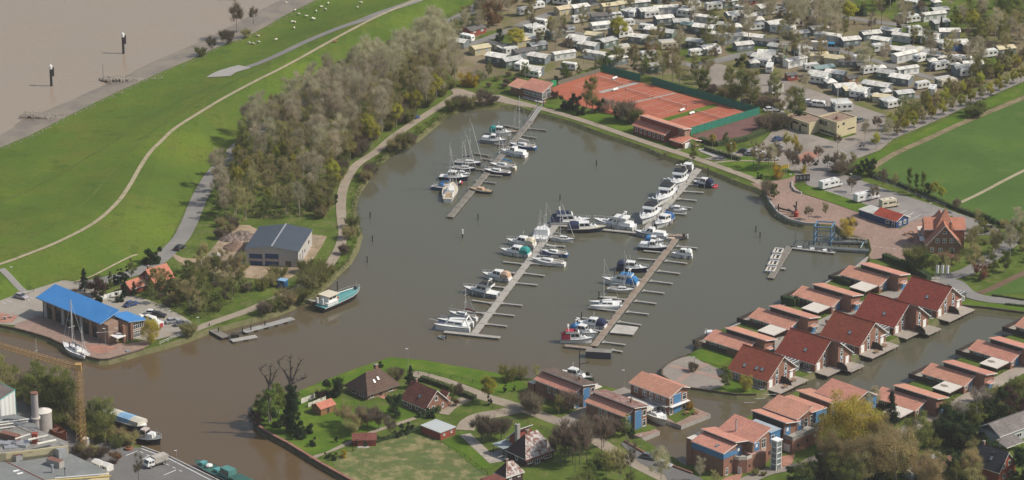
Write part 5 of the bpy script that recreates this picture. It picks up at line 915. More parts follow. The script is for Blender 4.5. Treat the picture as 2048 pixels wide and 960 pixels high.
def hull(o,l,b,fb,m,deck=HW,stripe=None,sheer=.35,full=.42,blunt=.85,name='hull',y0=0):
 mb=MB();n=9;rings=[]
 for i in range(n+1):
  t=i/n;x=-l/2+l*t;h=half(t,full,blunt)*b/2;z=fb*(1+sheer*t*t);xb=x-(l*.07*t**4)
  rings.append([(x,h+y0,z),(xb,h*.93+y0,z*.55),(xb,h*.74+y0,.02),(xb,0+y0,-.3),(xb,-h*.74+y0,.02),(xb,-h*.93+y0,z*.55),(x,-h+y0,z)])
 mb.loft(rings,m,cap0=True,cap1=False,closed=False);mb.build(name,o)
 mb=MB();v=[(r[0][0],r[0][1]-.03+(0),r[0][2]-.04)for r in rings]+[(r[6][0],r[6][1]+.03,r[6][2]-.04)for r in rings];k=n+1
 mb.mesh(v,[(k+i,k+i+1,i+1,i)for i in range(n)],deck);mb.build('deck',o)
 if stripe:
  mb=MB()
  for s in(0,6):
   pts=[Vector(r[s])for r in rings]
   for p,q in zip(pts,pts[1:]):mb.cyl(p-Vector((0,0,.12)),q-Vector((0,0,.12)),.07,stripe,n=4,cap=False)
  mb.build('rubbing_strake',o)
 return lambda x:fb*(1+sheer*((x+l/2)/l)**2)
def cabin(o,x0,x1,b0,b1,z,h,m=HW,rake=.5,name='cabin',glass=True,gz=(.38,.82),aft=.15):
 mb=MB();B=[(x0,-b0/2,z),(x1,-b1/2,z),(x1,b1/2,z),(x0,b0/2,z)];k=.86
 T=[(x0+aft,-b0/2*k,z+h),(x1-rake,-b1/2*k,z+h),(x1-rake,b1/2*k,z+h),(x0+aft,b0/2*k,z+h)]
 mb.hexa(B,T,m);c=mb.build(name,o)
 if glass:
  mb=MB();g0,g1=gz
  def P(i,t,off):a,b_=Vector(B[i]),Vector(T[i]);c_=a.lerp(b_,t);cx=(x0+x1)/2;return Vector((c_.x+(off if c_.x>cx else-off),c_.y+(off if c_.y>0 else-off),c_.z))
  for i,j,u0,u1 in((0,1,.10,.47),(0,1,.53,.92),(2,3,.08,.47),(2,3,.53,.90),(1,2,.06,.94)):
   a,b_,c_,d=P(i,g0,.02),P(j,g0,.02),P(j,g1,.02),P(i,g1,.02);mb.poly([a.lerp(b_,u0),a.lerp(b_,u1),d.lerp(c_,u1),d.lerp(c_,u0)],BGL)
  mb.build('cabin_window',c)
 return c
def canopy(o,x0,x1,b,z,h,m,name='canopy'):
 mb=MB();R_=[]
 for i in range(5):
  x=x0+(x1-x0)*i/4;k=(.72,.97,1,.95,.8)[i]
  R_.append([(x,-b/2,z),(x,-b/2*.92,z+h*.65*k),(x,-b/2*.5,z+h*k),(x,b/2*.5,z+h*k),(x,b/2*.92,z+h*.65*k),(x,b/2,z)])
 mb.loft(R_,m,closed=False);mb.build(name,o)
def brail(o,l,b,zf,x0=-.1,full=.42,blunt=.85,name='bow_rail'):
 mb=MB()
 for s in(-1,1):
  pr=None
  for i in range(7):
   t=.5+x0+(.49-x0)*i/6;x=-l/2+l*t;y=s*max(.02,half(t,full,blunt)*b/2-.1);z=zf(x);q=(x,y,z+.62)
   mb.cyl((x,y,z),q,.025,MASTM,n=3,cap=False)
   if pr:mb.cyl(pr,q,.03,MASTM,n=4,cap=False)
   pr=q
 mb.build(name,o)
def boat(name,label,cat,bow,stern,z=.5,grp=None):
 p,q=G(*bow,z),G(*stern,z);d=p-q;c=(p+q)/2
 return thing(name,label,cat,(c.x,c.y,0),math.atan2(d.y,d.x),grp,(1.04,1.14,1.2)),d.length
def motor(bow,stern,label,hm=HW,can=None,fly=False,flyc=BLACKC,dk=HW,stripe=NAVY,aftcab=False,bf=.33,mast=True,arch=False,ch=None):
 o,l=boat('motor_yacht' if fly else 'motor_cruiser',label,'motor boat',bow,stern);b=min(4.6,max(2.3,l*bf));fb=.55+l*.055
 zf=hull(o,l,b,fb,hm,dk,stripe);s=l/10
 cb=b*.74;z=fb-.02;h=ch or 1.05+.05*s
 cabin(o,-l*.02,l*.30,cb,cb*.62,z,h*.62,HW,.8*s,'fore_cabin',False)
 cabin(o,-l*.22 if not aftcab else-l*.12,l*.14,b*.84,cb*.82,z,h*1.35,HW,.9*s,'wheelhouse',gz=(.45,.88))
 if aftcab:cabin(o,-l*.44,-l*.14,b*.8,b*.84,z,h*.7,HW,.1,'aft_cabin',False)
 if can:canopy(o,-l*.47,-l*.2,b*.86,z-.05+(h*.4 if aftcab else 0),h*1.45-(h*.15 if aftcab else 0),can)
 if fly:
  z2=z+h*1.35
  mb=MB();mb.hexa([(-l*.34,-b*.40,z2),(l*.06,-b*.36,z2),(l*.06,b*.36,z2),(-l*.34,b*.40,z2)],[(-l*.34,-b*.42,z2+.55),(l*.02,-b*.36,z2+.55),(l*.02,b*.36,z2+.55),(-l*.34,b*.42,z2+.55)],HW,flyc);mb.build('flybridge',o)
  mb=MB();mb.hexa([(-l*.03,-b*.34,z2+.55),(l*.02,-b*.3,z2+.55),(l*.02,b*.3,z2+.55),(-l*.03,b*.34,z2+.55)],[(-l*.06,-b*.3,z2+.95),(-l*.05,-b*.27,z2+.95),(-l*.05,b*.27,z2+.95),(-l*.06,b*.3,z2+.95)],BGL);mb.build('windscreen',o)
  arch=True;zz=z2+.5
 else:zz=z+h*1.35
 if arch:
  mb=MB();x=-l*.24
  for s_ in(-1,1):mb.cyl((x,s_*b*.38,zz-.2),(x-.3,s_*b*.3,zz+1.1),.09,HW,n=5)
  mb.box(x-.5,x-.1,-b*.31,b*.31,zz+1.05,zz+1.2,HW);mb.cyl((x-.3,0,zz+1.2),(x-.3,0,zz+1.5),.3,HW,n=8);mb.build('radar_arch',o)
 elif mast:
  mb=MB();mb.cyl((-l*.08,0,zz),(-l*.1,0,zz+1.7),.05,MASTM,n=5);mb.cyl((-l*.1,-.4,zz+1.2),(-l*.1,.4,zz+1.2),.04,MASTM,n=4);mb.build('signal_mast',o)
 mb=MB();mb.box(l*.15,l*.19,-.3,.3,zf(l*.16)+h*.55,zf(l*.16)+h*.62,BGL);mb.build('hatch',o)
 mb=MB()
 for k in range(4):
  x=-l*.35+k*l*.17;t=(x+l/2)/l;y=half(t)*b/2+.08;mb.cyl((x,y,.1),(x,y,fb*.85),.12,HW if k%2 else NAVY,n=6);
 mb.build('fender',o)
 brail(o,l,b,zf);return o
def sail(bow,stern,label,hm=HW,cov=NAVYC,mh=None,dk=HW,mx=.05,stripe=NAVY,rig=True,bf=.30,cock=None,mizzen=False,furled=True):
 o,l=boat('sailing_yacht',label,'sailing yacht',bow,stern);b=max(2.0,l*bf);fb=.55+l*.04
 zf=hull(o,l,b,fb,hm,dk,stripe,.28,.45,.55)
 cabin(o,-l*.12,l*.24,b*.62,b*.36,fb*1.03,.55,HW,.7,'coachroof',gz=(.3,.75))
 mb=MB();mb.box(-l*.42,-l*.14,-b*.22,b*.22,fb*.98,fb*.985+.05,TEAK);mb.box(-l*.42,-l*.14,-b*.30,-b*.22,fb,fb+.3,HW);mb.box(-l*.42,-l*.14,b*.22,b*.30,fb,fb+.3,HW);mb.build('cockpit',o)
 mh=mh or l*1.25;x=l*mx;z0=fb+.5
 mb=MB();mb.cyl((x,0,z0),(x,0,z0+mh),.075,MASTM,.05,n=6)
 for k in(.45,.72):mb.cyl((x,-b*.3,z0+mh*k),(x,b*.3,z0+mh*k),.05,MASTM,n=4)
 mb.build('mast',o)
 mb=MB();mb.cyl((x-.1,0,z0+.9),(x-l*.36,0,z0+.8),.09,MASTM,n=5);bo=mb.build('boom',o)
 if furled:mb=MB();mb.cyl((x-.1,0,z0+1.15),(x-l*.34,0,z0+.98),.26,cov,.13,n=7);mb.build('sail_cover',bo)
 if rig:
  mb=MB();top=(x,0,z0+mh)
  for q in((l*.49,0,zf(l*.49)),(-l*.48,0,fb),(x-.1,b*.42,fb),(x-.1,-b*.42,fb)):mb.cyl(top,q,.016,MASTM,n=3,cap=False)
  mb.cyl((x+(l*.49-x)*.12,0,z0+mh*.88),(l*.47,0,zf(l*.47)+.4),.06,SAILM,n=5);mb.build('rigging',o)
 if mizzen:
  mb=MB();mb.cyl((-l*.33,0,z0),(-l*.33,0,z0+mh*.62),.08,MASTM,n=5);mb.cyl((-l*.33,0,z0+mh*.6),(-l*.5,0,fb),.02,MASTM,n=3);mb.cyl((-l*.33,0,z0+.8),(-l*.5,0,z0+.8),.12,SAILM,n=5);mb.build('mizzen_mast',o)
 if cock:canopy(o,-l*.2,-l*.04,b*.6,fb+.2,1.0,cock,'sprayhood')
 brail(o,l,b,zf,-.45,.45,.55,'guard_rail');return o
motor((1024,269),(980,265),'white cruiser with a small green canopy astern, farthest on the old pontoon',can=TEALC,stripe=None)
motor((1013,285),(963,281),'white cruiser with pale blue hull, second on the left side of the old pontoon',hm=GREYH,aftcab=True)
o,l=boat('sailing_dinghy','tiny open sailing dinghy tucked at the far left of the old pontoon','dinghy',(1037,264),(1017,261));hull(o,l,1.6,.5,GREYH,TEAK);mb=MB();mb.cyl((.5,0,.4),(.5,0,7),.06,MASTM,n=5);mb.build('mast',o)
sail((1019,290),(1071,297),'large dark blue sloop with white boom cover, right side of the old pontoon',BLUEH,SAILM,13.5,mx=.12)
motor((1001.5,304),(1052,312),'white aft-cabin cruiser moored in front of the blue sloop',aftcab=True,stripe=BLUEH)
sail((964,329),(910,326),'dark-hulled sloop with navy boom cover, left side of the old pontoon',NAVY,NAVYC,12.0,mx=.06)
sail((951.5,340),(905,337),'low white sloop with dark hull band, between two bigger yachts',NAVY,NAVYC,10,rig=True,furled=False)
motor((938,359),(881,355),'motor sailer with dark blue hull and white wheelhouse',hm=NAVY,stripe=None,mast=True,ch=1.1)
sail((941,351),(905,346),'white sloop half hidden behind the dark blue motor sailer',HW,SAILM,9.5,furled=False)
sail((915,378),(864,375),'blue-hulled yacht with blue canvas over its cockpit',BLUEH,BLUEC,11.5,cock=BLUEC,mx=.2)
sail((906,371),(895,402),'pale sailing yacht moored end-on near the tip of the old pontoon',HW,SAILM,12.5,bf=.3,dk=CREAMB)
sail((980,330),(1031,337),'cream sloop with bright blue boom cover, right side of the old pontoon',CREAMB,BLUEC,9.6,mx=.0)
sail((968.5,342),(1020.5,348),'sleek navy-hulled sloop in front of the cream sloop',NAVY,SAILM,10.5,mx=-.08,furled=False)
o,l=boat('open_boat','black and white open boat with tan cabin top, near the tip of the old pontoon','open boat',(937,378),(983,384));zf=hull(o,l,2.4,.75,BLACKH,TEAK,HW,.5,.42,.6);cabin(o,-1.2,.8,1.5,1.4,.8,.55,TANC,.2,'cabin_top',False);mb=MB()
for x in(-2.6,1.6):mb.box(x,x+.4,-.95,.95,.82,.9,TEAK)
mb.build('bench',o)
p=G(923,366,.6);o=thing('red_dinghy_stack','small red inflatable standing beside the old pontoon','inflatable',(p.x,p.y,.35),R(80));mb=MB();mb.cyl((-.9,0,.3),(.9,0,.3),.35,REDC,n=8);mb.cyl((-.9,.5,.5),(.9,.5,.5),.3,HW,n=8);mb.build('tube',o)
motor((1090,458),(1079,483),'white cruiser with black interior moored end-on at the head of the left pontoon',bf=.42,mast=False)
motor((1013.7,484),(1069,492),'white cruiser with long cream canopy, top left of the left pontoon',can=CREAMB,stripe=TEAK)
motor((1000.5,503),(1058.6,511),'white cruiser with teal green canopy',can=TEALC)
motor((964.7,551),(1019.6,560),'white sports cruiser with orange-tan canopy',can=TANC,bf=.31,mast=False)
motor((927,580),(995.7,592),'long white-grey flybridge yacht with black canvas, left of the left pontoon',hm=GREYH,fly=True,bf=.28)
o,l=boat('catamaran','big white sailing catamaran at the near end of the left pontoon','catamaran',(871,650),(942,656));b=5.2
for s in(-1,1):hull(o,l,1.5,1.3,HW,HW,NAVY,.15,.6,.9,y0=s*1.9)
cabin(o,-l*.30,l*.22,4.0,3.0,1.3,.95,HW,1.2,'bridge_deck_cabin');mb=MB();mb.box(-l*.44,l*.18,-2.0,2.0,1.0,1.3,HW);mb.box(l*.18,l*.42,-1.9,1.9,1.15,1.2,NAVYC);mb.build('bridge_deck',o)
mb=MB()
for s in(-1,1):mb.cyl((-l*.5,s*2.2,.6),(-l*.38,s*1.6,2.9),.22,HW,n=6)
mb.cyl((-l*.38,-1.6,2.9),(-l*.38,1.6,2.9),.2,HW,n=6);mb.build('stern_arch',o);mb=MB();mb.cyl((l*.4,0,1.5),(l*.66,0,1.9),.08,MASTM,n=5);mb.build('bowsprit',o)
mb=MB();mb.cyl((l*.05,0,2.2),(-l*.35,0,2.5),.12,MASTM);mb.build('lowered_mast',o);rail(o,[(-l*.1,-2.5),(l*.4,-2.4)],1.4,.7,MASTM);rail(o,[(-l*.1,2.5),(l*.4,2.4)],1.4,.7,MASTM)
sail((898,627),(953,639),'slender boat with dark red sail cover behind the catamaran',HW,mat('maroon_canvas',(.12,.03,.03),.85),6.5,mx=-.1,bf=.22)
o,l=boat('inflatable_dinghy','grey inflatable dinghy floating at the left pontoon end','inflatable',(878,672),(892,675));mb=MB()
for s in(-1,1):mb.cyl((-1,s*.5,.2),(.7,s*.45,.25),.22,GREYC,n=7);mb.cyl((.7,s*.45,.25),(1.2,0,.35),.2,GREYC,n=7)
mb.build('tube',o);mb=MB();mb.box(-.9,.6,-.45,.45,.05,.12,FLOAT);mb.box(-1.3,-1,-.15,.15,.1,.8,BLACKC);mb.build('floor',o)
sail((1148.6,482),(1102.5,477),'small white sloop, topmost on the right of the left pontoon',HW,SAILM,9.8,mx=-.1,furled=False)
sail((1082,504),(1134.6,511),'white and blue sloop, middle of the right side of the left pontoon',BLUEH,SAILM,12.6,mx=.3)
sail((1064,521),(1129,530),'long white racing sloop with navy boom cover over its deck',HW,NAVYC,12.8,mx=.25)
motor((1180.4,445),(1101.6,446),'big flybridge yacht under a navy canopy at the cross pontoon',can=NAVYC,fly=True,flyc=NAVYC,bf=.32)
motor((1211,459.5),(1136,460),'navy-hulled classic yacht with cream deck and rounded navy canopy',hm=NAVY,can=NAVYC,dk=CREAMB,stripe=CREAMB,bf=.3,mast=False)
motor((1188,445),(1267.6,457.5),'large white yacht with long bow and tall aft hardtop',fly=True,flyc=HW,aftcab=True,bf=.28)
motor((1382,331),(1371,349),'white yacht with black canopy, farthest on the upper right pontoon',can=BLACKC,bf=.36,mast=False)
motor((1348,375),(1365,353),'white trawler yacht, bow towards the viewer, second on the upper right pontoon',fly=True,bf=.42)
motor((1316.4,410),(1342,381),'tall sleek white flybridge yacht, third on the upper right pontoon',fly=True,bf=.36)
motor((1283.6,447),(1311,420),'white yacht with dark bimini, nearest on the left of the upper right pontoon',fly=True,flyc=BLACKC,bf=.38)
motor((1312,455),(1340,437),'white cruiser with blue aft canvas on the right of the upper right pontoon',can=BLUEH,bf=.4)
motor((1385,366),(1425,372.5),'white sports boat with dark blue hull side and navy canopy',hm=NAVY,can=NAVYC,bf=.34,mast=False)
p=G(1429,373,.2);o=thing('inflatable_dinghy','red inflatable dinghy behind the navy-canopied sports boat','inflatable',(p.x,p.y,0),R(60));mb=MB()
for k in range(10):a,b=k*.628,(k+1)*.628;mb.cyl((1.3*math.cos(a),.7*math.sin(a),.3),(1.3*math.cos(b),.7*math.sin(b),.3),.28,mat('bright_red',(.6,.04,.06),.6),n=6)
mb.build('tube',o);mb=MB();mb.box(-.9,.9,-.5,.5,.1,.18,GREYC);mb.build('floor',o)
motor((1375.5,424),(1338,420),'low white speedboat with grey cockpit cover',can=GREYC,bf=.3,mast=False,ch=.7)
motor((1268.5,467),(1333,475),'old cruiser with long white deck house across the pontoon junction',hm=GREYH,dk=HW,aftcab=True,bf=.28)
motor((1328.7,485),(1291,482),'small white boat under a bright blue cover beside the dark cruiser',can=BLUEC,bf=.3,mast=False,ch=.8)
motor((1336,499),(1277.6,494),'navy-hulled steel cruiser with white wheelhouse, top left of the brown pontoon',hm=NAVY,stripe=HW,aftcab=True)
o,l=boat('tender','tiny white tender with orange cover at the pontoon corner','tender',(1335,477),(1350,476));hull(o,l,1.4,.5,HW,TANC)
p=G(1364,476,.5);o=thing('work_boat','small dark work boat with outboard engine at the brown pontoon corner','work boat',(p.x,p.y,0),R(10));hull(o,3.6,1.7,.6,BLACKH,FLOAT);mb=MB();mb.box(.2,.9,-.4,.4,.6,1.9,DWOOD);mb.build('console',o);mb=MB();mb.box(1.5,2.0,-.25,.25,.3,1.5,HW);mb.build('outboard',o)
motor((1296.6,542),(1235,536),'navy-hulled cruiser with white cabin and navy aft canvas',hm=NAVY,can=NAVYC,bf=.3)
motor((1204.8,562),(1274.7,571),'white cruiser with blue canvas over its flybridge and stern',can=BLUEC,fly=True,flyc=BLUEC,bf=.28)
sail((1269,583),(1216,579.5),'low cream sailing yacht in front of the blue-canvased cruiser',CREAMB,SAILM,9.5,mx=.1,furled=False)
o,l=boat('sailing_catamaran','white sailing catamaran with tall mast on the brown pontoon','catamaran',(1178.5,612),(1243,611))
for s in(-1,1):hull(o,l,1.3,1.0,HW,HW,None,.2,.55,.8,y0=s*1.5)
cabin(o,-l*.22,l*.2,3.2,2.4,1.05,.7,HW,1.1,'deck_cabin');mb=MB();mb.box(-l*.42,l*.2,-1.6,1.6,.85,1.05,HW);mb.build('bridge_deck',o);mb=MB();mb.cyl((l*.05,0,1.6),(l*.05,0,12.4),.1,MASTM,n=6);mb.build('mast',o);mb=MB();mb.cyl((l*.05,0,2.6),(-l*.34,0,2.5),.18,SAILM,n=6);mb.build('boom',o);mb=MB();[mb.cyl((l*.05,0,12.3),q,.016,MASTM,n=3)for q in((l*.47,0,1.2),(-l*.45,1.5,1),(-l*.45,-1.5,1))];mb.build('rigging',o)
motor((1153.7,648),(1210.6,655),'white cruiser with navy aft canopy, third from the near end of the brown pontoon',can=NAVYC)
motor((1194.5,672),(1143.5,661),'white speedboat with blue canopy, second from the near end of the brown pontoon',can=BLUEC,mast=False,arch=True)
motor((1187,682),(1122,681),'white cruiser with crimson canvas top, nearest on the brown pontoon',can=REDC,fly=True,flyc=REDC,bf=.28)
motor((1343,510),(1384,513),'small white cruiser alone on the right side of the brown pontoon',can=HW,bf=.34,mast=False)
motor((1333,851),(1281,812),'large white motor yacht moored between two blue-fronted houses',bf=.33,stripe=None)
o=motor((1183,763),(1122,748),'white trawler with dark mast behind the left blue-fronted house',bf=.3);mb=MB();mb.cyl((1,0,2.5),(1,0,8),.12,BLACKC,n=6);mb.cyl((1,0,4),(4,0,5),.08,BLACKC,n=5);mb.build('mast',o)
motor((1412,668),(1425,683),'small white and blue boat behind the leftmost bungalow',can=BLUEC,bf=.4,mast=False)
o,l=boat('ketch','white two-masted sailing ketch moored at the left quay','sailing yacht',(127,690),(174,714),.9);zf=hull(o,l,3.7,1.15,HW,HW,NAVY,.3,.45,.55)
cabin(o,-l*.2,l*.2,2.0,1.5,1.2,.6,HW,.6,'coachroof');mb=MB()
for x,h in((l*.10,12.2),(-l*.30,7.0)):pass
mb.cyl((l*.10,0,1.5),(l*.10,0,13.2),.13,MASTM,n=7);mb.cyl((l*.1,-1.0,6.5),(l*.1,1.0,6.5),.06,MASTM,n=4);mb.build('mast',o);mb=MB();mb.cyl((-l*.30,0,1.5),(-l*.30,0,7.6),.1,MASTM,n=6);mb.build('mizzen_mast',o)
mb=MB();mb.cyl((l*.08,0,2.8),(-l*.22,0,2.6),.2,GREYC,n=6);mb.build('boom',o);mb=MB()
for a,b in(((l*.1,0,13.1),(l*.49,0,1.4)),((l*.1,0,13.1),(-l*.25,1.6,1.2)),((l*.1,0,13.1),(-l*.25,-1.6,1.2)),((-l*.3,0,7.5),(-l*.49,0,1.2)),((-l*.3,0,7.5),(-l*.12,-1.7,1.2)),((l*.1,0,9),(l*.35,0,1.4))):mb.cyl(a,b,.03,MASTM,n=3)
mb.build('rigging',o);brail(o,l,3.7,zf,-.45,.45,.55,'guard_rail');mb=MB();mb.ball((-l*.42,.9,1.9),.4,HW);mb.box(-l*.46,-l*.36,-.6,.6,1.2,1.7,HW);mb.build('stern_box',o)
o,l=boat('open_boat','light blue open work boat moored right of the ketch','open boat',(241,712),(281,702));hull(o,l,2.0,.7,mat('light_blue_hull',(.08,.27,.42),.5),mat('pale_blue_inside',(.25,.40,.48),.6),None,.3,.5,.7);mb=MB();[mb.box(x,x+.3,-.85,.85,.75,.85,TEAK)for x in(-2,-.3,1.4)];mb.build('bench',o)
mb=MB();mb.box(.2,1.4,-.5,.5,.7,1.3,GREYC);mb.build('engine_box',o)
TEALD=mat('teal_deck',(.10,.30,.30),.7,.12,.5)
o,l=boat('dutch_barge','old cargo barge with teal deck and cream wheelhouse at the left shore','barge',(718,583),(641,617),1.0);zf=hull(o,l,4.4,1.35,BLACKH,TEALD,HW,.55,.62,.8)
mb=MB();mb.hexa([(-l*.16,-1.5,1.4),(l*.30,-1.3,1.6),(l*.30,1.3,1.6),(-l*.16,1.5,1.4)],[(-l*.16,-1.4,2.0),(l*.30,-1.2,2.15),(l*.30,1.2,2.15),(-l*.16,1.4,2.0)],TEALD);mb.build('cargo_hatch',o)
mb=MB();mb.box(-l*.42,-l*.16,-1.7,1.7,1.35,2.1,HW);mb.build('aft_house',o);cabin(o,-l*.38,-l*.17,2.8,2.8,2.1,1.5,HW,.1,'wheelhouse');mb=MB();mb.box(-l*.40,-l*.14,-1.9,1.9,3.6,3.75,CREAMB);mb.build('wheelhouse_roof',o)
mb=MB();mb.box(-l*.15,-l*.12,-1.3,1.3,1.4,2.5,mat('orange_paint',(.5,.18,.07),.6));mb.build('orange_bulkhead',o);mb=MB();mb.cyl((l*.42,0,2.2),(l*.42,0,4.2),.05,MASTM,n=5);mb.build('bow_staff',o);mb=MB();mb.cyl((l*.34,0,2.4),(-l*.05,0,2.9),.1,HW,n=6);mb.build('lowered_mast',o);mb=MB();mb.box(l*.38,l*.43,-.5,.5,2.1,2.6,FLOAT);mb.build('windlass',o);brail(o,l,4.4,zf,-.4,.62,.8)
mb=MB()
for x,y in((-l*.48,1.0),(-l*.48,-.8)):mb.cyl((x,y,2),(x,y,3.4),.3,HW,n=8)
mb.build('cowl_vent',o)
o,l=boat('covered_barge','long barge covered with white and blue sheets beside the quay bushes','barge',(292,856),(214,830),.8);zf=hull(o,l,4.3,1.2,NAVY,HW,HW,.15,.7,.8)
mb=MB()
for x0,x1,m in((-l*.46,-l*.12,mat('dirty_white_sheet',(.55,.52,.44),.8,.2,.8)),(-l*.12,l*.18,mat('pale_blue_sheet',(.22,.38,.55),.8,.2,.8)),(l*.18,l*.4,mat('dirty_white_sheet',(.5,.5,.5)))):
 mb=MB();mb.loft([[(x,-1.8,1.3),(x,-1.5,2.1),(x,0,2.5),(x,1.5,2.1),(x,1.8,1.3)]for x in(x0,x1)],m,closed=False);mb.build('cover_sheet',o)
o,l=boat('harbour_tug','small dark tug with open white superstructure at the quay corner','tug',(323,884),(274,873),.9);zf=hull(o,l,3.6,1.3,BLACKH,GREYC,HW,.45,.5,.85);cabin(o,-l*.02,l*.22,2.4,2.0,1.5,.9,HW,.2,'deck_house',False);cabin(o,-l*.28,-l*.04,2.2,2.2,1.4,1.7,mat('tug_pink',(.5,.42,.38),.6),.2,'wheelhouse')
mb=MB();mb.cyl((l*.3,0,1.8),(l*.3,0,3.6),.12,GREYC);mb.cyl((-l*.38,0,1.4),(-l*.38,0,2.2),.3,FLOAT);mb.build('bollard',o);brail(o,l,3.6,zf,-.45,.5,.85)
o,l=boat('green_barge','green-decked barge with small wheelhouse cut by the bottom edge','barge',(392,925),(520,985),.9);zf=hull(o,l,3.6,1.0,BLACKH,mat('dark_teal_deck',(.035,.11,.09),.7,.25),HW,.3,.75,.85);cabin(o,-l*.08,l*.06,2.6,2.4,1.2,1.8,mat('teal_house',(.08,.22,.2),.6),.2,'wheelhouse');mb=MB();mb.box(-l*.42,-l*.1,-1.6,1.6,1.2,2.0,mat('dark_teal_deck',(.05,.16,.13)));mb.build('aft_house',o);mb=MB();mb.ball((l*.28,0,1.5),.9,HW,10,6,.5);mb.build('life_raft',o);mb=MB();[mb.box(x,x+1.4,-.8,.8,1.35,1.8,TEALD)for x in(l*.12,l*.34)];mb.build('hatch',o)
sail((84,772),(66,766),'small sailing boat hidden behind the left quay bushes',BLUEH,SAILM,10.5,rig=False)
o=thing('boat_lift','tall blue steel boat lift standing over the slipway','boat lift',(lambda p:(p.x,p.y,0))(G(1627.5,486,1.0)),0);LB_=mat('lift_blue',(.10,.20,.31),.6,.2,1.0);LBC=o.location.copy()
C4=[G(*q,1.0)-LBC for q in((1627.5,487),(1661,489),(1668,478),(1633.5,476))];hh=6.4
for c in C4:mb=MB();mb.cyl((c.x,c.y,-.5),(c.x,c.y,hh),.22,LB_,n=6);mb.build('leg',o)
for z in(hh,3.4,1.6):
 for i in range(4):a,b=C4[i],C4[(i+1)%4];mb=MB();mb.cyl((a.x,a.y,z),(b.x,b.y,z),.24 if z==hh else.13,LB_,n=6);mb.build('girder',o)
mb=MB();a,b=C4[0],C4[1];mb.cyl((a.x*.7+b.x*.3,a.y*.7+b.y*.3,hh),(a.x*.7+b.x*.3+.5,a.y,2),.04,FLOAT,n=4);mb.build('lifting_sling',o)
TYRE=mat('tyre',(0.02,0.02,0.02),0.9);VGL=mat('car_glass',(0.03,0.035,0.04),0.1,0.2,spec=.8);HUB=mat('wheel_hub',(.4,.4,.4),.4)
LAMP=mat('headlight',(.7,.7,.68),.2);TAIL=mat('tail_light',(.4,.02,.02),.3)
def wheels(o,xs,y,r=.32):
 for x in xs:
  for s in(-1,1):
   mb=MB();mb.cyl((x,s*(y-.1),r),(x,s*(y+.1),r),r,TYRE,n=10);mb.cyl((x,s*(y+.1),r),(x,s*(y+.115),r),r*.55,HUB,n=8);mb.build('wheel',o)
def car_paint(n,c):return mat('paint_'+n,c,.3,.03,spec=.6)
def car(px,hd,label,paint,l=4.4,kind='car',z=L+.13):
 p=G(px[0],px[1],z);o=thing('parked_car',label,'car',p,R(hd),'parked cars');w2=.86;H1,H2=.78,1.42
 mb=MB();pr=[(-l/2,.3),(l/2,.3),(l/2,.62),(l*.47,.74),(l*.22,.86),(-l*.44,.9),(-l/2,.8)]
 mb.loft([[(x,w2,z)for x,z in pr],[(x,-w2,z)for x,z in pr]],paint);mb.build('body',o)
 B=[(-l*.40,-w2+.04,.86),(l*.22,-w2+.04,.85),(l*.22,w2-.04,.85),(-l*.40,w2-.04,.86)];T=[(-l*.30,-.62,1.42),(l*.04,-.62,1.42),(l*.04,.62,1.42),(-l*.30,.62,1.42)]
 mb=MB();mb.hexa(B,T,VGL,paint);mb.build('windows',o)
 mb=MB();mb.box(-l*.31,l*.05,-.65,.65,1.41,1.46,paint);mb.build('roof',o)
 for s in(-1,1):
  mb=MB();mb.box(l/2-.02,l/2+.02,s*.6-.15,s*.6+.15,.55,.68,LAMP);mb.build('headlight',o);mb=MB();mb.box(-l/2-.02,-l/2+.02,s*.65-.12,s*.65+.12,.65,.8,TAIL);mb.build('tail_light',o)
 wheels(o,(-l*.3,l*.31),w2-.08);return o
BLK=car_paint('black',(.015,.015,.018));SIL2=car_paint('silver',(.38,.38,.4));WHT=car_paint('white',(.7,.7,.7));DBL=car_paint('blue',(.03,.07,.2));RDP=car_paint('red',(.35,.03,.03));GRP=car_paint('grey',(.13,.14,.15));PNK=car_paint('mauve',(.40,.34,.38));GRN=car_paint('green',(.06,.13,.08))
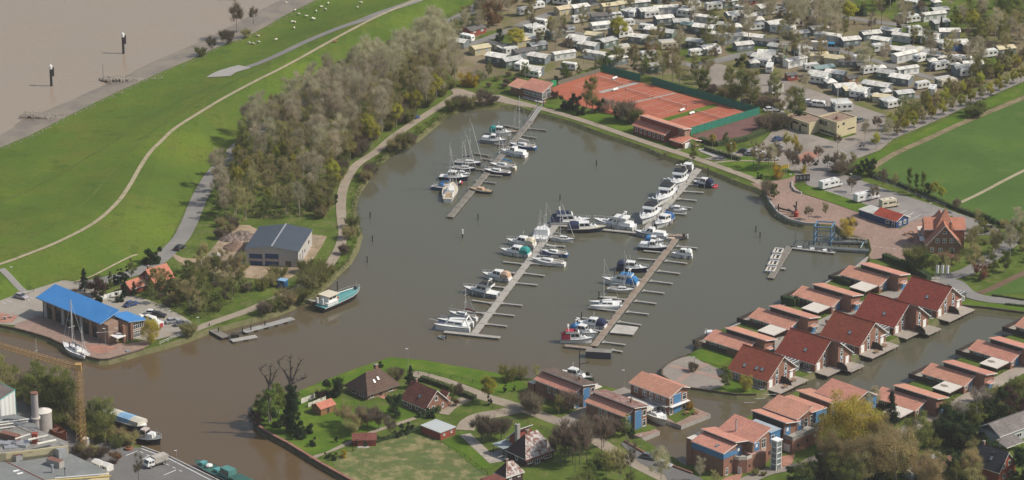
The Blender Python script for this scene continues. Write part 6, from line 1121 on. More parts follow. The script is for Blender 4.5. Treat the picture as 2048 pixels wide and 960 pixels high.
for px,hd,lb,pt in[((42,596),-33,'silver-mauve car alone on the parking bay at the left',PNK),((360,498),60,'dark car parked on the verge of the dike road',BLK),((263,611),40,'dark blue car under the trees behind the blue-roofed building',DBL),((305,629),-15,'white and red estate car, left of a dark car, behind the blue-roofed building',WHT),((318,633),-15,'dark car between the estate car and the silver car',BLK),((346,645),25,'silver car with its nose to the path',SIL2),((364,650),25,'dark car parked right of the silver car',GRP),((1297,917),-30,'dark green car on the parking strip by the narrow inlet',GRP),((1328,932),-30,'silver car on the parking strip, half under a tree',SIL2),((818,240),20,'dark car parked by the shore path in the wood edge',BLK),((826,237),20,'grey-blue car beside the dark one at the wood edge',DBL),((1558,281),25,'dark blue car on the hotel forecourt, upper of two',DBL),((1554,296),25,'silver car on the hotel forecourt, lower of two',SIL2),((1490,306),-20,'dark van-like car at the left end of the forecourt',BLK),((1503,311),-20,'silver car beside the dark one at the forecourt end',SIL2),((1546,320),15,'white car half hidden by tree trunks near the lawn',WHT),((1518,308),10,'white car behind the thin trees of the forecourt',WHT),((1528,320),10,'silver car at the edge of the lawn under trees',SIL2),((1618,207),10,'white car in front of the parked group behind the hotel',WHT),((1608,203),10,'silver car at the back of the group behind the hotel',SIL2),((1614,212),5,'grey car left of the blue van behind the hotel',GRP),((1540,222),15,'white car under trees left of the hotel',WHT),((1557,219),15,'white car nearer the hotel under the trees',WHT),((1556,228),15,'silver car, lowest of the three under the trees',SIL2),((1720,243),45,'grey-blue car parked behind the cream hotel corner',GRP),((1712,360),30,'dark car in the shade at the head of the grey car park',BLK),((1561,21),15,'small white car beside the far white caravan',WHT),((980,91),30,'dark car at the left campsite entrance',BLK),((1725,107),-25,'grey car on the campsite lane beside the hedge',GRP),((1795,110),30,'dark car among the right caravans',BLK),((1864,141),20,'dark car parked on the campsite beside a cream caravan',BLK),((1797,553),20,'black car in the driveway behind the farthest gabled house',BLK),((1870,72),35,'dark red car with white roof beside the far white cabin',RDP),((1725,200),10,'dark car in front of the grey awning at the campsite edge',BLK)]:
 car(px,hd,lb,pt)
def big_van(px,hd,label,l=7.0,w_=2.2,h=2.8,m=None,cat='motorhome',name='motorhome',z=L+.14,cab=None,stripe=None):
 m=m or HW;p=G(px[0],px[1],z);o=thing(name,label,cat,p,R(hd));y=w_/2
 mb=MB();pr=[(-l/2,.5),(l*.30,.5),(l*.30,h*.62),(l*.36,h*.74),(l*.34,h*.95),(l*.28,h),(-l*.48,h),(-l/2,h*.94)]
 mb.loft([[(x,y,q)for x,q in pr],[(x,-y,q)for x,q in pr]],m);mb.build('body',o)
 mb=MB();pr=[(l*.30,.5),(l/2,.5),(l/2,1.05),(l*.44,1.25),(l*.34,h*.66),(l*.30,h*.66)];mb.loft([[(x,y*.92,q)for x,q in pr],[(x,-y*.92,q)for x,q in pr]],cab or m);mb.build('cab',o)
 mb=MB();mb.poly([(l*.435,-y*.8,1.28),(l*.435,y*.8,1.28),(l*.352,y*.8,h*.64),(l*.352,-y*.8,h*.64)],VGL);mb.build('windscreen',o)
 for s in(-1,1):
  for x,ww in((-l*.32,1.2),(l*.0,1.3),(l*.2,.8)):mb=MB();mb.box(x-ww/2,x+ww/2,s*y-.02,s*y+.02,1.5,2.05,VGL);mb.build('window',o)
  mb=MB();mb.box(l*.34,l*.42,s*y*.92-.02,s*y*.92+.02,1.2,1.6,VGL);mb.build('side_window',o)
  mb=MB();mb.box(l/2-.02,l/2+.02,s*.7-.15,s*.7+.15,.75,.95,LAMP);mb.build('headlight',o)
 mb=MB();mb.box(-l*.3,-l*.2,-.4,.4,h,h+.16,m);mb.build('roof_hatch',o);mb=MB();mb.box(0,l*.12,-.5,.3,h,h+.1,FLOATG);mb.build('solar_panel',o)
 wheels(o,(-l*.28,l*.38),y-.1,.36);return o
big_van((1661,375),33,'white motorhome nearest the gate boards on the grey car park',8.0)
big_van((1733,400),33,'long white motorhome with roof racks beside the thin tree',9.0)
big_van((1778,414),25,'cream caravan-like motorhome behind the blue hut',6.2,m=CREAMB)
big_van((1865,187),75,'white motorhome facing the viewer behind the avenue trees',7.0)
big_van((1233,37),20,'white camper van parked in the middle of the campsite',5.2,2.0,2.3)
big_van((1639,214),-20,'small white van with blue roof behind the hotel',5.0,1.9,2.2)
def truck(px,hd,label,l,boxm,cabm,h=3.0,name='truck',cover=0):
 p=G(px[0],px[1],L+.13);o=thing(name,label,'truck',p,R(hd));y=1.1
 mb=MB();mb.box(-l/2,l*.14,-y,y,.9,h,boxm);mb.build('load_cover' if cover else 'cargo_box',o);mb=MB();mb.box(-l/2,l*.46,-y*.9,y*.9,.55,.9,FLOAT);mb.build('chassis',o)
 mb=MB();hc=h*.86;pr=[(l*.16,.6),(l/2,.6),(l/2,1.3),(l*.42,hc),(l*.16,hc)];mb.loft([[(x,y*.93,q)for x,q in pr],[(x,-y*.93,q)for x,q in pr]],cabm);mb.build('cab',o)
 mb=MB();mb.poly([(l/2-.0+.01,-y*.8,1.35),(l/2+.01,y*.8,1.35),(l*.43+.01,y*.8,hc-.1),(l*.43+.01,-y*.8,hc-.1)],VGL);mb.build('windscreen',o)
 for s in(-1,1):
  for x in(l*.24,l*.37):mb=MB();mb.box(x-l*.05,x+l*.05,s*y*.93-.02,s*y*.93+.02,1.35,hc-.25,VGL);mb.build('side_window',o)
  mb=MB();mb.box(l/2-.02,l/2+.03,s*.75-.15,s*.75+.15,.8,1.0,LAMP);mb.build('headlight',o)
 wheels(o,(-l*.28,l*.36),y-.1,.42);return o
truck((312,930),-140,'white pickup truck with grey tarpaulin on the quay asphalt',6.4,mat('grey_tarp',(.42,.39,.35),.8),HW,2.5,'pickup_truck',1)
truck((1647,100),-5,'truck with white box and bright blue cab on the campsite',9.0,FLATR,mat('truck_blue',(.04,.25,.42),.5),3.2)
p=G(300,647,L+.8);o=thing('boat_on_trailer','white motor boat with red rudder on a trailer behind the blue-roofed building','boat',p,R(140));hull(o,9,2.8,1.4,HW,HW,REDC);cabin(o,-2,2.4,2.0,1.4,1.4,1.0,HW,.9,'cabin');mb=MB();mb.box(-4.8,-4.2,-.5,.5,.0,1.2,REDC);mb.build('rudder',o);wheels(o,(-1.5,-.6),1.0,.3)
p=G(1552,187,L+.1);o=thing('box_trailer','white box trailer alone on the bare brown car park','trailer',p,R(30));mb=MB();mb.box(-2.4,2.4,-1.1,1.1,.6,3.1,mat('dull_white',(.55,.54,.48),.7));mb.build('box',o);wheels(o,(-.4,.5),1.0,.32);mb=MB();mb.box(2.4,3.6,-.06,.06,.6,.7,FLOAT);mb.build('drawbar',o)
for px,lb in(((1560,176),'upper of the red and white barriers under the lone tree'),((1554,179),'lower of the red and white barriers under the lone tree')):
 p=G(*px,L+.1);o=thing('barrier',lb,'barrier',p,R(20),'red and white barriers');mb=MB();[mb.box(-1.2+k*.6,-.62+k*.6,-.05,.05,.8,1.0,WHITE if k%2 else RDP)for k in range(4)];mb.build('board',o);mb=MB();[mb.box(x,x+.08,-.3,.3,0,1.0,FLOATG)for x in(-1,.9)];mb.build('foot',o)
def motorcycle(px,hd):
 p=G(px[0],px[1],L+.15);o=thing('motorcycle_with_rider','motorcycle riding along the avenue road','motorcycle',p,R(hd))
 for x in(-.7,.7):mb=MB();mb.cyl((x,-.07,.32),(x,.07,.32),.32,TYRE,n=12);mb.build('wheel',o)
 mb=MB();mb.box(-.55,.5,-.16,.16,.4,.85,GRP);mb.box(.3,.55,-.35,.35,.95,1.02,FLOAT);mb.cyl((.7,0,.32),(.45,0,1.0),.05,METAL);mb.build('frame',o)
 return o,p
def person(label,at_,hd,pose='stand',top=(.1,.1,.14),leg=(.05,.06,.1),z0=0.0):
 """one continuous skinned body"""
 o=thing('person',label,'person',at_,R(hd))
 if pose=='ride':J={'pel':(-.1,0,.92),'ch':(.1,0,1.32),'nk':(.15,0,1.5),'hd':(.2,0,1.68),'kl':(.3,.2,.72),'kr':(.3,-.2,.72),'fl':(0,.2,.35),'fr':(0,-.2,.35),'tl':(.16,.2,.3),'tr':(.16,-.2,.3),'sl':(.1,.2,1.42),'sr':(.1,-.2,1.42),'el':(.3,.28,1.2),'er':(.3,-.28,1.2),'hl':(.48,.26,1.04),'hr':(.48,-.26,1.04)}
 else:J={'pel':(0,0,.94),'ch':(.02,0,1.3),'nk':(.02,0,1.5),'hd':(.04,0,1.66),'kl':(.05,.1,.5),'kr':(-.02,-.1,.5),'fl':(.0,.11,.06),'fr':(-.12,-.1,.06),'tl':(.16,.12,.04),'tr':(.04,-.11,.04),'sl':(.02,.19,1.42),'sr':(.02,-.19,1.42),'el':(.0,.26,1.15),'er':(.02,-.26,1.15),'hl':(.1,.25,.9),'hr':(.12,-.25,.92)}
 nm=list(J);E=[('pel','ch'),('ch','nk'),('nk','hd'),('pel','kl'),('pel','kr'),('kl','fl'),('kr','fr'),('fl','tl'),('fr','tr'),('ch','sl'),('ch','sr'),('sl','el'),('sr','er'),('el','hl'),('er','hr')]
 Rr={'pel':.15,'ch':.16,'nk':.06,'hd':.11,'kl':.075,'kr':.075,'fl':.045,'fr':.045,'tl':.04,'tr':.04,'sl':.07,'sr':.07,'el':.045,'er':.045,'hl':.035,'hr':.035}
 me=bpy.data.meshes.new('body');me.from_pydata([J[k]for k in nm],[(nm.index(a),nm.index(b))for a,b in E],[]);b=link('body',me,o)
 b.modifiers.new('skin','SKIN');me.skin_vertices or me.attributes
 try:
  for i,k in enumerate(nm):me.skin_vertices[0].data[i].radius=(Rr[k],Rr[k]);me.skin_vertices[0].data[i].use_root=(i==0)
 except Exception:pass
 b.modifiers.new('sub','SUBSURF').levels=1;me.materials.append(mat('clothes_%d'%int(top[0]*999+leg[2]*99),top,.9,.1));mb=MB();h=J['hd'];mb.ball((h[0],h[1],h[2]+.06),.115,mat('dark_hair',(.04,.03,.02),.9),8,6);mb.build('hair' if pose!='ride' else 'helmet',o)
 return o
o,p=motorcycle((1724,293),205)
person('rider in dark clothes on the motorcycle',p,205,'ride')
person('person in dark clothes standing at the bow of the moored ketch',G(139,695,1.5)*1.0,-30)
person('person in dark clothes standing amidships on the moored ketch',G(152,699,1.5)*1.0,60)
CW1=mat('caravan_white',(.74,.74,.70),.5,.08,.6,hue=.12,wear=((.48,.47,.42),1.0,.62));CW2=mat('caravan_cream',(.60,.54,.42),.55,.08,.6,hue=.1)
ROOFW=mat('weathered_white_roof',(.72,.70,.64),.8,.15,.5,hue=.12,wear=((.42,.40,.34),.7,.55));ROOFG=mat('grey_awning_roof',(.46,.46,.43),.85,.15,.5,hue=.15,wear=((.25,.25,.23),.7,.58));ROOFY=mat('yellowish_roof',(.58,.50,.33),.85,.12,.5,hue=.1)
AWG=mat('awning_grey_wall',(.17,.20,.21),.85,.2,.8,hue=.2);AWGR=mat('awning_green_wall',(.14,.19,.15),.85,.2,.8,hue=.2);AWB=mat('awning_blue_wall',(.04,.12,.32),.8,.15,.8)
HUTB=mat('hut_brown',(.11,.07,.05),.9,.2,.8,hue=.1);HUTR=mat('hut_red',(.30,.07,.05),.85,.15,.8);ROOFD=mat('dark_roof',(.12,.115,.11),.9,.2,.8,hue=.1)
def proto_caravan(l,w_,h,m,key):
 k=('car',l,w_,h,m.name)
 if k in _win:return _win[k]
 mb=MB();y=w_/2;pr=[(-l/2+.1,.45),(l/2-.1,.45),(l/2,1.1),(l/2-.12,h-.25),(l/2-.45,h),(-l/2+.45,h),(-l/2+.12,h-.25),(-l/2,1.1)]
 mb.loft([[(x,y,q)for x,q in pr],[(x,-y,q)for x,q in pr]],m);A=mb.data('body')
 ws=[]
 for s in(-1,1):
  for x in(-l*.3,l*.02,l*.3):mb=MB();mb.box(x-.45,x+.45,s*y-.025,s*y+.025,1.35,1.95,VGL);ws.append(mb.data('window'))
  mb=MB();mb.box(s*(l/2-.07)-.03,s*(l/2-.07)+.03,-y*.6,y*.6,1.35,1.95,VGL);ws.append(mb.data('end_window'))
 mb=MB();[mb.cyl((.1,s*(y-.05),.3),(.1,s*(y+.04),.3),.3,TYRE,n=8)for s in(-1,)];B=mb.data('wheel')
 mb=MB();mb.box(-.4,.4,-.4,.4,h,h+.1,FLATR);C_=mb.data('roof_hatch');mb=MB();mb.box(l/2,l/2+1.1,-.05,.05,.4,.5,FLOATG);D_=mb.data('drawbar')
 _win[k]=(A,ws,B,C_,D_);return _win[k]
def put_caravan(o,x=0,y=0,l=5.6,w_=2.2,h=2.6,m=None):
 A,ws,B,C_,D_=proto_caravan(l,w_,h,m or CW1,0)
 link('body',A,o,(x,y,0))
 for d in ws:link('window',d,o,(x,y,0))
 link('wheel',B,o,(x,y,0));link('roof_hatch',C_,o,(x-l*.15,y,0));link('drawbar',D_,o,(x,y,0))
def tent(o,l,w_,h,rm,wm,x=0,y=0,kind='gable',name='awning'):
 """fabric or board shelter with own roof"""
 k=('tent',l,w_,h,rm.name,wm.name,kind)
 if k not in _win:
  mb=MB();Y=w_/2;X=l/2
  if kind=='gable':pr=[(-Y,0),(Y,0),(Y,h),(0,h+w_*.13),(-Y,h)];mb.loft([[(-X,a,b)for a,b in pr],[(X,a,b)for a,b in pr]],wm)
  else:mb.box(-X,X,-Y,Y,0,h,wm)
  A=mb.data(name+'_wall');mb=MB();e=.25
  if kind=='gable':
   slab(mb,[(-X-e,-Y-e,h-.02),(X+e,-Y-e,h-.02),(X+e,0,h+w_*.13+.08),(-X-e,0,h+w_*.13+.08)],.08,rm,rm);slab(mb,[(-X-e,0,h+w_*.13+.08),(X+e,0,h+w_*.13+.08),(X+e,Y+e,h-.02),(-X-e,Y+e,h-.02)],.08,rm,rm)
  elif kind=='pyramid':
   q=[(-X-e,-Y-e,h),(X+e,-Y-e,h),(X+e,Y+e,h),(-X-e,Y+e,h)];a=(0,0,h+.9)
   for i in range(4):mb.poly([q[i],q[(i+1)%4],a],rm)
   for i in range(4):p_,r_=q[i],q[(i+1)%4];mb.poly([(p_[0],p_[1],h-.25),(r_[0],r_[1],h-.25),r_,p_],rm)
  elif kind=='dome':
   mb.loft([[(-X*1.05+0*t,(Y+.1)*math.cos(t),.4+h*1.15*math.sin(t))for t in[i*math.pi/8 for i in range(9)]],[(X*1.05,(Y+.1)*math.cos(t),.4+h*1.15*math.sin(t))for t in[i*math.pi/8 for i in range(9)]]],rm,closed=False)
  else:slab(mb,[(-X-e,-Y-e,h-.1),(X+e,-Y-e,h-.1),(X+e,Y+e,h+.25),(-X-e,Y+e,h+.25)],.12,rm,rm)
  B=mb.data(name+'_roof');wn=[]
  for i in range(max(1,int(l/2.2))):mb=MB();xx=-X+(i+.5)*l/max(1,int(l/2.2));mb.box(xx-.6,xx+.6,-Y-.03,-Y+.02,.9,min(1.9,h-.2),mat('tent_window',(.42,.44,.43),.4));wn.append(mb.data('tent_window'))
  _win[k]=(A,B,wn)
 A,B,wn=_win[k];link(name+'_wall',A,o,(x,y,0));link(name+'_roof',B,o,(x,y,0))
 for d in wn:link('tent_window',d,o,(x,y,0))
DESC={'c':('caravan','white touring caravan'),'e':('caravan','cream caravan'),'a':('caravan','caravan with big white awning'),'g':('caravan','caravan with a grey awning'),'m':('mobile home','long white mobile home'),'w':('shelter','white-roofed awning shelter'),'r':('shelter','grey-roofed awning tent'),'p':('pavilion','small white-topped pavilion tent'),'d':('tent','white dome-shaped tunnel tent'),'h':('hut','dark brown garden hut'),'x':('hut','red wooden hut'),'y':('shelter','yellowish-roofed shelter'),'k':('shelter','long dark-roofed shelter'),'o':('hut','orange wooden hut'),'t':('shelter','teal-roofed shelter'),'b':('shelter','white-roofed shelter with bright blue wall')}
CAMP={'by the left campsite entrance':[(949,67,'x',40),(934,82,'c',-35),(918,93,'w',-30),(960,106,'y',30),(995,125,'w',-30),(1022,131,'r',30),(1043,138,'c',60),(1068,152,'a',-25),(998,101,'k',-30),(1014,106,'g',40),(1048,112,'k',30),(1074,100,'r',30),(1064,86,'r',-30),(1044,90,'y',30),(1078,52,'c',-25),(1069,66,'g',35),(1111,74,'r',30)],'in the middle-left campsite':[(1128,27,'y',30),(1158,24,'w',30),(1158,45,'c',30),(1202,40,'k',15),(1200,58,'d',20),(1136,64,'d',10),(1190,80,'y',-20),(1157,93,'a',-30),(1177,100,'w',-28),(1213,92,'r',40),(1127,117,'m',25),(1252,106,'e',30),(1297,118,'c',22),(1138,139,'c',-20),(1247,16,'y',30),(1277,15,'w',20),(1262,32,'g',60),(1300,34,'a',20),(1331,26,'m',10),(1327,46,'w',20),(1292,62,'c',-20),(1309,70,'w',-25),(1332,74,'r',-25),(1277,84,'w',-20),(1299,86,'y',0),(1303,98,'x',20),(1337,98,'e',15),(1308,141,'r',25),(1339,133,'p',20),(1328,3,'w',20),(1218,20,'y',20),(1172,2,'w',20),(1240,4,'r',20)],'in the central campsite':[(1382,14,'g',20),(1427,20,'c',20),(1452,13,'r',25),(1582,19,'c',-40),(1473,41,'a',20),(1500,44,'m',35),(1517,49,'p',10),(1364,54,'r',10),(1383,60,'t',-25),(1408,66,'w',-20),(1438,58,'r',-20),(1422,76,'p',0),(1467,84,'m',22),(1472,63,'p',10),(1392,93,'r',-25),(1392,112,'c',25),(1423,108,'a',25),(1509,84,'w',-20),(1526,90,'k',-20),(1547,89,'h',10),(1549,57,'w',30),(1566,64,'m',-25),(1590,54,'e',20),(1535,116,'w',-10),(1552,123,'r',-25),(1590,131,'m',35),(1527,130,'a',-30),(1539,143,'c',80),(1508,134,'p',10),(1603,107,'g',25),(1518,114,'h',10),(1500,9,'x',10),(1513,60,'c',20),(1445,82,'c',30)],'in the right-hand campsite':[(1655,110,'k',-10),(1740,78,'w',20),(1762,90,'w',-25),(1759,103,'c',25),(1791,110,'w',-25),(1808,121,'m',35),(1828,116,'e',30),(1670,127,'y',-25),(1722,125,'c',20),(1701,132,'k',0),(1636,121,'y',10),(1622,141,'c',20),(1646,147,'t',25),(1671,157,'w',-25),(1738,147,'c',25),(1772,156,'r',-28),(1762,145,'p',10),(1640,165,'a',-28),(1660,174,'p',20),(1702,165,'o',30),(1582,159,'x',20),(1624,153,'h',20),(1688,185,'w',15),(1703,189,'y',20),(1719,194,'a',-28),(1724,140,'h',10),(1746,180,'r',-28),(1759,183,'w',-28),(1772,192,'p',15),(1752,201,'p',20),(1780,213,'g',28),(1764,203,'y',-20),(1802,167,'w',-28),(1813,148,'m',25),(1784,150,'k',10),(1807,196,'r',20),(1895,173,'e',28),(1682,219,'g',10)],'in the far right campsite corner':[(1832,26,'k',-20),(1866,40,'m',20),(1828,66,'c',20),(1898,74,'w',0),(1861,87,'a',-20),(1889,96,'g',25),(1916,96,'b',10),(1947,105,'e',22),(1978,114,'c',22),(2009,107,'y',20),(1853,112,'w',-28),(1864,120,'r',-25),(1842,123,'c',40),(1865,131,'p',10),(1881,139,'c',30),(1906,129,'e',-20),(1913,141,'p',15),(1883,124,'p',0),(1944,139,'w',10),(1932,150,'a',15),(1878,29,'r',20),(1925,128,'c',-20),(1820,109,'e',30)]}
ORD=['first','second','third','fourth','fifth','sixth','seventh','eighth','ninth','tenth','eleventh','twelfth']
def nth(i):
 n=i+1;O1=ORD+['thirteenth','fourteenth','fifteenth','sixteenth','seventeenth','eighteenth','nineteenth']
 if n<20:return O1[n-1]
 t,u=divmod(n,10);T3={2:'twent',3:'thirt',4:'fort',5:'fift',6:'sixt'}[t]
 return T3+'ieth' if u==0 else T3+'y-'+O1[u-1]
cr=random.Random(4)
PX=[G(x,y,L)for v_ in CAMP.values()for x,y,_,_ in v_];LN=[[tuple(G(a,b,L))[:2]for a,b in P]for P,_,_ in CW];ZN=list(CAMP);lot=[tuple(G(a,b,L))[:2]for a,b in[(1380,130),(1440,122),(1540,143),(1640,183),(1780,228),(1810,250),(1700,270),(1480,192)]]
k=0
while k<4000 and len(PX)<262:
 k+=1;x,y=cr.uniform(1040,1985),cr.uniform(-6,205)
 if y>128 and x<1540 or y>60+(x-1040)*.25+60 or(x>1650 and y<70 and x<1800)or(x>1900 and y<95)or(x>1700 and y>215-(x-1782)*.47):continue
 p=G(x,y,L)
 if min((p-q).length for q in PX)<8.5 or min(dist(p.x,p.y,l_)for l_ in LN)<4.5 or inside((p.x,p.y),lot):continue
 PX.append(p);z_=1 if x<1345 else 2 if x<1612 else 3 if x<1825 else 4;CAMP[ZN[z_]].append((round(x),round(y),cr.choice('caacwwrmgp'),cr.choice([25,30,20,-25,-28])))
for zone,items in CAMP.items():
 cnt={}
 for it in sorted(items):cnt.setdefault(it[2],[]).append(it)
 for x,y,k,hd in items:
  cat,desc=DESC[k];same=cnt[k];i=same.index((x,y,k,hd))
  lab=desc+' '+zone if len(same)==1 else('%s, %s such from the left '%(desc,nth(i)))+zone
  nm={'caravan':'caravan','mobile home':'mobile_home','shelter':'awning_shelter','pavilion':'pavilion_tent','tent':'tunnel_tent','hut':'garden_hut'}[cat]
  o=thing(nm,lab,cat,G(x,y,L+.02),R(hd),'caravans and shelters of the campsite');f=cr.uniform(.98,1.16)
  if k=='c':put_caravan(o,0,0,5.6)
  elif k=='e':put_caravan(o,0,0,6.0,2.3,2.6,CW2);tent(o,5.0,2.2,2.2,ROOFG,AWGR,0,2.3,'shed')
  elif k=='a':put_caravan(o,0,-1.2,5.8);tent(o,6.4,4.6,2.75,ROOFW,AWG,-.6,.9)
  elif k=='g':put_caravan(o,.3,-1.4,5.6);tent(o,5.0,2.8,2.3,ROOFG,AWG,0,1.15,'shed')
  elif k=='m':tent(o,8.2,2.9,2.5,ROOFW,CW1,name='home')
  elif k=='w':tent(o,6.4,4.2,2.4,ROOFW,AWG)
  elif k=='r':tent(o,6.0,4.2,2.3,ROOFG,AWGR)
  elif k=='p':tent(o,3.0,3.0,2.0,ROOFW,AWG,kind='pyramid',name='pavilion')
  elif k=='d':tent(o,6.5,4.6,1.9,ROOFW,AWG,kind='dome',name='tunnel')if x>1190 else tent(o,4,3,1.5,ROOFW,AWG,kind='dome',name='tunnel')
  elif k in 'hxo':tent(o,3.6 if x>1000 else 6.5,2.8 if x>1000 else 4.0,2.0,ROOFD,HUTB if k=='h' else HUTR if k=='x' else OCHRE,name='hut')
  elif k=='y':tent(o,5.8,4.0,2.2,ROOFY,AWGR if x%2 else CREAM)
  elif k=='k':tent(o,7.5,3.6,2.1,ROOFD,AWG,name='shelter')
  elif k=='t':tent(o,6.5,3.4,2.2,mat('teal_roof',(.22,.30,.29),.8),AWGR)
  elif k=='b':tent(o,5.5,4.6,2.3,ROOFW,AWG);mb=MB();mb.box(-3.6,3.6,-3.2,-3.1,0,1.6,AWB);mb.build('wind_break',o)
  o.scale=(f,f,f)
BARK=mat('bark',(.33,.29,.245),.95,.3,.8);BARKD=mat('dark_bark',(.12,.10,.085),.95,.3,.8);BIRCHB=mat('pale_bark',(.33,.30,.26),.9,.3,.8)
def leaf(n,c,c2=None,var=.3):return mat(n,c,.9,var,.35,col2=c2,hue=.25,spec=.1,trans=.6)
LV={'brown':leaf('brown_twigs',(.23,.185,.13),(.31,.26,.19)),'bigbud':leaf('spring_twigs',(.38,.32,.15),(.48,.42,.19)),'bare':leaf('bare_twigs',(.49,.44,.30),(.59,.53,.38)),'bud':leaf('budding_twigs',(.37,.33,.15),(.46,.41,.20)),'olive':leaf('olive_leaf',(.22,.235,.07),(.33,.33,.10)),'green':leaf('fresh_leaf',(.15,.20,.045),(.24,.28,.07)),'yellow':leaf('yellow_green_leaf',(.42,.40,.06),(.52,.47,.09)),'dark':leaf('dark_leaf',(.052,.085,.032),(.09,.12,.045)),'conifer':leaf('conifer_needles',(.030,.055,.028),(.055,.08,.038)),'forsythia':leaf('yellow_blossom',(.50,.36,.03),(.6,.45,.05),.2),'blossom':leaf('white_blossom',(.42,.38,.31),(.55,.5,.42),.25),'purple':leaf('purple_leaf',(.085,.045,.045),(.12,.07,.06)),'rust':leaf('rust_leaf',(.24,.13,.07),(.3,.18,.09)),'ivy':leaf('ivy_leaf',(.032,.062,.022),(.06,.095,.03)),'willow':leaf('willow_leaf',(.56,.48,.09),(.66,.56,.12))}
PR={}
def proto(key,mt,h,cr_,base,n,ls,twigs=0,shape='oval',clumps=14,trunk=.22,bark=None,seed=1,limbs=7,droop=0,flat=1.0,stems=1):
 """tapered trunk with limbs, and a crown of many small leaf or twig faces gathered in clumps"""
 r=random.Random(seed);tb=MB();bark=bark or BARK;tops=[]
 for s_ in range(stems):
  lean=Vector((r.uniform(-.08,.08)*h,r.uniform(-.08,.08)*h,0))*(2.5 if stems>1 else.6);b0=Vector((r.uniform(-.1,.1),r.uniform(-.1,.1),0))*stems
  m1=b0+Vector((0,0,h*.45))+lean*.4;m2=b0+Vector((0,0,h*.88))+lean
  tb.cyl(b0-Vector((0,0,.3)),m1,trunk,bark,trunk*.6,n=6,cap=False);tb.cyl(m1,m2,trunk*.6,bark,trunk*.12,n=5,cap=False)
  for i in range(limbs):
   t=r.uniform(max(.12,base),.92);p=m1*0+(b0+(m1-b0)*(t/.5)if t<.5 else m1+(m2-m1)*((t-.5)/.5));a=i*2.4+r.uniform(-.5,.5);ln=cr_*r.uniform(.6,1.0)*(1.15-t*.5)
   q=p+Vector((math.cos(a)*ln,math.sin(a)*ln,ln*r.uniform(.5,1.1)));tb.cyl(p,q,trunk*.3,bark,trunk*.06,n=4,cap=False);tops.append(q)
   for j in range(2):a2=a+r.uniform(-.9,.9);q2=p.lerp(q,.55)+Vector((math.cos(a2),math.sin(a2),r.uniform(.5,1.3)))*ln*.5;tb.cyl(p.lerp(q,.5),q2,trunk*.15,bark,trunk*.04,n=3,cap=False);tops.append(q2)
 td=tb.data('trunk');z0=h*base;ch=h-z0;C_=[]
 for i in range(clumps):
  while True:
   u=r.uniform(0,1);a=r.uniform(0,6.283)
   prof={'oval':math.sin(math.pi*min(1,.12+u*.86))**.7,'cone':(1-u)*.95+.05,'column':.9 if u<.8 else.6,'round':math.sqrt(max(.02,1-(2*u-1)**2)),'fan':.35+.65*u if u<.8 else 1-(u-.8)*2.5}[shape]
   rr=cr_*prof*math.sqrt(r.uniform(.05,1))*.82;break
  C_.append((Vector((math.cos(a)*rr,math.sin(a)*rr,z0+ch*(.05+.87*u))),cr_*r.uniform(.22,.42)*(.6+.5*prof)))
 if tops and shape in('oval','fan','round'):C_+=[(q,cr_*r.uniform(.2,.32))for q in tops if q.z<h*1.02]
 v=[];f=[];g=r.gauss
 for i in range(n):
  c,cs=C_[int(r.random()*len(C_))];o=Vector((g(0,1),g(0,1),g(0,.8)*flat));
  o=o.normalized()*cs*(r.random()**.45);p=c+o;s=ls*r.uniform(.6,1.4)
  nn=(o.normalized()*.55+Vector((p.x,p.y,0))*(.5/cr_)+Vector((0,0,.55))+Vector((g(0,.38),g(0,.38),g(0,.38)))).normalized();a=nn.cross(Vector((g(0,1),g(0,1),g(0,1)))).normalized();b=nn.cross(a)
  k=len(v);v+=[p-a*s,p+b*s*.8,p+a*s,p-b*s*.7];f.append((k,k+1,k+2,k+3))
 for i in range(twigs):
  c,cs=C_[int(r.random()*len(C_))];p=c+Vector((g(0,1),g(0,1),g(0,1))).normalized()*cs*r.random()**.5;out_=Vector((p.x,p.y,0))*.5/cr_+Vector((g(0,.35),g(0,.35),.9-droop*1.9+g(0,.3)));out_.normalize();ln=r.uniform(.6,1.5);sd=out_.cross(Vector((g(0,1),g(0,1),g(0,1)))).normalized()*r.uniform(.022,.05)
  k=len(v);v+=[p-sd,p+sd,p+out_*ln+sd*.4,p+out_*ln-sd*.4];f.append((k,k+1,k+2,k+3))
 me=bpy.data.meshes.new('crown');me.from_pydata([tuple(q)for q in v],[],f);me.materials.append(LV[mt]);me.update();PR[key]=(td,me,h)
T_=1
for i in(0,1,2):proto('bare%d'%i,'bare',15+i,3.3,.30,260,.09,2500,'oval',38,.20,BARK,10+i,10)
for i in(0,1):proto('bud%d'%i,'bud',13+i,3.0,.22,1500,.11,1500,'oval',20,.18,BARK,20+i,9)
for i in(0,1):proto('olive%d'%i,'olive',10.5+i,2.8,.15,2900,.13,700,'oval',22,.18,BARK,30+i,8)
proto('green0','green',9.5,2.9,.18,4200,.15,300,'oval',22,.18,BARK,40,8);proto('yellow0','yellow',9,2.6,.3,3800,.14,300,'oval',20,.16,BARK,41,8)
proto('willow0','willow',13,5.6,.12,7000,.15,3600,'round',60,.35,BARK,42,12,droop=1);proto('avenue0','bud',7.2,1.45,.34,1900,.12,500,'oval',12,.09,BARK,43,6);proto('avenue1','yellow',6.6,1.5,.32,2000,.12,400,'oval',12,.09,BARK,44,6)
proto('poplar0','green',11,1.2,.12,2400,.13,900,'column',18,.12,BIRCHB,45,6);proto('birch0','bud',12,2.4,.28,3200,.12,1000,'oval',22,.13,BIRCHB,46,8)
for i in(0,1):proto('shrub%d'%i,('olive','bud')[i],2.6,1.9,.0,2200,.12,500,'round',14,.05,BARKD,50+i,6,stems=3)
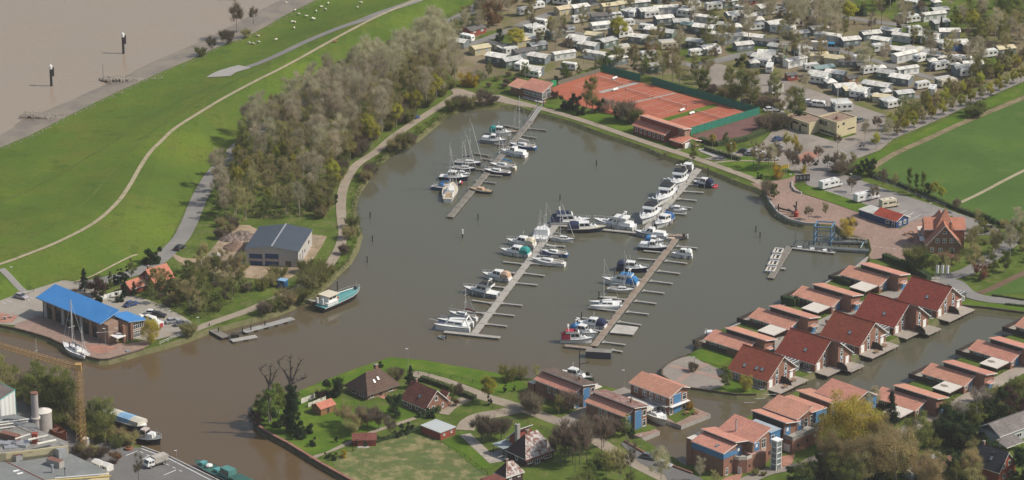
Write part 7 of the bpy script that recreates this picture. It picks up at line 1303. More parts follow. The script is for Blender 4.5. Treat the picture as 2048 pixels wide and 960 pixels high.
proto('brown_shrub0','brown',2.6,1.8,.0,700,.09,1600,'round',12,.05,BARKD,52,6,stems=3);proto('dark_shrub0','dark',2.4,1.6,.0,2400,.12,0,'round',14,.05,BARKD,53,3)
proto('conifer0','conifer',9,2.1,.04,4600,.13,0,'cone',60,.16,BARKD,54,6);proto('cypress0','conifer',4.6,.85,.02,1900,.11,0,'column',16,.08,BARKD,55,2);proto('cypress1','olive',4.0,.95,.02,1900,.11,0,'cone',18,.08,BARKD,56,2)
proto('forsythia0','forsythia',2.4,1.7,.0,1900,.10,200,'round',12,.04,BARK,57,4);proto('blossom0','blossom',3.6,2.3,.1,1800,.10,500,'round',14,.09,BARK,58,6);proto('purple0','purple',3.6,2.2,.02,2600,.12,200,'round',14,.09,BARKD,59,4);proto('rust0','rust',3.4,1.7,.05,1900,.11,200,'round',12,.07,BARK,60,4)
proto('ivy0','ivy',14.5,2.5,.01,11000,.17,0,'column',90,.6,BARKD,61,3);proto('orchard0','brown',4.6,2.6,.3,420,.08,1900,'fan',16,.14,BARKD,62,9);proto('orchard1','bud',4.8,2.8,.28,1300,.10,1300,'fan',16,.14,BARKD,63,9);proto('thin0','brown',12,1.3,.45,120,.09,650,'oval',9,.12,BARKD,64,9);proto('small_bare0','brown',6.5,1.8,.3,260,.09,1100,'oval',12,.08,BARKD,65,8)
proto('hazel0','dark',5.2,2.4,.05,3600,.14,200,'round',18,.1,BARKD,66,5);proto('big_green0','green',13,4.8,.12,8200,.17,500,'round',42,.35,BARK,67,10);proto('big_olive0','olive',13,5.0,.12,7600,.16,2200,'round',42,.35,BARK,68,10);proto('big_bud0','bigbud',13,5.2,.14,5200,.15,4500,'round',42,.35,BARK,69,11)
rt=random.Random(99);NM={'shrub':'shrub','brown_shrub':'shrub','dark_shrub':'shrub','conifer':'conifer','cypress':'cypress','forsythia':'flowering_shrub','blossom':'flowering_shrub','ivy':'ivy_clad_tree','orchard':'fruit_tree'}
def plant(key,px,label,h=None,grp=None,wx=1.0,z=L,zf=None,name=None,cat=None):
 td,cd,ph=PR[key];p=G(px[0],px[1],z)
 if zf:p=Vector((p.x,p.y,zf(p.x,p.y)))
 s=(h or ph*rt.uniform(.88,1.12))/ph;kd=key.rstrip('0123456789');nm=name or NM.get(kd,'tree')
 c=cat or('shrub' if 'shrub' in nm else 'tree')
 o=thing(nm,label,c,p,rt.uniform(0,6.28),grp);o.scale=(s*wx,s*wx,s)
 link('trunk' if c=='tree' else 'stem',td,o);link('crown' if c=='tree' else 'foliage',cd,o);return o
def scatter(poly,n,keys,label,grp,hr=(.85,1.15),mind=3.0,seed=1,wx=1.0,by=None,keep=999):
 """trees standing inside a polygon of photo points; by(px) may choose another kind for a place"""
 r=random.Random(seed);Q=[G(a,b,L)for a,b in poly];x0,x1=min(q.x for q in Q),max(q.x for q in Q);y0,y1=min(q.y for q in Q),max(q.y for q in Q);pts=[];k=0
 while len(pts)<n and k<n*60:
  k+=1;p=(r.uniform(x0,x1),r.uniform(y0,y1))
  if inside(p,[(q.x,q.y)for q in Q])and all((p[0]-a)**2+(p[1]-b)**2>mind*mind for a,b in pts):pts.append(p)
 mass=[]
 pts.sort(key=lambda q:q[1]);kk_=[r.choice(by(x,y)if by else keys)for x,y in pts];seq={}
 for x_,j in sorted((pts[j][0],j)for j in range(min(keep,len(pts)))):t_=TONE[kk_[j].rstrip('0123456789')];seq.setdefault(t_,[]).append(j)
 for i_,(x,y)in enumerate(pts):
  key=kk_[i_];td,cd,ph=PR[key];s=r.uniform(*hr)
  if i_>=keep:mass.append((x,y,r.uniform(0,6.28),s,s*wx,td,cd));continue
  kd=key.rstrip('0123456789');nm=NM.get(kd,'tree');c='shrub' if 'shrub' in nm else 'tree'
  q_=seq[TONE[kd]];lb=label(key)if len(q_)==1 else label(key,nth(q_.index(i_)),'front of ' if keep<999 else '');o=thing(nm,lb,c,(x,y,L),r.uniform(0,6.28),grp);o.scale=(s*wx,s*wx,s);link('trunk' if c=='tree' else 'stem',td,o);link('crown' if c=='tree' else 'foliage',cd,o)
 if mass:tree_mass(mass,grp)
def tree_mass(items,grp):
 """the remaining trees of a stand, past the number kept singly, joined into one object"""
 ml=[];V=[];Q_=[];MI=[];base=0
 for x,y,a,sz,sx,td,cd in items:
  for me in(td,cd):
   m=me.materials[0];ml.append(m)if m not in ml else 0;n=len(me.vertices);c=np.empty(n*3,'f');me.vertices.foreach_get('co',c);c=c.reshape(-1,3);q=np.empty(len(me.loops),'i');me.loops.foreach_get('vertex_index',q)
   ca,sa=math.cos(a),math.sin(a);w_=np.empty_like(c);w_[:,0]=(c[:,0]*ca-c[:,1]*sa)*sx+x;w_[:,1]=(c[:,0]*sa+c[:,1]*ca)*sx+y;w_[:,2]=c[:,2]*sz+L
   V.append(w_);Q_.append(q+base);MI.append(np.full(len(q)//4,ml.index(m),'i'));base+=n
 v=np.concatenate(V);q=np.concatenate(Q_);k=len(q)//4;me=bpy.data.meshes.new('woodland');me.vertices.add(len(v));me.vertices.foreach_set('co',v.ravel());me.loops.add(len(q));me.loops.foreach_set('vertex_index',q);me.polygons.add(k);me.polygons.foreach_set('loop_start',np.arange(k,dtype='i')*4);me.polygons.foreach_set('material_index',np.concatenate(MI))
 for m in ml:me.materials.append(m)
 me.update(calc_edges=True);tag(link('woodland',me),'remaining mass of '+grp,'woodland',kind='stuff')
TONE={'bare':'leafless','bud':'budding','olive':'olive-green','green':'fresh green','birch':'thin pale-stemmed','thin':'thin bare','shrub':'low bushy','brown_shrub':'bare brown','dark_shrub':'dark green','hazel':'dark bushy','small_bare':'small leafless','yellow':'yellow-green','orchard':'spreading bare','cypress':'narrow dark','conifer':'dark evergreen','big_bud':'wide budding','big_olive':'wide olive','blossom':'blossoming','avenue':'slender','poplar':'columnar'}
def LB(where):
 def f(key,n='',fr_=''):return(n+' ' if n else '')+TONE[key.rstrip('0123456789')]+(' shrub' if 'shrub' in key or key.startswith(('hazel','blossom'))else ' tree')+(' from the left, '+('front ' if fr_ else '')if n else ' ')+where
 return f
scatter([(520,268),(600,228),(700,178),(800,127),(880,90),(905,125),(890,150),(840,150),(780,185),(740,225),(690,250),(640,270),(560,290),(505,300),(490,290)],88,['bare0','bare1','bare2','bare0','bud0'],LB('of the upper dike-road wood'),'trees of the upper wood',(.85,1.08),4.2,3,keep=45)
scatter([(505,302),(560,292),(640,272),(690,252),(740,228),(790,188),(850,152),(895,152),(915,165),(895,190),(840,222),(800,240),(760,270),(720,298),(698,325),(670,340),(600,345),(520,340),(470,330),(465,310)],78,['bud0','bare1','olive0','bud1','olive1','bare2','bud0','yellow0'],LB('of the middle wood'),'trees of the middle wood',(.72,1.0),4.2,4,keep=35)
scatter([(462,315),(520,342),(600,348),(665,345),(678,362),(664,400),(660,436),(600,438),(520,440),(450,448),(425,425),(432,370)],58,['bud0','olive0','olive1','bud1','yellow0','bare0','green0'],LB('of the wood behind the grey shed'),'trees of the near wood',(.62,.9),4.0,5,keep=25)
scatter([(640,440),(668,395),(690,335),(750,292),(830,236),(905,178),(900,170),(820,220),(745,270),(680,325),(650,400),(630,438)],34,['shrub0','shrub1','brown_shrub0','shrub0','yellow0'],LB('at the wood edge by the path'),'shrubs at the wood edge',(.8,1.4),2.5,6)
plant('blossom0',(868,190),'large pale blossoming bush at the wood edge near the end of the basin',4.6,wx=1.3);plant('blossom0',(745,262),'wide pinkish-white blossoming bush at the wood edge',4.0,wx=1.6);plant('blossom0',(957,165),'small white blossoming tree near the gravel area',3.6)
plant('forsythia0',(930,172),'left orange-yellow bush at the head of the basin',3.6);plant('forsythia0',(944,174),'right yellow bush at the head of the basin',3.6)
for px,k,h,lb in[((806,298),'shrub0',4.2,'big round bush on the basin bank, middle of the left shore'),((790,303),'shrub1',3.2,'lower bush left of the big round bank bush'),((822,292),'brown_shrub0',3.2,'bare bush right of the big round bank bush'),((742,352),'brown_shrub0',3.0,'bare bush on the bank at the sharp left shore bend'),((732,362),'shrub1',2.6,'low bush at the shore bend beside the bare one'),((905,222),'shrub0',3.4,'bush on the bank at the upper left basin corner'),((922,216),'brown_shrub0',3.0,'bare bush in the upper left basin corner'),((940,214),'shrub1',3.0,'bush on the bank below the yellow bushes'),((965,210),'brown_shrub0',3.6,'bare spreading bush at the head of the basin'),((985,208),'brown_shrub0',2.2,'lowest bare bush at the head of the basin'),((700,478),'shrub1',3.0,'bush on the bank right of the shed path, upper'),((703,455),'shrub0',2.8,'bush on the bank farther up from the shed path'),((690,508),'brown_shrub0',2.2,'bare bank bush near the path bend by the shed'),((635,572),'shrub0',5.0,'large olive bush by the teal barge landing'),((618,580),'shrub1',4.6,'left neighbour of the large bush by the barge landing'),((650,560),'shrub0',4.2,'bush behind the barge, towards the shed'),((605,603),'shrub0',3.4,'bush overhanging the water left of the barge landing'),((570,615),'shrub1',4.0,'wide bush over the water above the long pontoon'),((548,622),'shrub0',3.4,'lower wide bush over the water above the long pontoon'),((530,628),'brown_shrub0',2.8,'bare bush on the bank beside the long pontoon'),((610,545),'shrub0',3.2,'dark bush before the grey shed corner'),((555,562),'shrub0',3.6,'bush behind the blue cabin'),((545,572),'shrub1',3.0,'bush left of the blue cabin'),((525,580),'shrub0',2.6,'bush on the grass left of the blue cabin'),((665,408),'dark_shrub0',3.2,'dark bush at the wood edge beside the path'),((378,672),'shrub1',2.6,'bush at the bank by the old landing stage'),((372,668),'shrub0',2.4,'left bush at the bank by the old landing stage')]:plant(k,px,lb,h)
for px,k,h,lb in[((474,72),'small_bare0',9.5,'tall leafless tree on the river bank'),((507,58),'small_bare0',6.0,'shorter leafless tree right of the tall one on the river bank'),((424,105),'small_bare0',6.5,'spreading leafless tree left of the tall one on the river bank'),((402,109),'shrub0',2.6,'round dark bush leftmost on the river bank'),((456,84),'brown_shrub0',3.4,'bare thicket before the tall river bank tree'),((492,72),'shrub1',2.4,'low thicket right of the tall river bank tree')]:plant(k,px,lb,h,z=1.6,zf=dike_z)
for i,(px,k,h,lb)in enumerate([((169,583),'conifer0',8.0,'big dark yew-like tree behind the blue roof'),((147,597),'rust0',2.6,'small rusty bush at the top of the blue roof'),((192,592),'purple0',5.0,'purple-brown tree behind the blue roof'),((206,588),'cypress1',5.2,'olive cone tree right of the purple tree'),((221,578),'cypress1',6.2,'first cypress of the row in front of the dike'),((233,572),'cypress0',6.4,'second cypress of the row in front of the dike'),((243,570),'cypress0',6.6,'third, darkest cypress of the row before the dike'),((251,566),'cypress0',6.4,'fourth cypress of the row before the dike'),((264,556),'olive0',6.0,'brownish round tree at the end of the cypress row'),((297,528),'dark_shrub0',4.2,'dark bush left of the red roof ridge'),((310,526),'dark_shrub0',4.0,'dark bush above the red roof ridge'),((250,596),'conifer0',6.0,'dark spreading pine before the red-roofed house'),((268,592),'conifer0',5.0,'dark pine right of the white fence'),((240,604),'dark_shrub0',2.4,'dark low bush before the pines'),((333,570),'conifer0',3.6,'small dark conifer in front of the red roof'),((375,533),'rust0',1.6,'single small red bush on the sandy track'),((198,603),'dark_shrub0',2.8,'green hedge bush behind the blue roof'),((285,580),'blossom0',3.0,'pinkish blossoming shrub before the low red roof'),((302,688),'willow0',7.6,'pale green willow at the right end of the blue-roofed building')]):plant(k,px,lb,h,wx=.8 if k=='willow0' else 1)
scatter([(290,590),(330,575),(380,560),(430,560),(490,575),(500,590),(470,605),(430,625),(395,635),(340,620),(290,605)],40,['olive0','bud0','shrub0','green0','olive1','shrub1','brown_shrub0'],LB('of the copse by the blue roof'),'trees of the copse',(.42,.78),2.6,7,1.15,keep=14)
scatter([(395,545),(440,548),(490,560),(490,575),(430,562),(380,560)],9,['bud0','birch0','small_bare0'],LB('behind the copse at the sandy ground'),'trees behind the copse',(.7,.9),3,8)
scatter([(430,452),(470,448),(500,448),(475,462),(440,480)],5,['brown_shrub0','shrub1'],LB('around the rubble heap by the shed'),'shrubs at the rubble heap',(.7,1),2,9)
scatter([(-60,722),(0,742),(60,772),(130,822),(200,862),(262,888),(235,896),(180,880),(120,852),(60,812),(0,780),(-60,770)],74,['shrub0','shrub1','olive0','shrub0','bud0','brown_shrub0'],LB('of the industrial quay thicket'),'shrubs and trees of the quay thicket',(.8,1.35),1.9,10,1.2,keep=28,by=lambda x,y:['shrub0','shrub1','shrub0','brown_shrub0','olive0'])
plant('rust0',(232,926),'orange and green bush beside the white tent on the quay',3.0,wx=1.3);plant('thin0',(278,975),'thin bare tree at the bottom edge of the quay',10)
scatter([(150,905),(190,905),(225,912),(228,925),(170,918)],5,['brown_shrub0','shrub1'],LB('between crane and factory roof'),'scrub below the crane',(.6,.9),2,12)
for px,k,h,lb in[((585,866),'ivy0',14.5,'ivy-clad pollard trunk at the peninsula tip'),((538,845),'green0',9.5,'broad leafy tree left of the ivy-clad pollard'),((520,838),'olive0',7.5,'leftmost leafy tree of the peninsula tip'),((558,828),'green0',8.5,'leafy tree behind the ivy-clad pollard'),((515,850),'purple0',3.4,'reddish bush at the peninsula water edge'),((560,852),'dark_shrub0',4.0,'dark bush under the leafy trees'),((600,876),'dark_shrub0',3.6,'round dark bush at the foot of the pollard'),((614,868),'dark_shrub0',3.2,'dark bush right of the pollard foot'),((626,892),'dark_shrub0',1.9,'round clipped flower bed bush on the lawn'),((662,793),'dark_shrub0',4.4,'dark bush left of the brown hipped roof'),((675,790),'hazel0',4.6,'grey-green bush against the brown hipped roof'),((640,800),'purple0',2.6,'purplish hedge bush beside the white fence'),((736,858),'orchard0',5.2,'wide bare fruit tree before the hipped house'),((715,862),'orchard1',5.4,'budding fruit tree left of the wide bare one'),((708,872),'orchard1',4.2,'small budding fruit tree nearest the cabin'),((690,850),'orchard1',4.8,'leftmost budding fruit tree by the orange shed'),((757,858),'orchard0',4.0,'low bare fruit tree under the hipped house'),((790,835),'hazel0',6.4,'round dark garden tree beside the brick gable house'),((821,776),'conifer0',7.2,'dark conifer behind the brick gable house'),((781,878),'small_bare0',6.0,'thin young tree on the meadow edge'),((672,885),'cypress0',3.0,'dark cypress at the brown-roofed cabin'),((712,893),'cypress0',2.6,'second cypress at the brown-roofed cabin'),((706,903),'cypress1',1.6,'small cone bush before the cabin'),((688,915),'forsythia0',1.6,'yellow bush left of the cabin'),((668,920),'dark_shrub0',1.6,'low green bushes by the curved path'),((656,916),'dark_shrub0',1.4,'round bed beside the curved path'),((862,836),'dark_shrub0',2.4,'hedge corner before the brick gable house'),((876,826),'cypress1',2.4,'small cone at the gable front'),((808,868),'dark_shrub0',2.6,'largest clipped bush of the meadow hedge'),((822,862),'dark_shrub0',2.0,'clipped bush near the garage'),((797,874),'dark_shrub0',1.8,'clipped bush left of the largest one'),((905,800),'olive0',5.0,'garden tree right of the brick gable house'),((912,812),'rust0',2.0,'reddish bush at the driveway'),((918,800),'small_bare0',4.6,'bare sapling at the driveway'),((976,808),'yellow0',8.4,'bright yellow-green tree at the village road'),((980,811),'cypress0',4.2,'narrow dark cypress beside the yellow-green tree'),((1010,785),'cypress0',3.2,'left cypress on the lawn by the basin'),((1028,783),'cypress0',2.4,'right cypress on the lawn by the basin'),((1018,762),'shrub0',3.4,'bush at the basin edge right of the yellow tree'),((1040,757),'shrub1',2.6,'low bush at the basin edge before the brick houses'),((1075,760),'bud0',5.0,'thin olive tree at the basin beside the mossy roof'),((760,735),'dark_shrub0',1.6,'small bush behind the hipped roof chimney'),((795,760),'brown_shrub0',2.4,'brown hedge bush behind the hipped house'),((783,765),'orchard1',3.4,'small tree behind the hipped house'),((964,880),'orchard0',5.2,'left bare tree by the cobbled path'),((982,884),'orchard0',5.6,'middle bare tree by the cobbled path'),((1002,880),'orchard0',5.0,'right bare tree by the cobbled path'),((1060,815),'brown_shrub0',3.4,'reddish bare bush at the mossy-roofed house'),((1118,828),'olive0',5.6,'small green tree at the mossy-roofed house corner'),((1138,820),'brown_shrub0',4.0,'bare bush against the mossy-roofed house'),((1070,828),'brown_shrub0',4.0,'bare bush left of the small green tree'),((1207,895),'small_bare0',8.0,'leafless tree before the purple-roofed house'),((1190,878),'small_bare0',6.0,'small leafless tree at the driveway mouth'),((1226,870),'brown_shrub0',3.6,'bare bush under the purple-roofed house'),((1262,968),'thin0',13,'tall thin bare tree before the inlet'),((1322,975),'bare0',11.5,'large bare tree over the parked cars'),((1178,772),'dark_shrub0',3.0,'dark evergreen bush left of the white carports'),((1188,772),'cypress0',3.0,'dark cypress beside the white carports'),((1379,818),'forsythia0',2.2,'yellow bush on the red deck'),((1262,868),'dark_shrub0',2.4,'small dark tree at the purple-roofed house corner'),((1252,873),'olive0',6.0,'slim tree at the corner of the purple-roofed house')]:plant(k,px,lb,h)
BT=[(1132,925),(1146,928),(1160,930),(1172,926),(1122,930),(1138,912),(1166,912),(1150,940),(1204,905)]
for i,px in enumerate(BT):plant('thin0' if i%2 else 'small_bare0',px,nth(sorted(q[0]for q in BT).index(px[0]))+' bare tree from the left beside the lichen-roofed house',rt.uniform(9,11.5),'bare trees beside the lichen-roofed house')
for i,(px,k,h)in enumerate([((1180,960),'green0',5.5),((1215,950),'olive0',6.0),((1240,962),'bud0',7.0),((1200,935),'shrub0',3),((1232,935),'shrub1',3.6),((1165,985),'shrub0',4),((1260,985),'olive0',6)]):plant(k,px,['bright green bush tree','olive tree','yellowish tree','green shrub','yellowish shrub','leafy shrub','dense olive tree'][i]+' in the thicket at the bottom centre',h)
def pollard(px,h,arms,label,tr=.32):
 o=thing('pollard_tree',label,'tree',G(px[0],px[1],L),0);BARK=BARKD;mb=MB();mb.cyl((0,0,0),(0,0,h*.62),tr,BARK,tr*.7,n=8);mb.build('trunk',o);r=random.Random(5)
 for a,l,z in arms:
  mb=MB();p=Vector((0,0,h*.58));c=Vector((math.cos(a)*l,math.sin(a)*.5,z));pts=[p+c*t+Vector((r.uniform(-.3,.3),r.uniform(-.3,.3),0))for t in(0,.3,.55,.8,1)];pts[0]=p
  for i in range(4):mb.cyl(pts[i],pts[i+1],tr*(.62-.1*i),BARK,tr*(.52-.1*i),n=6);mb.ball(tuple(pts[i+1]),tr*(.66-.1*i),BARK,6,4)
  for i in(2,3,4):
   for k in range(3):d=Vector((r.uniform(-1,1),r.uniform(-.6,.6),r.uniform(.2,1.0)));e=pts[i]+d;mb.cyl(pts[i],e,tr*.2,BARK,tr*.12,n=4);[mb.cyl(e,e+Vector((r.uniform(-.4,.4),r.uniform(-.4,.4),r.uniform(.1,.6))),.035,BARK,.015,n=3)for _ in range(4)]
  mb.build('limb',o)
pollard((583,862),23,[(2.6,3.6,6.6),(1.57,.6,7.2),(.75,4.0,6.6),(.2,4.5,2.0)],'crown arms of the tallest pollarded tree, bare and forked, rising above the ivy',.6);pollard((540,842),17,[(2.4,3.0,5.2),(1.3,1.6,5.4),(.5,2.5,4.6)],'smaller bare pollarded tree left of the tallest one',.5)
for px,k,h,lb in[((1452,778),'green0',6.4,'larger pale green tree on the bank by the first gabled house'),((1492,783),'willow0',4.6,'smaller drooping tree at the first gabled house terrace'),((1385,744),'brown_shrub0',1.8,'round bush in the middle of the paved square'),((1396,708),'small_bare0',4.2,'bare young tree at the edge of the square'),((1655,652),'rust0',1.6,'small round reddish bush in the lane'),((1700,612),'shrub0',1.6,'flowering bush in the third bungalow front garden'),((1712,616),'forsythia0',1.2,'yellowish bush in the third bungalow front garden'),((1775,572),'shrub1',1.8,'green bush in the fourth bungalow front garden'),((1790,568),'shrub0',1.6,'right bush in the fourth bungalow front garden'),((1490,685),'brown_shrub0',2.6,'bare bush before the leftmost bungalow'),((1462,690),'shrub1',2.0,'small bush on the lawn by the leftmost bungalow'),((1400,965),'bare1',7.0,'brownish tree before the leftmost apartment block'),((1430,975),'bud0',5.0,'small tree right of the brownish one at the apartment block'),((1510,950),'shrub1',1.3,'low shrub before the stair tower'),((1527,952),'shrub0',1.0,'lowest shrub before the stair tower')]:plant(k,px,lb,h)
for px,k,h,wx,lb in[((1694,900),'willow0',14.5,1.25,'large golden-green weeping willow before the apartments'),((1782,850),'conifer0',10.5,1.1,'tall dark spruce between willow and bungalow'),((1665,940),'big_bud0',10,1,'brownish tree at the willow foot, leftmost'),((1730,960),'big_bud0',12,1.1,'large brown-green tree right of the willow'),((1790,960),'big_bud0',13.5,1.2,'largest brown crown at the bottom right'),((1830,900),'big_olive0',10,1,'olive tree before the first lower bungalow'),((1760,905),'big_bud0',10.5,.9,'brown crown between spruce and willow'),((1855,985),'big_bud0',10,1.1,'brown crown before the low brown house'),((1700,985),'big_olive0',8,1.2,'dark olive tree at the bottom edge below the willow'),((1630,965),'hazel0',6,1.3,'dark bush at the lane end below the willow'),((1600,980),'dark_shrub0',4.5,1.6,'dark hedge bush at the bottom edge'),((1940,962),'big_bud0',9,.8,'brown tree left of the dark-roofed house'),((1750,830),'bare0',8.5,.8,'reddish-brown birch before the last stepped block'),((1735,850),'bare1',9,.8,'second reddish birch at the willow'),((1900,838),'big_olive0',5.2,1.3,'olive shrub tree at the lane, leftmost of the hedge'),((1925,845),'blossom0',5.0,1.2,'cream-flowered bush in the garden hedge'),((1950,855),'green0',6.5,1.4,'rounded light green tree in the gardens'),((1985,845),'dark_shrub0',5.4,1.2,'dark bush right of the light green tree'),((1890,880),'hazel0',5.5,1.5,'dark hedge tree above the low brown house'),((1925,895),'hazel0',6.0,1.5,'dark hedge tree behind the black roof'),((1960,810),'blossom0',4.2,1.3,'pale leafy bush by the lane'),((2010,808),'purple0',4.4,1.2,'purple bush in the right gardens'),((2030,840),'purple0',5.0,1.2,'dark purple bush at the right edge'),((2044,960),'hazel0',8,1.2,'dark tree right of the black-roofed house'),((1893,848),'forsythia0',2.8,1,'orange-yellow flowers at the hedge end'),((2040,790),'big_olive0',5,1,'olive tree at the right edge above the lawn'),((1975,915),'hazel0',5,1.3,'dark bush behind the black roof ridge')]:plant(k,px,lb,h,wx=wx)
scatter([(1840,875),(1900,842),(1960,815),(2048,762),(2120,730),(2120,760),(2048,800),(1985,830),(1940,850),(1990,880),(1930,905),(1860,900)],46,['dark_shrub0','shrub0','hazel0','shrub1','dark_shrub0'],LB('in the hedge along the pale lane'),'hedge shrubs along the pale lane',(.7,1.15),1.9,14,1.1,keep=16)
scatter([(1560,985),(1600,960),(1640,925),(1690,900),(1720,910),(1860,905),(1920,930),(1960,985)],36,['shrub1','olive0','shrub0','hazel0','bud0'],LB('in the undergrowth at the bottom right'),'undergrowth at the bottom right',(.5,.9),2.6,15,1.2,keep=8)
for px,k,h,wx,lb in[((1832,532),'shrub0',4.6,1.2,'dark green bush left of the wine-red pavilion'),((1850,545),'green0',6.0,1.2,'olive tree before the cross-gabled house, left'),((1868,548),'olive0',6.5,1.2,'olive tree before the cross-gabled house, middle'),((1890,552),'bud0',6.0,1.0,'budding tree before the cross-gabled house, right'),((1822,545),'hazel0',4.0,1.2,'dark bush at the corner of the brick square'),((1948,553),'bud1',11,1.1,'tall thin-crowned tree at the lane by the flags'),((1972,465),'hazel0',5.5,1.1,'dark tree at the end of the grey car park'),((1990,510),'bud0',9.0,1.2,'budding tree right of the cross-gabled house'),((2020,515),'bare0',10.5,1.0,'bare tree right of the cross-gabled house'),((1950,500),'bud1',8.5,1.2,'broad budding tree against the cross gable'),((1985,552),'green0',6.5,.9,'left of two dense green trees by the brown ditch'),((2010,545),'green0',6.8,.9,'right of two dense green trees by the brown ditch'),((1962,560),'rust0',4.4,1.1,'round olive-brown bush at the lane bend'),((2040,500),'olive1',9,1.1,'olive tree at the right edge'),((2035,470),'bare1',9,1.1,'bare tree at the right edge above the olive one'),((1900,530),'shrub1',3,1.2,'bush beside the pavilion')]:plant(k,px,lb,h,wx=wx)
scatter([(1935,490),(1960,455),(2010,450),(2060,460),(2060,560),(2020,560),(1990,530),(1950,530)],16,['shrub0','bud0','shrub1','olive0'],LB('in the grove right of the cross-gabled house'),'grove at the right edge',(.45,.75),3,16,keep=5)
def hedge(P,w_,h,label,mt='dark',dens=60,seed=3,name='hedge'):
 r=random.Random(seed);Q=[G(a,b,L)for a,b in P];o=thing(name,label,'hedge',Q[0]);c=Q[0];v=[];f=[];cb=MB()
 for a,b in zip(Q,Q[1:]):
  d=b-a;l=d.length;d.normalize();nn=Vector((-d.y,d.x,0));A,B=a-c,b-c;e=nn*w_*.38
  cb.hexa([A-e,B-e,B+e,A+e],[p+Vector((0,0,h*.88))for p in(A-e,B-e,B+e,A+e)],HEDGE)
  for i in range(int(l*dens)):
   p=A+d*r.uniform(0,l)+nn*r.uniform(-.5,.5)*w_+Vector((0,0,h*r.uniform(.05,1.05)));x=Vector((r.gauss(0,1),r.gauss(0,1),r.gauss(0,1))).normalized()*.13;y=x.cross(Vector((r.gauss(0,1),r.gauss(0,1),r.gauss(0,1)))).normalized()*.12;k=len(v);v+=[p-x,p+y,p+x,p-y];f.append((k,k+1,k+2,k+3))
 cb.build('branches',o);me=bpy.data.meshes.new('foliage');me.from_pydata([tuple(q)for q in v],[],f);me.materials.append(LV[mt]);link('foliage',me,o)
hedge([(1740,352),(1800,372),(1870,402),(1926,425),(1975,443),(2011,452)],1.4,1.2,'long dark hedge between grey car park and green field');hedge([(1768,518),(1800,532),(1835,548),(1858,562)],2.2,2.0,'thick clipped hedge below the brick square','dark',110);hedge([(843,760),(880,772),(920,788),(950,800)],1.8,1.4,'clipped hedge along the village road by the gable house','olive',90);hedge([(838,835),(858,828),(880,822)],1.2,1.5,'dark hedge between garage and gable house');hedge([(1566,606),(1592,612),(1612,600)],2.4,2.6,'tall black-green hedge in the garden of the third bungalow','dark',110);hedge([(1672,562),(1700,572)],1.6,1.8,'low hedge in the garden of the fourth bungalow');hedge([(1410,300),(1440,310),(1480,322)],1.4,1.5,'brown hedge beside the small grey pitch','bare',80);hedge([(1400,282),(1432,292),(1490,282),(1545,258)],2.4,1.6,'olive hedge round the dark unused court','olive',70);hedge([(730,893),(770,880),(800,873),(840,858),(870,852)],.9,.9,'low hedge between garden path and dry meadow');hedge([(2011,610),(2048,614),(2200,632)],1.0,.6,'low hedge of the right meadow');hedge([(1985,592),(2048,602)],.8,.7,'scrubby edge above the curved lane','olive');hedge([(1490,130),(1510,124),(1530,122)],1.4,1.4,'hedge by the campsite bend');hedge([(1660,12),(1700,25),(1730,32)],3,3.2,'tall dark hedge at the far campsite edge','dark',80);hedge([(810,757),(845,764),(865,766)],.7,.8,'dark wall-like hedge on the basin bank')
for px,k,h,lb in[((1185,225),'olive1',12.5,'tall olive tree between tennis courts and basin'),((1172,222),'bud0',10.0,'thinner tree left of the tall olive one at the courts'),((1150,222),'hazel0',5.5,'left dark bush below the tennis courts'),((1135,218),'dark_shrub0',4.2,'darkest bush beside the clubhouse lawn'),((1162,230),'dark_shrub0',3.2,'low bush below the tall olive tree'),((1200,226),'hazel0',4.6,'dark bush right of the tall olive tree'),((1213,222),'blossom0',4.0,'white blossoming bush below the second court'),((1232,226),'blossom0',3.2,'smaller blossoming bush near the tennis hall'),((1238,240),'hazel0',4.8,'left dark bush beside the tennis hall'),((1256,244),'brown_shrub0',5.0,'bare bush beside the tennis hall'),((1266,246),'shrub0',4.0,'bush touching the tennis hall'),((1086,195),'purple0',2.8,'dark red bush at the clubhouse glass front'),((1110,197),'purple0',2.4,'second dark red bush right of the clubhouse'),((1332,312),'shrub1',1.0,'tiny bush on the path'),((1386,322),'green0',4.6,'light green bush at the top of the upper right pontoon'),((1462,318),'yellow0',6.4,'yellow-green tree on the lawn by the grey pitch'),((1425,293),'yellow0',4.6,'yellow-green bush at the dark court'),((1452,288),'green0',4.0,'second green bush at the dark court'),((1555,357),'forsythia0',3.6,'bright yellow bush on the harbour lawn'),((1520,358),'dark_shrub0',1.8,'round dark bush at the harbour lawn wall'),((1608,346),'forsythia0',2.0,'yellow flowers on top of the black boards'),((1548,400),'green0',5.0,'drooping green tree at the water by the square'),((1535,392),'brown_shrub0',3.2,'bare bush over the water at the square'),((1617,440),'small_bare0',4.4,'small bare tree on the square near the anchor'),((1650,435),'birch0',5.2,'pale budding tree on the square behind the boat lift'),((1695,475),'willow0',6.2,'broad budding tree beside the slipway'),((1702,472),'small_bare0',6,'bare stems beside the slipway tree'),((1590,345),'small_bare0',6,'bare tree at the forecourt sign')]:plant(k,px,lb,h)
for i,(px,k,h)in enumerate([((1516,340),'bud0',9.5),((1507,335),'thin0',9.5),((1537,343),'thin0',9),((1543,340),'bare0',9),((1549,335),'small_bare0',8)]):plant(k,px,'%s of five thin trees on the harbour lawn'%ORD[i],h)
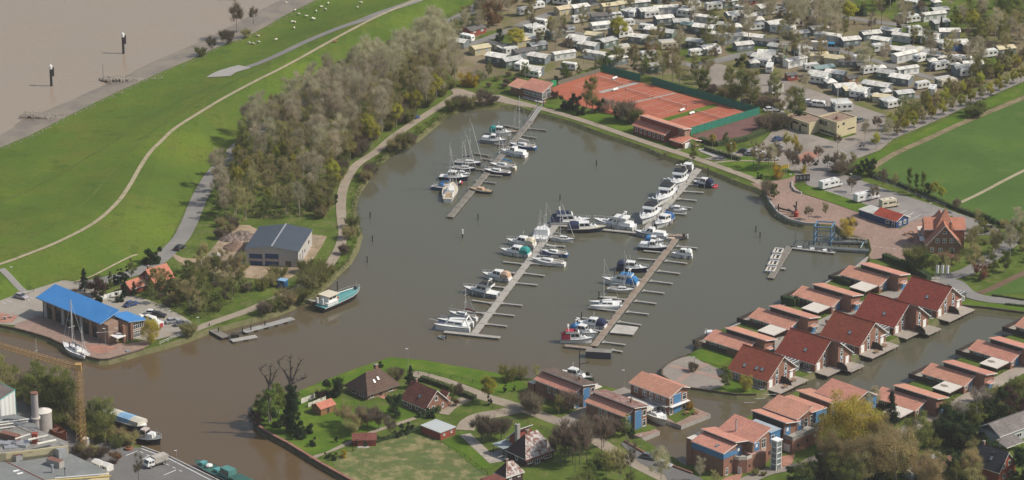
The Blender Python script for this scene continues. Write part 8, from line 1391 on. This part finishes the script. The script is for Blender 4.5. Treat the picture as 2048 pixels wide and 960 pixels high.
for i,(px,k,h)in enumerate([((1573,300),'avenue1',6),((1589,304),'avenue1',6),((1580,335),'small_bare0',6),((1637,322),'small_bare0',5),((1675,295),'small_bare0',4.5),((1730,280),'bare0',7),((1776,288),'bare0',9),((1754,262),'small_bare0',5),((1616,345),'small_bare0',6),((1674,340),'small_bare0',6),((1686,335),'birch0',5.5),((1705,338),'birch0',6.0),((1655,340),'small_bare0',5)]):plant(k,px,'%s forecourt tree, counted in from the left, nearest ones last'%(ORD+['thirteenth'])[i],h,'trees round the hotel forecourt')
for i,(px,k,h)in enumerate([((1740,352),'hazel0',5.5),((1790,382),'avenue0',6),((1818,385),'poplar0',8.5),((1832,390),'poplar0',7.5),((1845,392),'poplar0',8.5),((1855,388),'hazel0',3.4),((1868,395),'yellow0',5.5),((1883,402),'yellow0',5),((1912,425),'small_bare0',4.5),((1765,372),'small_bare0',5.5),((1703,385),'small_bare0',5),((1747,402),'small_bare0',5)]):plant(k,px,'%s tree along the car park hedge from the left'%ORD[i],h,'trees along the car park hedge')
for i,(px,k,h)in enumerate([((1345,165),'bud1',14.5),((1325,160),'bud0',11),((1360,172),'bud0',12),((1408,185),'green0',8),((1398,180),'olive0',8),((1463,207),'olive1',13),((1482,210),'olive1',13),((1502,214),'olive0',13),((1290,150),'olive0',7),((1270,148),'olive1',6.5),((1215,138),'green0',6)]):plant(k,px,'%s tree behind the green tennis fence, from the %s'%((ORD[i],'left')if i<8 else(ORD[i-8],'far left corner')),h)
for i,(px,k,h)in enumerate([((1590,245),'olive1',13),((1580,238),'bud1',12),((1600,240),'olive0',9),((1556,172),'bud0',5.5),((1610,190),'bare0',8),((1600,250),'hazel0',5),((1560,258),'brown_shrub0',4),((1540,250),'shrub1',3.5),((1530,262),'brown_shrub0',3.5)]):plant(k,px,'%s tree or bush left of the cream hotel'%ORD[i],h,'trees left of the hotel')
scatter([(1100,166),(1150,150),(1204,136),(1204,142),(1150,158),(1108,174)],12,['olive0','shrub0','hazel0','green0'],LB('behind the clubhouse and first court'),'trees behind the clubhouse',(.4,.7),3,17,keep=4)
scatter([(1395,190),(1450,210),(1520,222),(1560,222),(1545,205),(1470,190),(1400,172)],16,['brown_shrub0','shrub1','brown_shrub0'],LB('in the scrub behind the green fence'),'scrub behind the tennis fence',(.6,1.1),3,18,keep=6)
scatter([(940,145),(1000,150),(1060,160),(1030,175),(1000,180),(955,172),(925,165)],12,['shrub1','olive0','brown_shrub0','bud0'],LB('between campsite and clubhouse'),'trees between campsite and clubhouse',(.4,.65),3,19,keep=4)
scatter([(905,80),(950,40),(1000,5),(1050,-25),(1030,10),(1010,40),(970,60),(930,75)],24,['bare0','bud0','olive0','brown_shrub0','bare1'],LB('beside the dike road above the red hut'),'trees above the red hut',(.5,.8),4,20,keep=6)
plant('rust0',(983,52),'rust-coloured small tree beside the dike road',8.5);plant('yellow0',(1032,100),'wide yellow-green tree at the left campsite entrance',8.5,wx=1.5);plant('dark_shrub0',(998,82),'clipped round dark tree at the campsite entrance',4.4,wx=.7);plant('yellow0',(1103,80),'slim yellow-green tree at the left campsite lane',9,wx=.8);plant('yellow0',(1238,85),'large yellow-green tree in the middle of the campsite',10,wx=1.2)
cz=[(1040,8),(1100,-30),(1250,-60),(1500,-70),(1750,-40),(1980,30),(2048,80),(2048,120),(1960,160),(1880,190),(1820,200),(1700,190),(1600,150),(1500,120),(1400,130),(1300,148),(1200,140),(1080,120)]
scatter(cz,112,['small_bare0','thin0','bud0','bare0','olive0','birch0','bud1','bare1','thin0'],LB('among the caravans'),'trees of the campsite',(.55,.98),6.5,21,keep=16)
scatter(cz,46,['shrub0','shrub1','dark_shrub0','dark_shrub0','cypress0','olive0','brown_shrub0'],LB('between campsite pitches'),'small bushes of the campsite',(.35,.7),7,22,keep=14)
scatter([(1560,-10),(1640,30),(1700,60),(1680,95),(1620,75),(1560,40)],22,['bare0','bare1','bud0','bare2'],LB('in the dense campsite grove'),'dense grove of the campsite',(.6,.85),4.5,23,keep=4)
scatter([(1900,45),(1960,20),(2060,0),(2120,30),(2080,90),(2040,105),(1990,95),(1930,85)],40,['olive0','bud0','bare0','hazel0','olive1','bare1'],LB('in the dense trees at the upper right edge'),'dense trees at the upper right edge',(.55,.85),4,24,keep=6)
scatter([(1700,-20),(1900,10),(2060,-10),(2200,-80),(2000,-120),(1750,-90),(1500,-90),(1250,-90),(1100,-60),(1080,-40),(1300,-60),(1500,-50)],50,['bare0','bud0','olive0','hazel0'],LB('beyond the far edge of the campsite'),'trees beyond the campsite',(.6,.9),6,25,keep=0)
for px,k,h,wx,lb in[((2008,52),'big_green0',11,1,'large bright yellow-green tree at the upper right'),((1945,62),'yellow0',8,1.2,'yellow-green tree in front of the red bush'),((1914,60),'yellow0',7,1.2,'yellow-green tree left of the red bush'),((1962,62),'purple0',4.5,1,'red-leaved bush at the upper right'),((1797,68),'conifer0',7.2,.9,'dark spruce at the far campsite road'),((1882,62),'conifer0',6,.7,'thin dark spruce behind the white cabin'),((1780,12),'conifer0',12,1.2,'tall dark conifer mass at the top right'),((1697,48),'yellow0',9,1.3,'yellow-green crown in the brown grove'),((1827,88),'dark_shrub0',3,.7,'clipped dark bush beside the small white caravan'),((1478,132),'dark_shrub0',2.8,1.1,'dark round bush at the campsite bend'),((1460,15),'conifer0',7,.8,'dark conifer near the top campsite hut')]:plant(k,px,lb,h,wx=wx)
scatter([(1215,130),(1300,150),(1400,175),(1470,195),(1560,205),(1560,185),(1440,165),(1390,140),(1300,132),(1210,118)],14,['olive0','bud0','olive1','birch0'],LB('between the courts and the campsite'),'trees between courts and campsite',(.6,.9),5,27)
av=[(1752,300),(1793,279),(1809,271),(1827,263),(1844,255),(1863,247),(1883,238),(1903,230),(1923,222),(1942,213),(1961,206),(1979,198),(1996,190),(2012,182),(2027,174),(2041,167)]
for i,px in enumerate(av):plant('avenue0' if i%3==1 else 'avenue1',px,'%s avenue tree from the near end'%(ORD+['thirteenth','fourteenth','fifteenth','sixteenth'])[i],rt.uniform(6.0,7.2),'avenue trees on the field side')
for i in range(15):t=i/14;plant('avenue0' if i%2 else 'avenue1',(1782+250*t,262-122*t),'campsite-side avenue tree, %s from the near end'%(ORD+['thirteenth','fourteenth','fifteenth'])[i],rt.uniform(5.2,7.0),'avenue trees on the campsite side',wx=1.25)
scatter([(1778,262),(1830,240),(1900,205),(1980,165),(2048,128),(2100,100),(2100,85),(2040,105),(1970,145),(1890,190),(1820,222),(1780,240)],64,['shrub0','shrub1','olive0','shrub1','olive1'],LB('of the avenue belt'),'tree belt along the avenue',(.5,.82),2.4,26,1.0,keep=12,by=lambda x,y:['shrub0','shrub1','olive0','shrub1'])
plant('shrub0',(1950,232),'single dark bush on the ditch by the field',3.4,wx=1.6);plant('hazel0',(1725,345),'dark thicket at the car park entrance',3.4,wx=1.6);plant('brown_shrub0',(1690,348),'brown thicket left of the car park entrance',2.8,wx=1.6);plant('brown_shrub0',(1672,344),'brown bush at the car park corner',2.2);plant('dark_shrub0',(1632,330),'small bush on the red brick island',1.6);plant('shrub1',(1596,306),'bush on the forecourt edge',2.0)
def litter(name,poly,n,mt,label,s=.16,h=.6,seed=1,z=L):
 r=random.Random(seed);Q=[G(a,b,z)for a,b in poly];x0,x1=min(q.x for q in Q),max(q.x for q in Q);y0,y1=min(q.y for q in Q),max(q.y for q in Q);v=[];f=[];PP=[(q.x,q.y)for q in Q];cl=[]
 while len(cl)<n//25:
  p=(r.uniform(x0,x1),r.uniform(y0,y1))
  if inside(p,PP):cl.append(p)
 for c in cl:
  R1=r.uniform(.5,1.6)
  for _ in range(25):p=Vector((c[0]+r.gauss(0,R1*.6),c[1]+r.gauss(0,R1*.6),z+r.uniform(.0,h)));a=Vector((r.gauss(0,1),r.gauss(0,1),r.gauss(0,1))).normalized()*s;b=a.cross(Vector((r.gauss(0,1),r.gauss(0,1),r.gauss(0,1)))).normalized()*s;k=len(v);v+=[p-a,p+b,p+a,p-b];f.append((k,k+1,k+2,k+3))
 me=bpy.data.meshes.new(name);me.from_pydata([tuple(q)for q in v],[],f);me.materials.append(LV[mt]);tag(link(name,me),label,'undergrowth',kind='stuff')
litter('undergrowth',[(470,300),(600,232),(800,130),(900,100),(912,160),(840,218),(720,298),(668,350),(650,430),(450,445),(430,380)],26000,'bud','tangled undergrowth on the floor of the wood',.2,.9)
litter('undergrowth',[(290,600),(380,560),(500,575),(440,625),(390,640),(340,625)],6000,'olive','undergrowth in the copse by the shore path',.16,.6,2)
litter('undergrowth',[(1560,985),(1640,925),(1720,905),(1840,878),(1990,880),(1960,985)],9000,'dark','undergrowth beneath the lower right trees',.18,.8,3)
litter('bank_plants',[(604,612),(655,570),(700,520),(722,465),(712,405),(735,355),(790,305),(870,250),(930,215),(1010,210),(1000,204),(925,206),(860,240),(780,292),(722,345),(700,405),(708,465),(690,512),(640,562),(595,602)],9000,'green','reeds and weeds along the left basin bank',.13,.5,4)
YEL=mat('crane_yellow',(.42,.26,.10),.75,.2,.8,wear=((.30,.18,.08),1.2,.58));base=G(164,899,L);cr_o=thing('tower_crane','yellow lattice tower crane standing by the factory at the lower left','tower crane',base)
top=None
def lattice(o,a,b,w0,w1,n,name,h0=None):
 a,b=Vector(a),Vector(b);d=(b-a).normalized();u=d.orthogonal().normalized()if abs(d.z)>.9 else Vector((0,0,1));v=d.cross(u).normalized();mb=MB();pr=None
 for i in range(n+1):
  t=i/n;c=a.lerp(b,t);w_=(w0+(w1-w0)*t)/2;q=[c+u*w_*s+v*w_*r for s,r in((-1,-1),(1,-1),(1,1),(-1,1))]
  for k in range(4):mb.cyl(q[k],q[(k+1)%4],.045,YEL,n=4,cap=False)
  if pr:
   for k in range(4):mb.cyl(pr[k],q[k],.09,YEL,n=4,cap=False);mb.cyl(pr[k],q[(k+1)%4],.05,YEL,n=4,cap=False)
  pr=q
 return mb.build(name,o)
HC=22.5;lattice(cr_o,(0,0,.3),(0,0,HC),1.9,1.5,16,'mast');block(cr_o,-2,2,-2,2,-.2,.5,CONC,'footing')
tipw=G(0,682,L+HC+1.5)-base;far=G(-120,650,L+HC+1.5)-base;lattice(cr_o,(0,0,HC+.5),(far.x,far.y,HC+.5),1.2,.8,34,'jib');dj=Vector((far.x,far.y,0)).normalized()
block(cr_o,-.8,.8,-.8,.8,HC,HC+1.6,YEL,'slewing_head')
for p_,lab in(((75,716),'trolley'),):q=G(p_[0],p_[1],L+HC)-base;mb=MB();mb.box(q.x-.4,q.x+.4,q.y-.4,q.y+.4,HC-.7,HC-.2,YEL);mb.cyl((q.x,q.y,HC-.5),(q.x,q.y,HC-6),.05,FLOAT,n=4);mb.build(lab,cr_o)
FEN=mat('green_mesh',(.03,.20,.14),.8,.12,.6);fo=thing('tennis_fence','tall green mesh fence around the tennis courts','fence',G(1204,142,L))
FP=[(1204,143),(1281,163),(1304,168),(1380,190),(1450,210),(1519,229),(1381,270)]
def fence_run(o,P,h,m,step=3.4,name='mesh_panel',pm=None,z=L,th=.03,z0=.05):
 for a,b in zip(P,P[1:]):
  p,q=G(a[0],a[1],z)-o.location,G(b[0],b[1],z)-o.location;d=q-p;l=d.length;n=max(1,round(l/step));ang=math.atan2(d.y,d.x)
  kk=('fence',round(l/n,2),h,m.name,name)
  if kk not in _win:
   mb=MB();mb.box(.05,l/n-.05,-th,th,z0,h,m);A=mb.data(name);mb=MB();mb.cyl((0,0,0),(0,0,h+.1),.06,pm or TIMB,n=5);_win[kk]=(A,mb.data('post'))
  for i in range(n):c=p+d*i/n;link(name,_win[kk][0],o,c,ang);link('post',_win[kk][1],o,c)
fence_run(fo,FP[:2],2.6,FEN);fence_run(fo,FP[2:],2.6,FEN);fo2=thing('tennis_fence','grey wire fence with one bright green panel at the clubhouse end','fence',G(1113,175,L));fence_run(fo2,[(1116,171),(1150,160),(1200,145)],1.6,mat('grey_mesh',(.17,.17,.13),.9));fence_run(fo2,[(1102,173),(1113,171)],2.0,mat('bright_green_sheet',(.04,.38,.17),.7))
for i,(a,b,lb)in enumerate([((1226,160),(1235,157),'by the first court'),((1146,160),(1153,157),'at the far left of the courts'),((1227,183),(1236,180),'on the grey strip between the courts'),((1361,224),(1369,221),'left of two at the green strip'),((1380,230),(1389,227),'right of two at the green strip')]):
 p,q=G(*a,L+.14),G(*b,L+.14);o=thing('court_bench','white bench '+lb,'bench',p,math.atan2((q-p).y,(q-p).x),'white court benches');mb=MB();mb.box(0,2.4,-.25,.25,.42,.5,WHITE);mb.build('seat',o);mb=MB();[mb.box(x,x+.08,-.2,.2,0,.42,WHITE)for x in(.2,2.1)];mb.build('leg',o);mb=MB();mb.box(0,2.4,.22,.28,.5,.95,WHITE);mb.build('backrest',o)
def fenceline(P,h,label,m=None,step=2.5,cat='fence',name='wire_fence',rails=2):
 o=thing(name,label,cat,G(P[0][0],P[0][1],L));m=m or OCHRE;mb=MB()
 for a,b in zip(P,P[1:]):
  p,q=G(*a,L)-o.location,G(*b,L)-o.location;l=(q-p).length;n=max(1,int(l/step))
  for k in range(rails):z=h*(.95-.45*k);mb.cyl((p.x,p.y,z),(q.x,q.y,z),.035,m,n=4,cap=False)
  for i in range(n+1):c=p.lerp(q,i/n);k2=MB();k2.cyl((0,0,-.2),(0,0,h),.07,m,n=5);k2.build('post',o,loc=c)
 mb.build('rail',o);return o
BR=mat('brown_fence',(.16,.08,.055),.9)
for P,lb in[([(985,815),(996,822),(1010,828)],'short brown post fence left of the village road junction'),([(1036,836),(1056,846),(1082,856),(1108,868),(1122,876)],'brown post fence above the lichen-roofed house'),([(1200,912),(1222,922)],'short brown rail near the bare trees')]:
 fenceline(P,.8,lb,BR,2.6)
for P,lb,m in[([(882,888),(930,915),(975,950)],'wire fence between meadow and bright lawn',TIMB),([(128,563),(152,570),(166,572)],'dark fence at the foot of the dike by the yard',TIMB),([(815,748),(880,752),(990,775)],'thin fence along the grass bank by the basin',TIMB),([(1746,356),(1800,380),(1890,415)],'thin wire fence behind the car park hedge',METAL),([(1400,740),(1420,742)],'small rail on the round square',METAL),([(1420,690),(1462,702)],'white picket fence at the leftmost bungalow',WHITE),([(320,690),(352,676),(375,670)],'white rail fence along the yard edge by the water',WHITE)]:
 fenceline(P,1.0,lb,m,3)
o=thing('white_fence','white board fence beside the dark pines','fence',G(200,601,L));fence_run(o,[(200,601),(222,594),(245,588)],1.3,WHITE,1.4,'board_panel');o=thing('white_fence','white panel fence at the peninsula garden, behind the orange shed','fence',G(602,808,L));fence_run(o,[(602,808),(630,797)],1.5,mat('cream_white',(.62,.6,.52),.7),1.6,'board_panel');fence_run(o,[(616,815),(652,800)],1.2,mat('cream_white',(.62,.6,.52)),1.6,'board_panel')
so=thing('dike_stairs','long straight stairway climbing the dike at the left edge','stairs',G(56,588,L));p,q=Vector((0,0,.1)),G(2,535,5.0)-so.location
n=42
for i in range(n):
 c=p.lerp(q,(i+.5)/n);mb=MB();mb.box(-1.1,1.1,-.13,.13,-.05,.16,FLOATG if i%2 else CONC);mb.build('step',so,loc=(c.x,c.y,max(.05,dike_z(so.location.x+c.x,so.location.y+c.y)-L+.05)),rz=math.atan2(q.y,q.x)+R(90))
fo=fenceline([(12,536),(40,560),(68,584)],1.0,'dark fence beside the dike stairs',TIMB)
def marks(P,label,w_=.14,z=L+.15):
 for a,b in P:o=ribbon('painted_line',[a,b],w_,z,WHITE,label,'road marking');o['group']=label
marks([((4,604),(12,608)),((14,600),(24,604)),((52,597),(60,601)),((60,594),(68,598)),((1788,432),(1813,420)),((1805,438),(1828,424)),((1818,441),(1843,429)),((1700,388),(1722,380)),((1664,390),(1690,380)),((1646,383),(1660,376))],'white parking bay lines')
marks([((1640+k*8,322-k*4.5),(1655+k*8,330-k*4.5))for k in range(6)],'white bay lines beside the avenue');marks([((1746+k*13,493+k*1.2),(1753+k*13,493.7+k*1.2))for k in range(5)],'dashed white line on the brick square')
def lamp(px,h,label,grp='street lamps',m=METAL,arm=.6):
 o=thing('street_lamp',label,'lamp',G(px[0],px[1],L),0,grp);mb=MB();mb.cyl((0,0,0),(0,0,h),.07,m,.045,n=6);mb.build('pole',o);mb=MB();mb.box(-arm,.1,-.12,.12,h,h+.14,WHITE);mb.build('lamp_head',o)
for px,h,lb in[((212,711),8,'tall lamp on the quay before the blue-roofed building'),((236,690),5,'small lamp at the quay corner'),((343,655),5,'lamp by the silver car behind the blue-roofed building'),((398,655),3,'lamp beside the shore path'),((1248,775),5,'thin lamp between the blue-fronted houses and the basin'),((1389,735),3,'lamp beside the round bush of the square'),((1283,895),3.4,'lamp at the narrow inlet'),((1463,322),6,'lamp on the lawn by the grey pitch'),((1582,385),6,'lamp on the harbour square lawn corner'),((1703,372),4,'lamp behind the first motorhome'),((1862,425),3,'lamp in the shaded bay of the grey car park'),((1400,320),3.4,'lamp at the footpath by the pontoon'),((816,742),6.5,'wooden mast at the end of the village road'),((25,560),4,'lamp beside the dike stairs'),((354,930),4,'lamp on the quay edge')]:lamp(px,h,lb)
o=bpy.data.objects['street_lamp'];mb=MB();mb.cyl((-2.6,.6,6.6),(2.6,-.6,7.4),.08,WHITE,n=5);mb.build('crossbar',o)
IR=mat('black_iron',(.035,.03,.03),.7)
o=thing('ship_anchor','large black ship anchor displayed on the brick square','anchor',G(1573,424,L+.1),R(-30));mb=MB();mb.cyl((-3.2,0,.9),(2.6,0,.5),.28,IR,n=7);mb.build('shank',o);mb=MB();pts=[(2.0,-1.9,1.5),(2.8,-1.1,.7),(3.0,0,.5),(2.8,1.1,.7),(2.0,1.9,1.5)];[mb.cyl(a,b,.26,IR,n=6)for a,b in zip(pts,pts[1:])];mb.cyl((2.0,-1.9,1.5),(1.2,-2.0,1.9),.4,IR,.08,n=4);mb.cyl((2.0,1.9,1.5),(1.2,2.0,1.9),.4,IR,.08,n=4);mb.build('fluke',o);mb=MB();mb.cyl((-2.8,0,-.1),(-2.8,0,2.2),.18,IR,n=6);mb.build('stock',o);mb=MB();[mb.cyl((-3.5+.4*math.cos(k),0,.9+.4*math.sin(k)),(-3.5+.4*math.cos(k+1.05),0,.9+.4*math.sin(k+1.05)),.09,IR,n=5)for k in[i*1.05 for i in range(6)]];mb.build('ring',o)
o=thing('harbour_buoy','red buoy with dark lattice top beside the ship anchor','buoy',G(1592,433,L+.1));RB=mat('buoy_red',(.36,.05,.04),.6,.15);mb=MB();mb.cyl((0,0,0),(0,0,1.4),.75,RB,.85,n=12);mb.cyl((0,0,1.4),(0,0,1.8),.85,RB,.4,n=12);mb.build('body',o);mb=MB();[mb.cyl((.4*math.cos(a),.4*math.sin(a),1.7),(0,0,4.6),.06,IR,n=4)for a in(0,1.57,3.14,4.71)];mb.cyl((0,0,3.2),(0,0,4.9),.22,IR,n=8);mb.build('lattice_top',o)
o=thing('notice_boards','row of black display boards at the entrance of the harbour square','display board',G(1591,366,L),R(12))
for k in range(4):mb=MB();mb.box(k*1.2,k*1.2+1.1,-.06,.06,.4,2.7,IR);mb.box(k*1.2+.2,k*1.2+.9,-.08,-.061,1.2,2.2,mat('board_print',(.16,.17,.17),.6,.5,3));mb.build('board_panel',o);mb=MB();mb.box(k*1.2-.08,k*1.2,-.08,.08,0,2.8,IR);mb.build('post',o)
def flag(px,h,m,label,grp,w_=.9,fh=2.6):
 o=thing('flagpole',label,'flag',G(px[0],px[1],L),R(-10),grp);mb=MB();mb.cyl((0,0,0),(0,0,h),.05,METAL,n=6);mb.build('pole',o);mb=MB();N=6
 for i in range(N):x0,x1=w_*i/N,w_*(i+1)/N;y0,y1=.12*math.sin(i*1.3),.12*math.sin((i+1)*1.3);mb.mesh([(x0,y0-.01,h-fh),(x1,y1-.01,h-fh-.15),(x1,y1-.01,h-.1),(x0,y0-.01,h-.05)],[(0,1,2,3)],m)
 mb.build('flag_cloth',o)
FLW=mat('flag_white',(.74,.75,.76),.7,.12,1.5,col2=(.5,.58,.68));FLY=mat('flag_yellow',(.62,.45,.03),.7,.05)
for px,t in(((1871,560),'left'),((1881,560),'middle'),((1891,560),'right')):flag(px,4.8,FLW,t+' one of three white flags at the lane','white flags at the lane')
for i,px in enumerate(((1560,362),(1564,361),(1568,360),(1572,359))):flag(px,5.2,FLY,'%s yellow flag beside the yellow bush'%ORD[i],'yellow flags at the square',.7,1.1)
def heap(px,r_,h,m,label,seed=1):
 rr=random.Random(seed);o=thing('earth_heap',label,'heap',G(px[0],px[1],L),0);mb=MB();N=14;rings=[]
 for k in range(5):rings.append([(r_*(1-k/5)*math.cos(t)*rr.uniform(.8,1.15),r_*.8*(1-k/5)*math.sin(t)*rr.uniform(.8,1.15),h*(k/5)**.9*rr.uniform(.85,1.1))for t in[6.283*i/N for i in range(N)]])
 mb.loft(rings,m,cap0=False);mb.build('heap',o);return o
RUB=mat('rubble_mix',(.16,.12,.10),.95,.5,1.2,col2=(.34,.29,.25),bump=.3,bscale=3)
heap((462,478),4.6,2.0,RUB,'left heap of dark rubble behind the grey shed');heap((485,474),4.8,2.4,RUB,'right heap of dark rubble behind the grey shed',2);heap((472,496),4.4,2.4,mat('red_earth',(.21,.14,.10),.95,.2,.6),'cone of reddish earth at the shed gates',3);heap((428,510),2.4,.8,CONC,'small heap of pale slabs on the sandy ground',4)
for px,lb in(((258,899),'round orange-brown planter on the quay asphalt'),):o=thing('planter',lb,'planter',G(*px,L));mb=MB();mb.cyl((0,0,0),(0,0,.6),.9,mat('terracotta',(.35,.14,.07),.8),1.1,n=12);mb.build('tub',o);mb=MB();mb.ball((0,0,.7),.8,LV['rust'],8,5,.4);mb.build('plants',o)
for px,lb in(((10,640),'stone bollard at the left edge of the quay'),((22,636),'low stone seat at the left quay')):o=thing('bollard',lb,'bollard',G(*px,L));mb=MB();mb.box(-.4,.4,-.3,.3,0,.9 if px[0]<15 else.5,CONC);mb.build('base',o);mb=MB();mb.box(-.45,.45,-.35,.35,.9 if px[0]<15 else.5,1.05 if px[0]<15 else.62,CONC);mb.build('cap',o)
for i,(px,hd_)in enumerate([((1813,470),20),((1822,482),60),((1840,478),30)]):o=thing('cafe_seating',['cafe table and chairs left on the square edge','bicycle stand group beside the terrace','pale parasol tables on the orange terrace'][i],'outdoor furniture',G(*px,L+.15),R(hd_));deck_table(o,0,0,0);deck_table(o,1.8,.6,0)
o=thing('white_tent','white awning tent on the orange terrace','tent',G(1846,470,L+.1),R(5));tent(o,3,2.6,2.1,FLATR,FLATR,kind='shed',name='canopy')
o=thing('stone_planter_wall','curved low stone wall at the tip of the green bank','wall',G(1588,375,L));P=[(1585,366),(1584,375),(1590,384),(1603,388)]
for a,b in zip(P,P[1:]):
 p,q=G(*a,L)-o.location,G(*b,L)-o.location;d=(q-p).normalized();n_=Vector((-d.y,d.x,0))*.25;mb=MB();mb.hexa([p-n_,q-n_,q+n_,p+n_],[x+Vector((0,0,.7))for x in(p-n_,q-n_,q+n_,p+n_)],CONC,CONC);mb.build('wall_segment',o)
SHW=mat('sheep_wool',(.62,.58,.48),.95,.12,3)
def sheep(px,z,hd_,label):
 p=G(px[0],px[1],z);p.z=dike_z(p.x,p.y);o=thing('sheep',label,'sheep',p,R(hd_),'white sheep grazing on the dike');mb=MB();mb.loft([[(x,y*w_,.55+zz*w_*.95)for y,zz in((1,0),(.7,.7),(0,1),(-.7,.7),(-1,0),(-.7,-.7),(0,-.8),(.7,-.7))]for x,w_ in((-.6,.12),(-.5,.28),(-.2,.36),(.2,.35),(.45,.26),(.6,.14),(.78,.12),(.95,.06))],SHW)
 for x in(-.38,.34):
  for y in(-.16,.16):mb.loft([[(x+dx*r_,y+dy*r_,zz)for dx,dy in((1,0),(0,1),(-1,0),(0,-1))]for r_,zz in((.07,.45),(.045,.25),(.035,0))],SHW)
 mb.build('body',o,smooth=True);mb=MB();[mb.ball((.8,s*.12,.66),.05,SHW,5,4)for s in(-1,1)];mb.build('ear',o)
rs=random.Random(8);SP=[(590,14),(597,22),(628,35),(625,33),(584,38),(590,39),(572,14),(588,52),(552,76),(516,66),(517,79),(722,6),(656,1),(651,14),(642,8),(632,17),(612,27),(715,18),(498,80),(506,82)]
for i,px in enumerate(SP):sheep(px,2.5,rs.uniform(0,360),'white sheep number %s from the left on the river-side dike pasture'%(sorted(SP).index(px)+1)if False else '%s sheep from the left on the dike pasture'%(ORD+['thirteenth','fourteenth','fifteenth','sixteenth','seventeenth','eighteenth','nineteenth','last'])[sorted(SP).index(px)])
o=thing('park_bench','wooden bench beside the track on the dike crest','bench',(lambda p:(p.x,p.y,dike_z(p.x,p.y)))(G(671,78,5.8)),R(40));mb=MB();mb.box(-1,1,-.2,.2,.4,.48,OCHRE);mb.build('seat',o);mb=MB();mb.box(-1,1,.2,.26,.5,.9,OCHRE);mb.build('backrest',o)
for px,lb in(((1012,800),'white stone path edging'),):pass
for i,(px,lb)in enumerate([((1478,742),'x')]):pass
o=thing('lamp_bracket','triple lamp outriggers on the canal bank behind the apartments','lamp',G(1510,826,L));[rail(o,[(k*3.0,k*2.8),(k*3.0-3,k*2.8-.3)],3.0,.15,WHITE,'outrigger',1)for k in range(3)];[rail(o,[(k*3.0,k*2.8),(k*3.0+.05,k*2.8)],0,3.0,METAL,'post',1)for k in range(3)]
for px,lb in(((1100,980),0),):pass
hz=MB();hz.box(-3200,2400,-1060,2700,-2.4,420,bpy.data.materials.new('haze'));ho=hz.build('haze');hm_=ho.data.materials[0];hm_.use_nodes=True;nn_=hm_.node_tree.nodes;nn_.clear();pv=nn_.new('ShaderNodeVolumePrincipled');pv.inputs['Color'].default_value=(.97,.97,.97,1);pv.inputs['Density'].default_value=HAZE;mo=nn_.new('ShaderNodeOutputMaterial');hm_.node_tree.links.new(pv.outputs[0],mo.inputs['Volume']);tag(ho,'thin spring haze over the whole harbour','haze',kind='stuff')
ribbon('trodden_edge',[tuple(G(a,b,2))for a,b in((150,562),(190,545),(225,530),(262,512),(275,507))],.7,0,TRACKM,'faint trodden line near the foot of the dike','track',zf=dike_z,n=4,world=True)
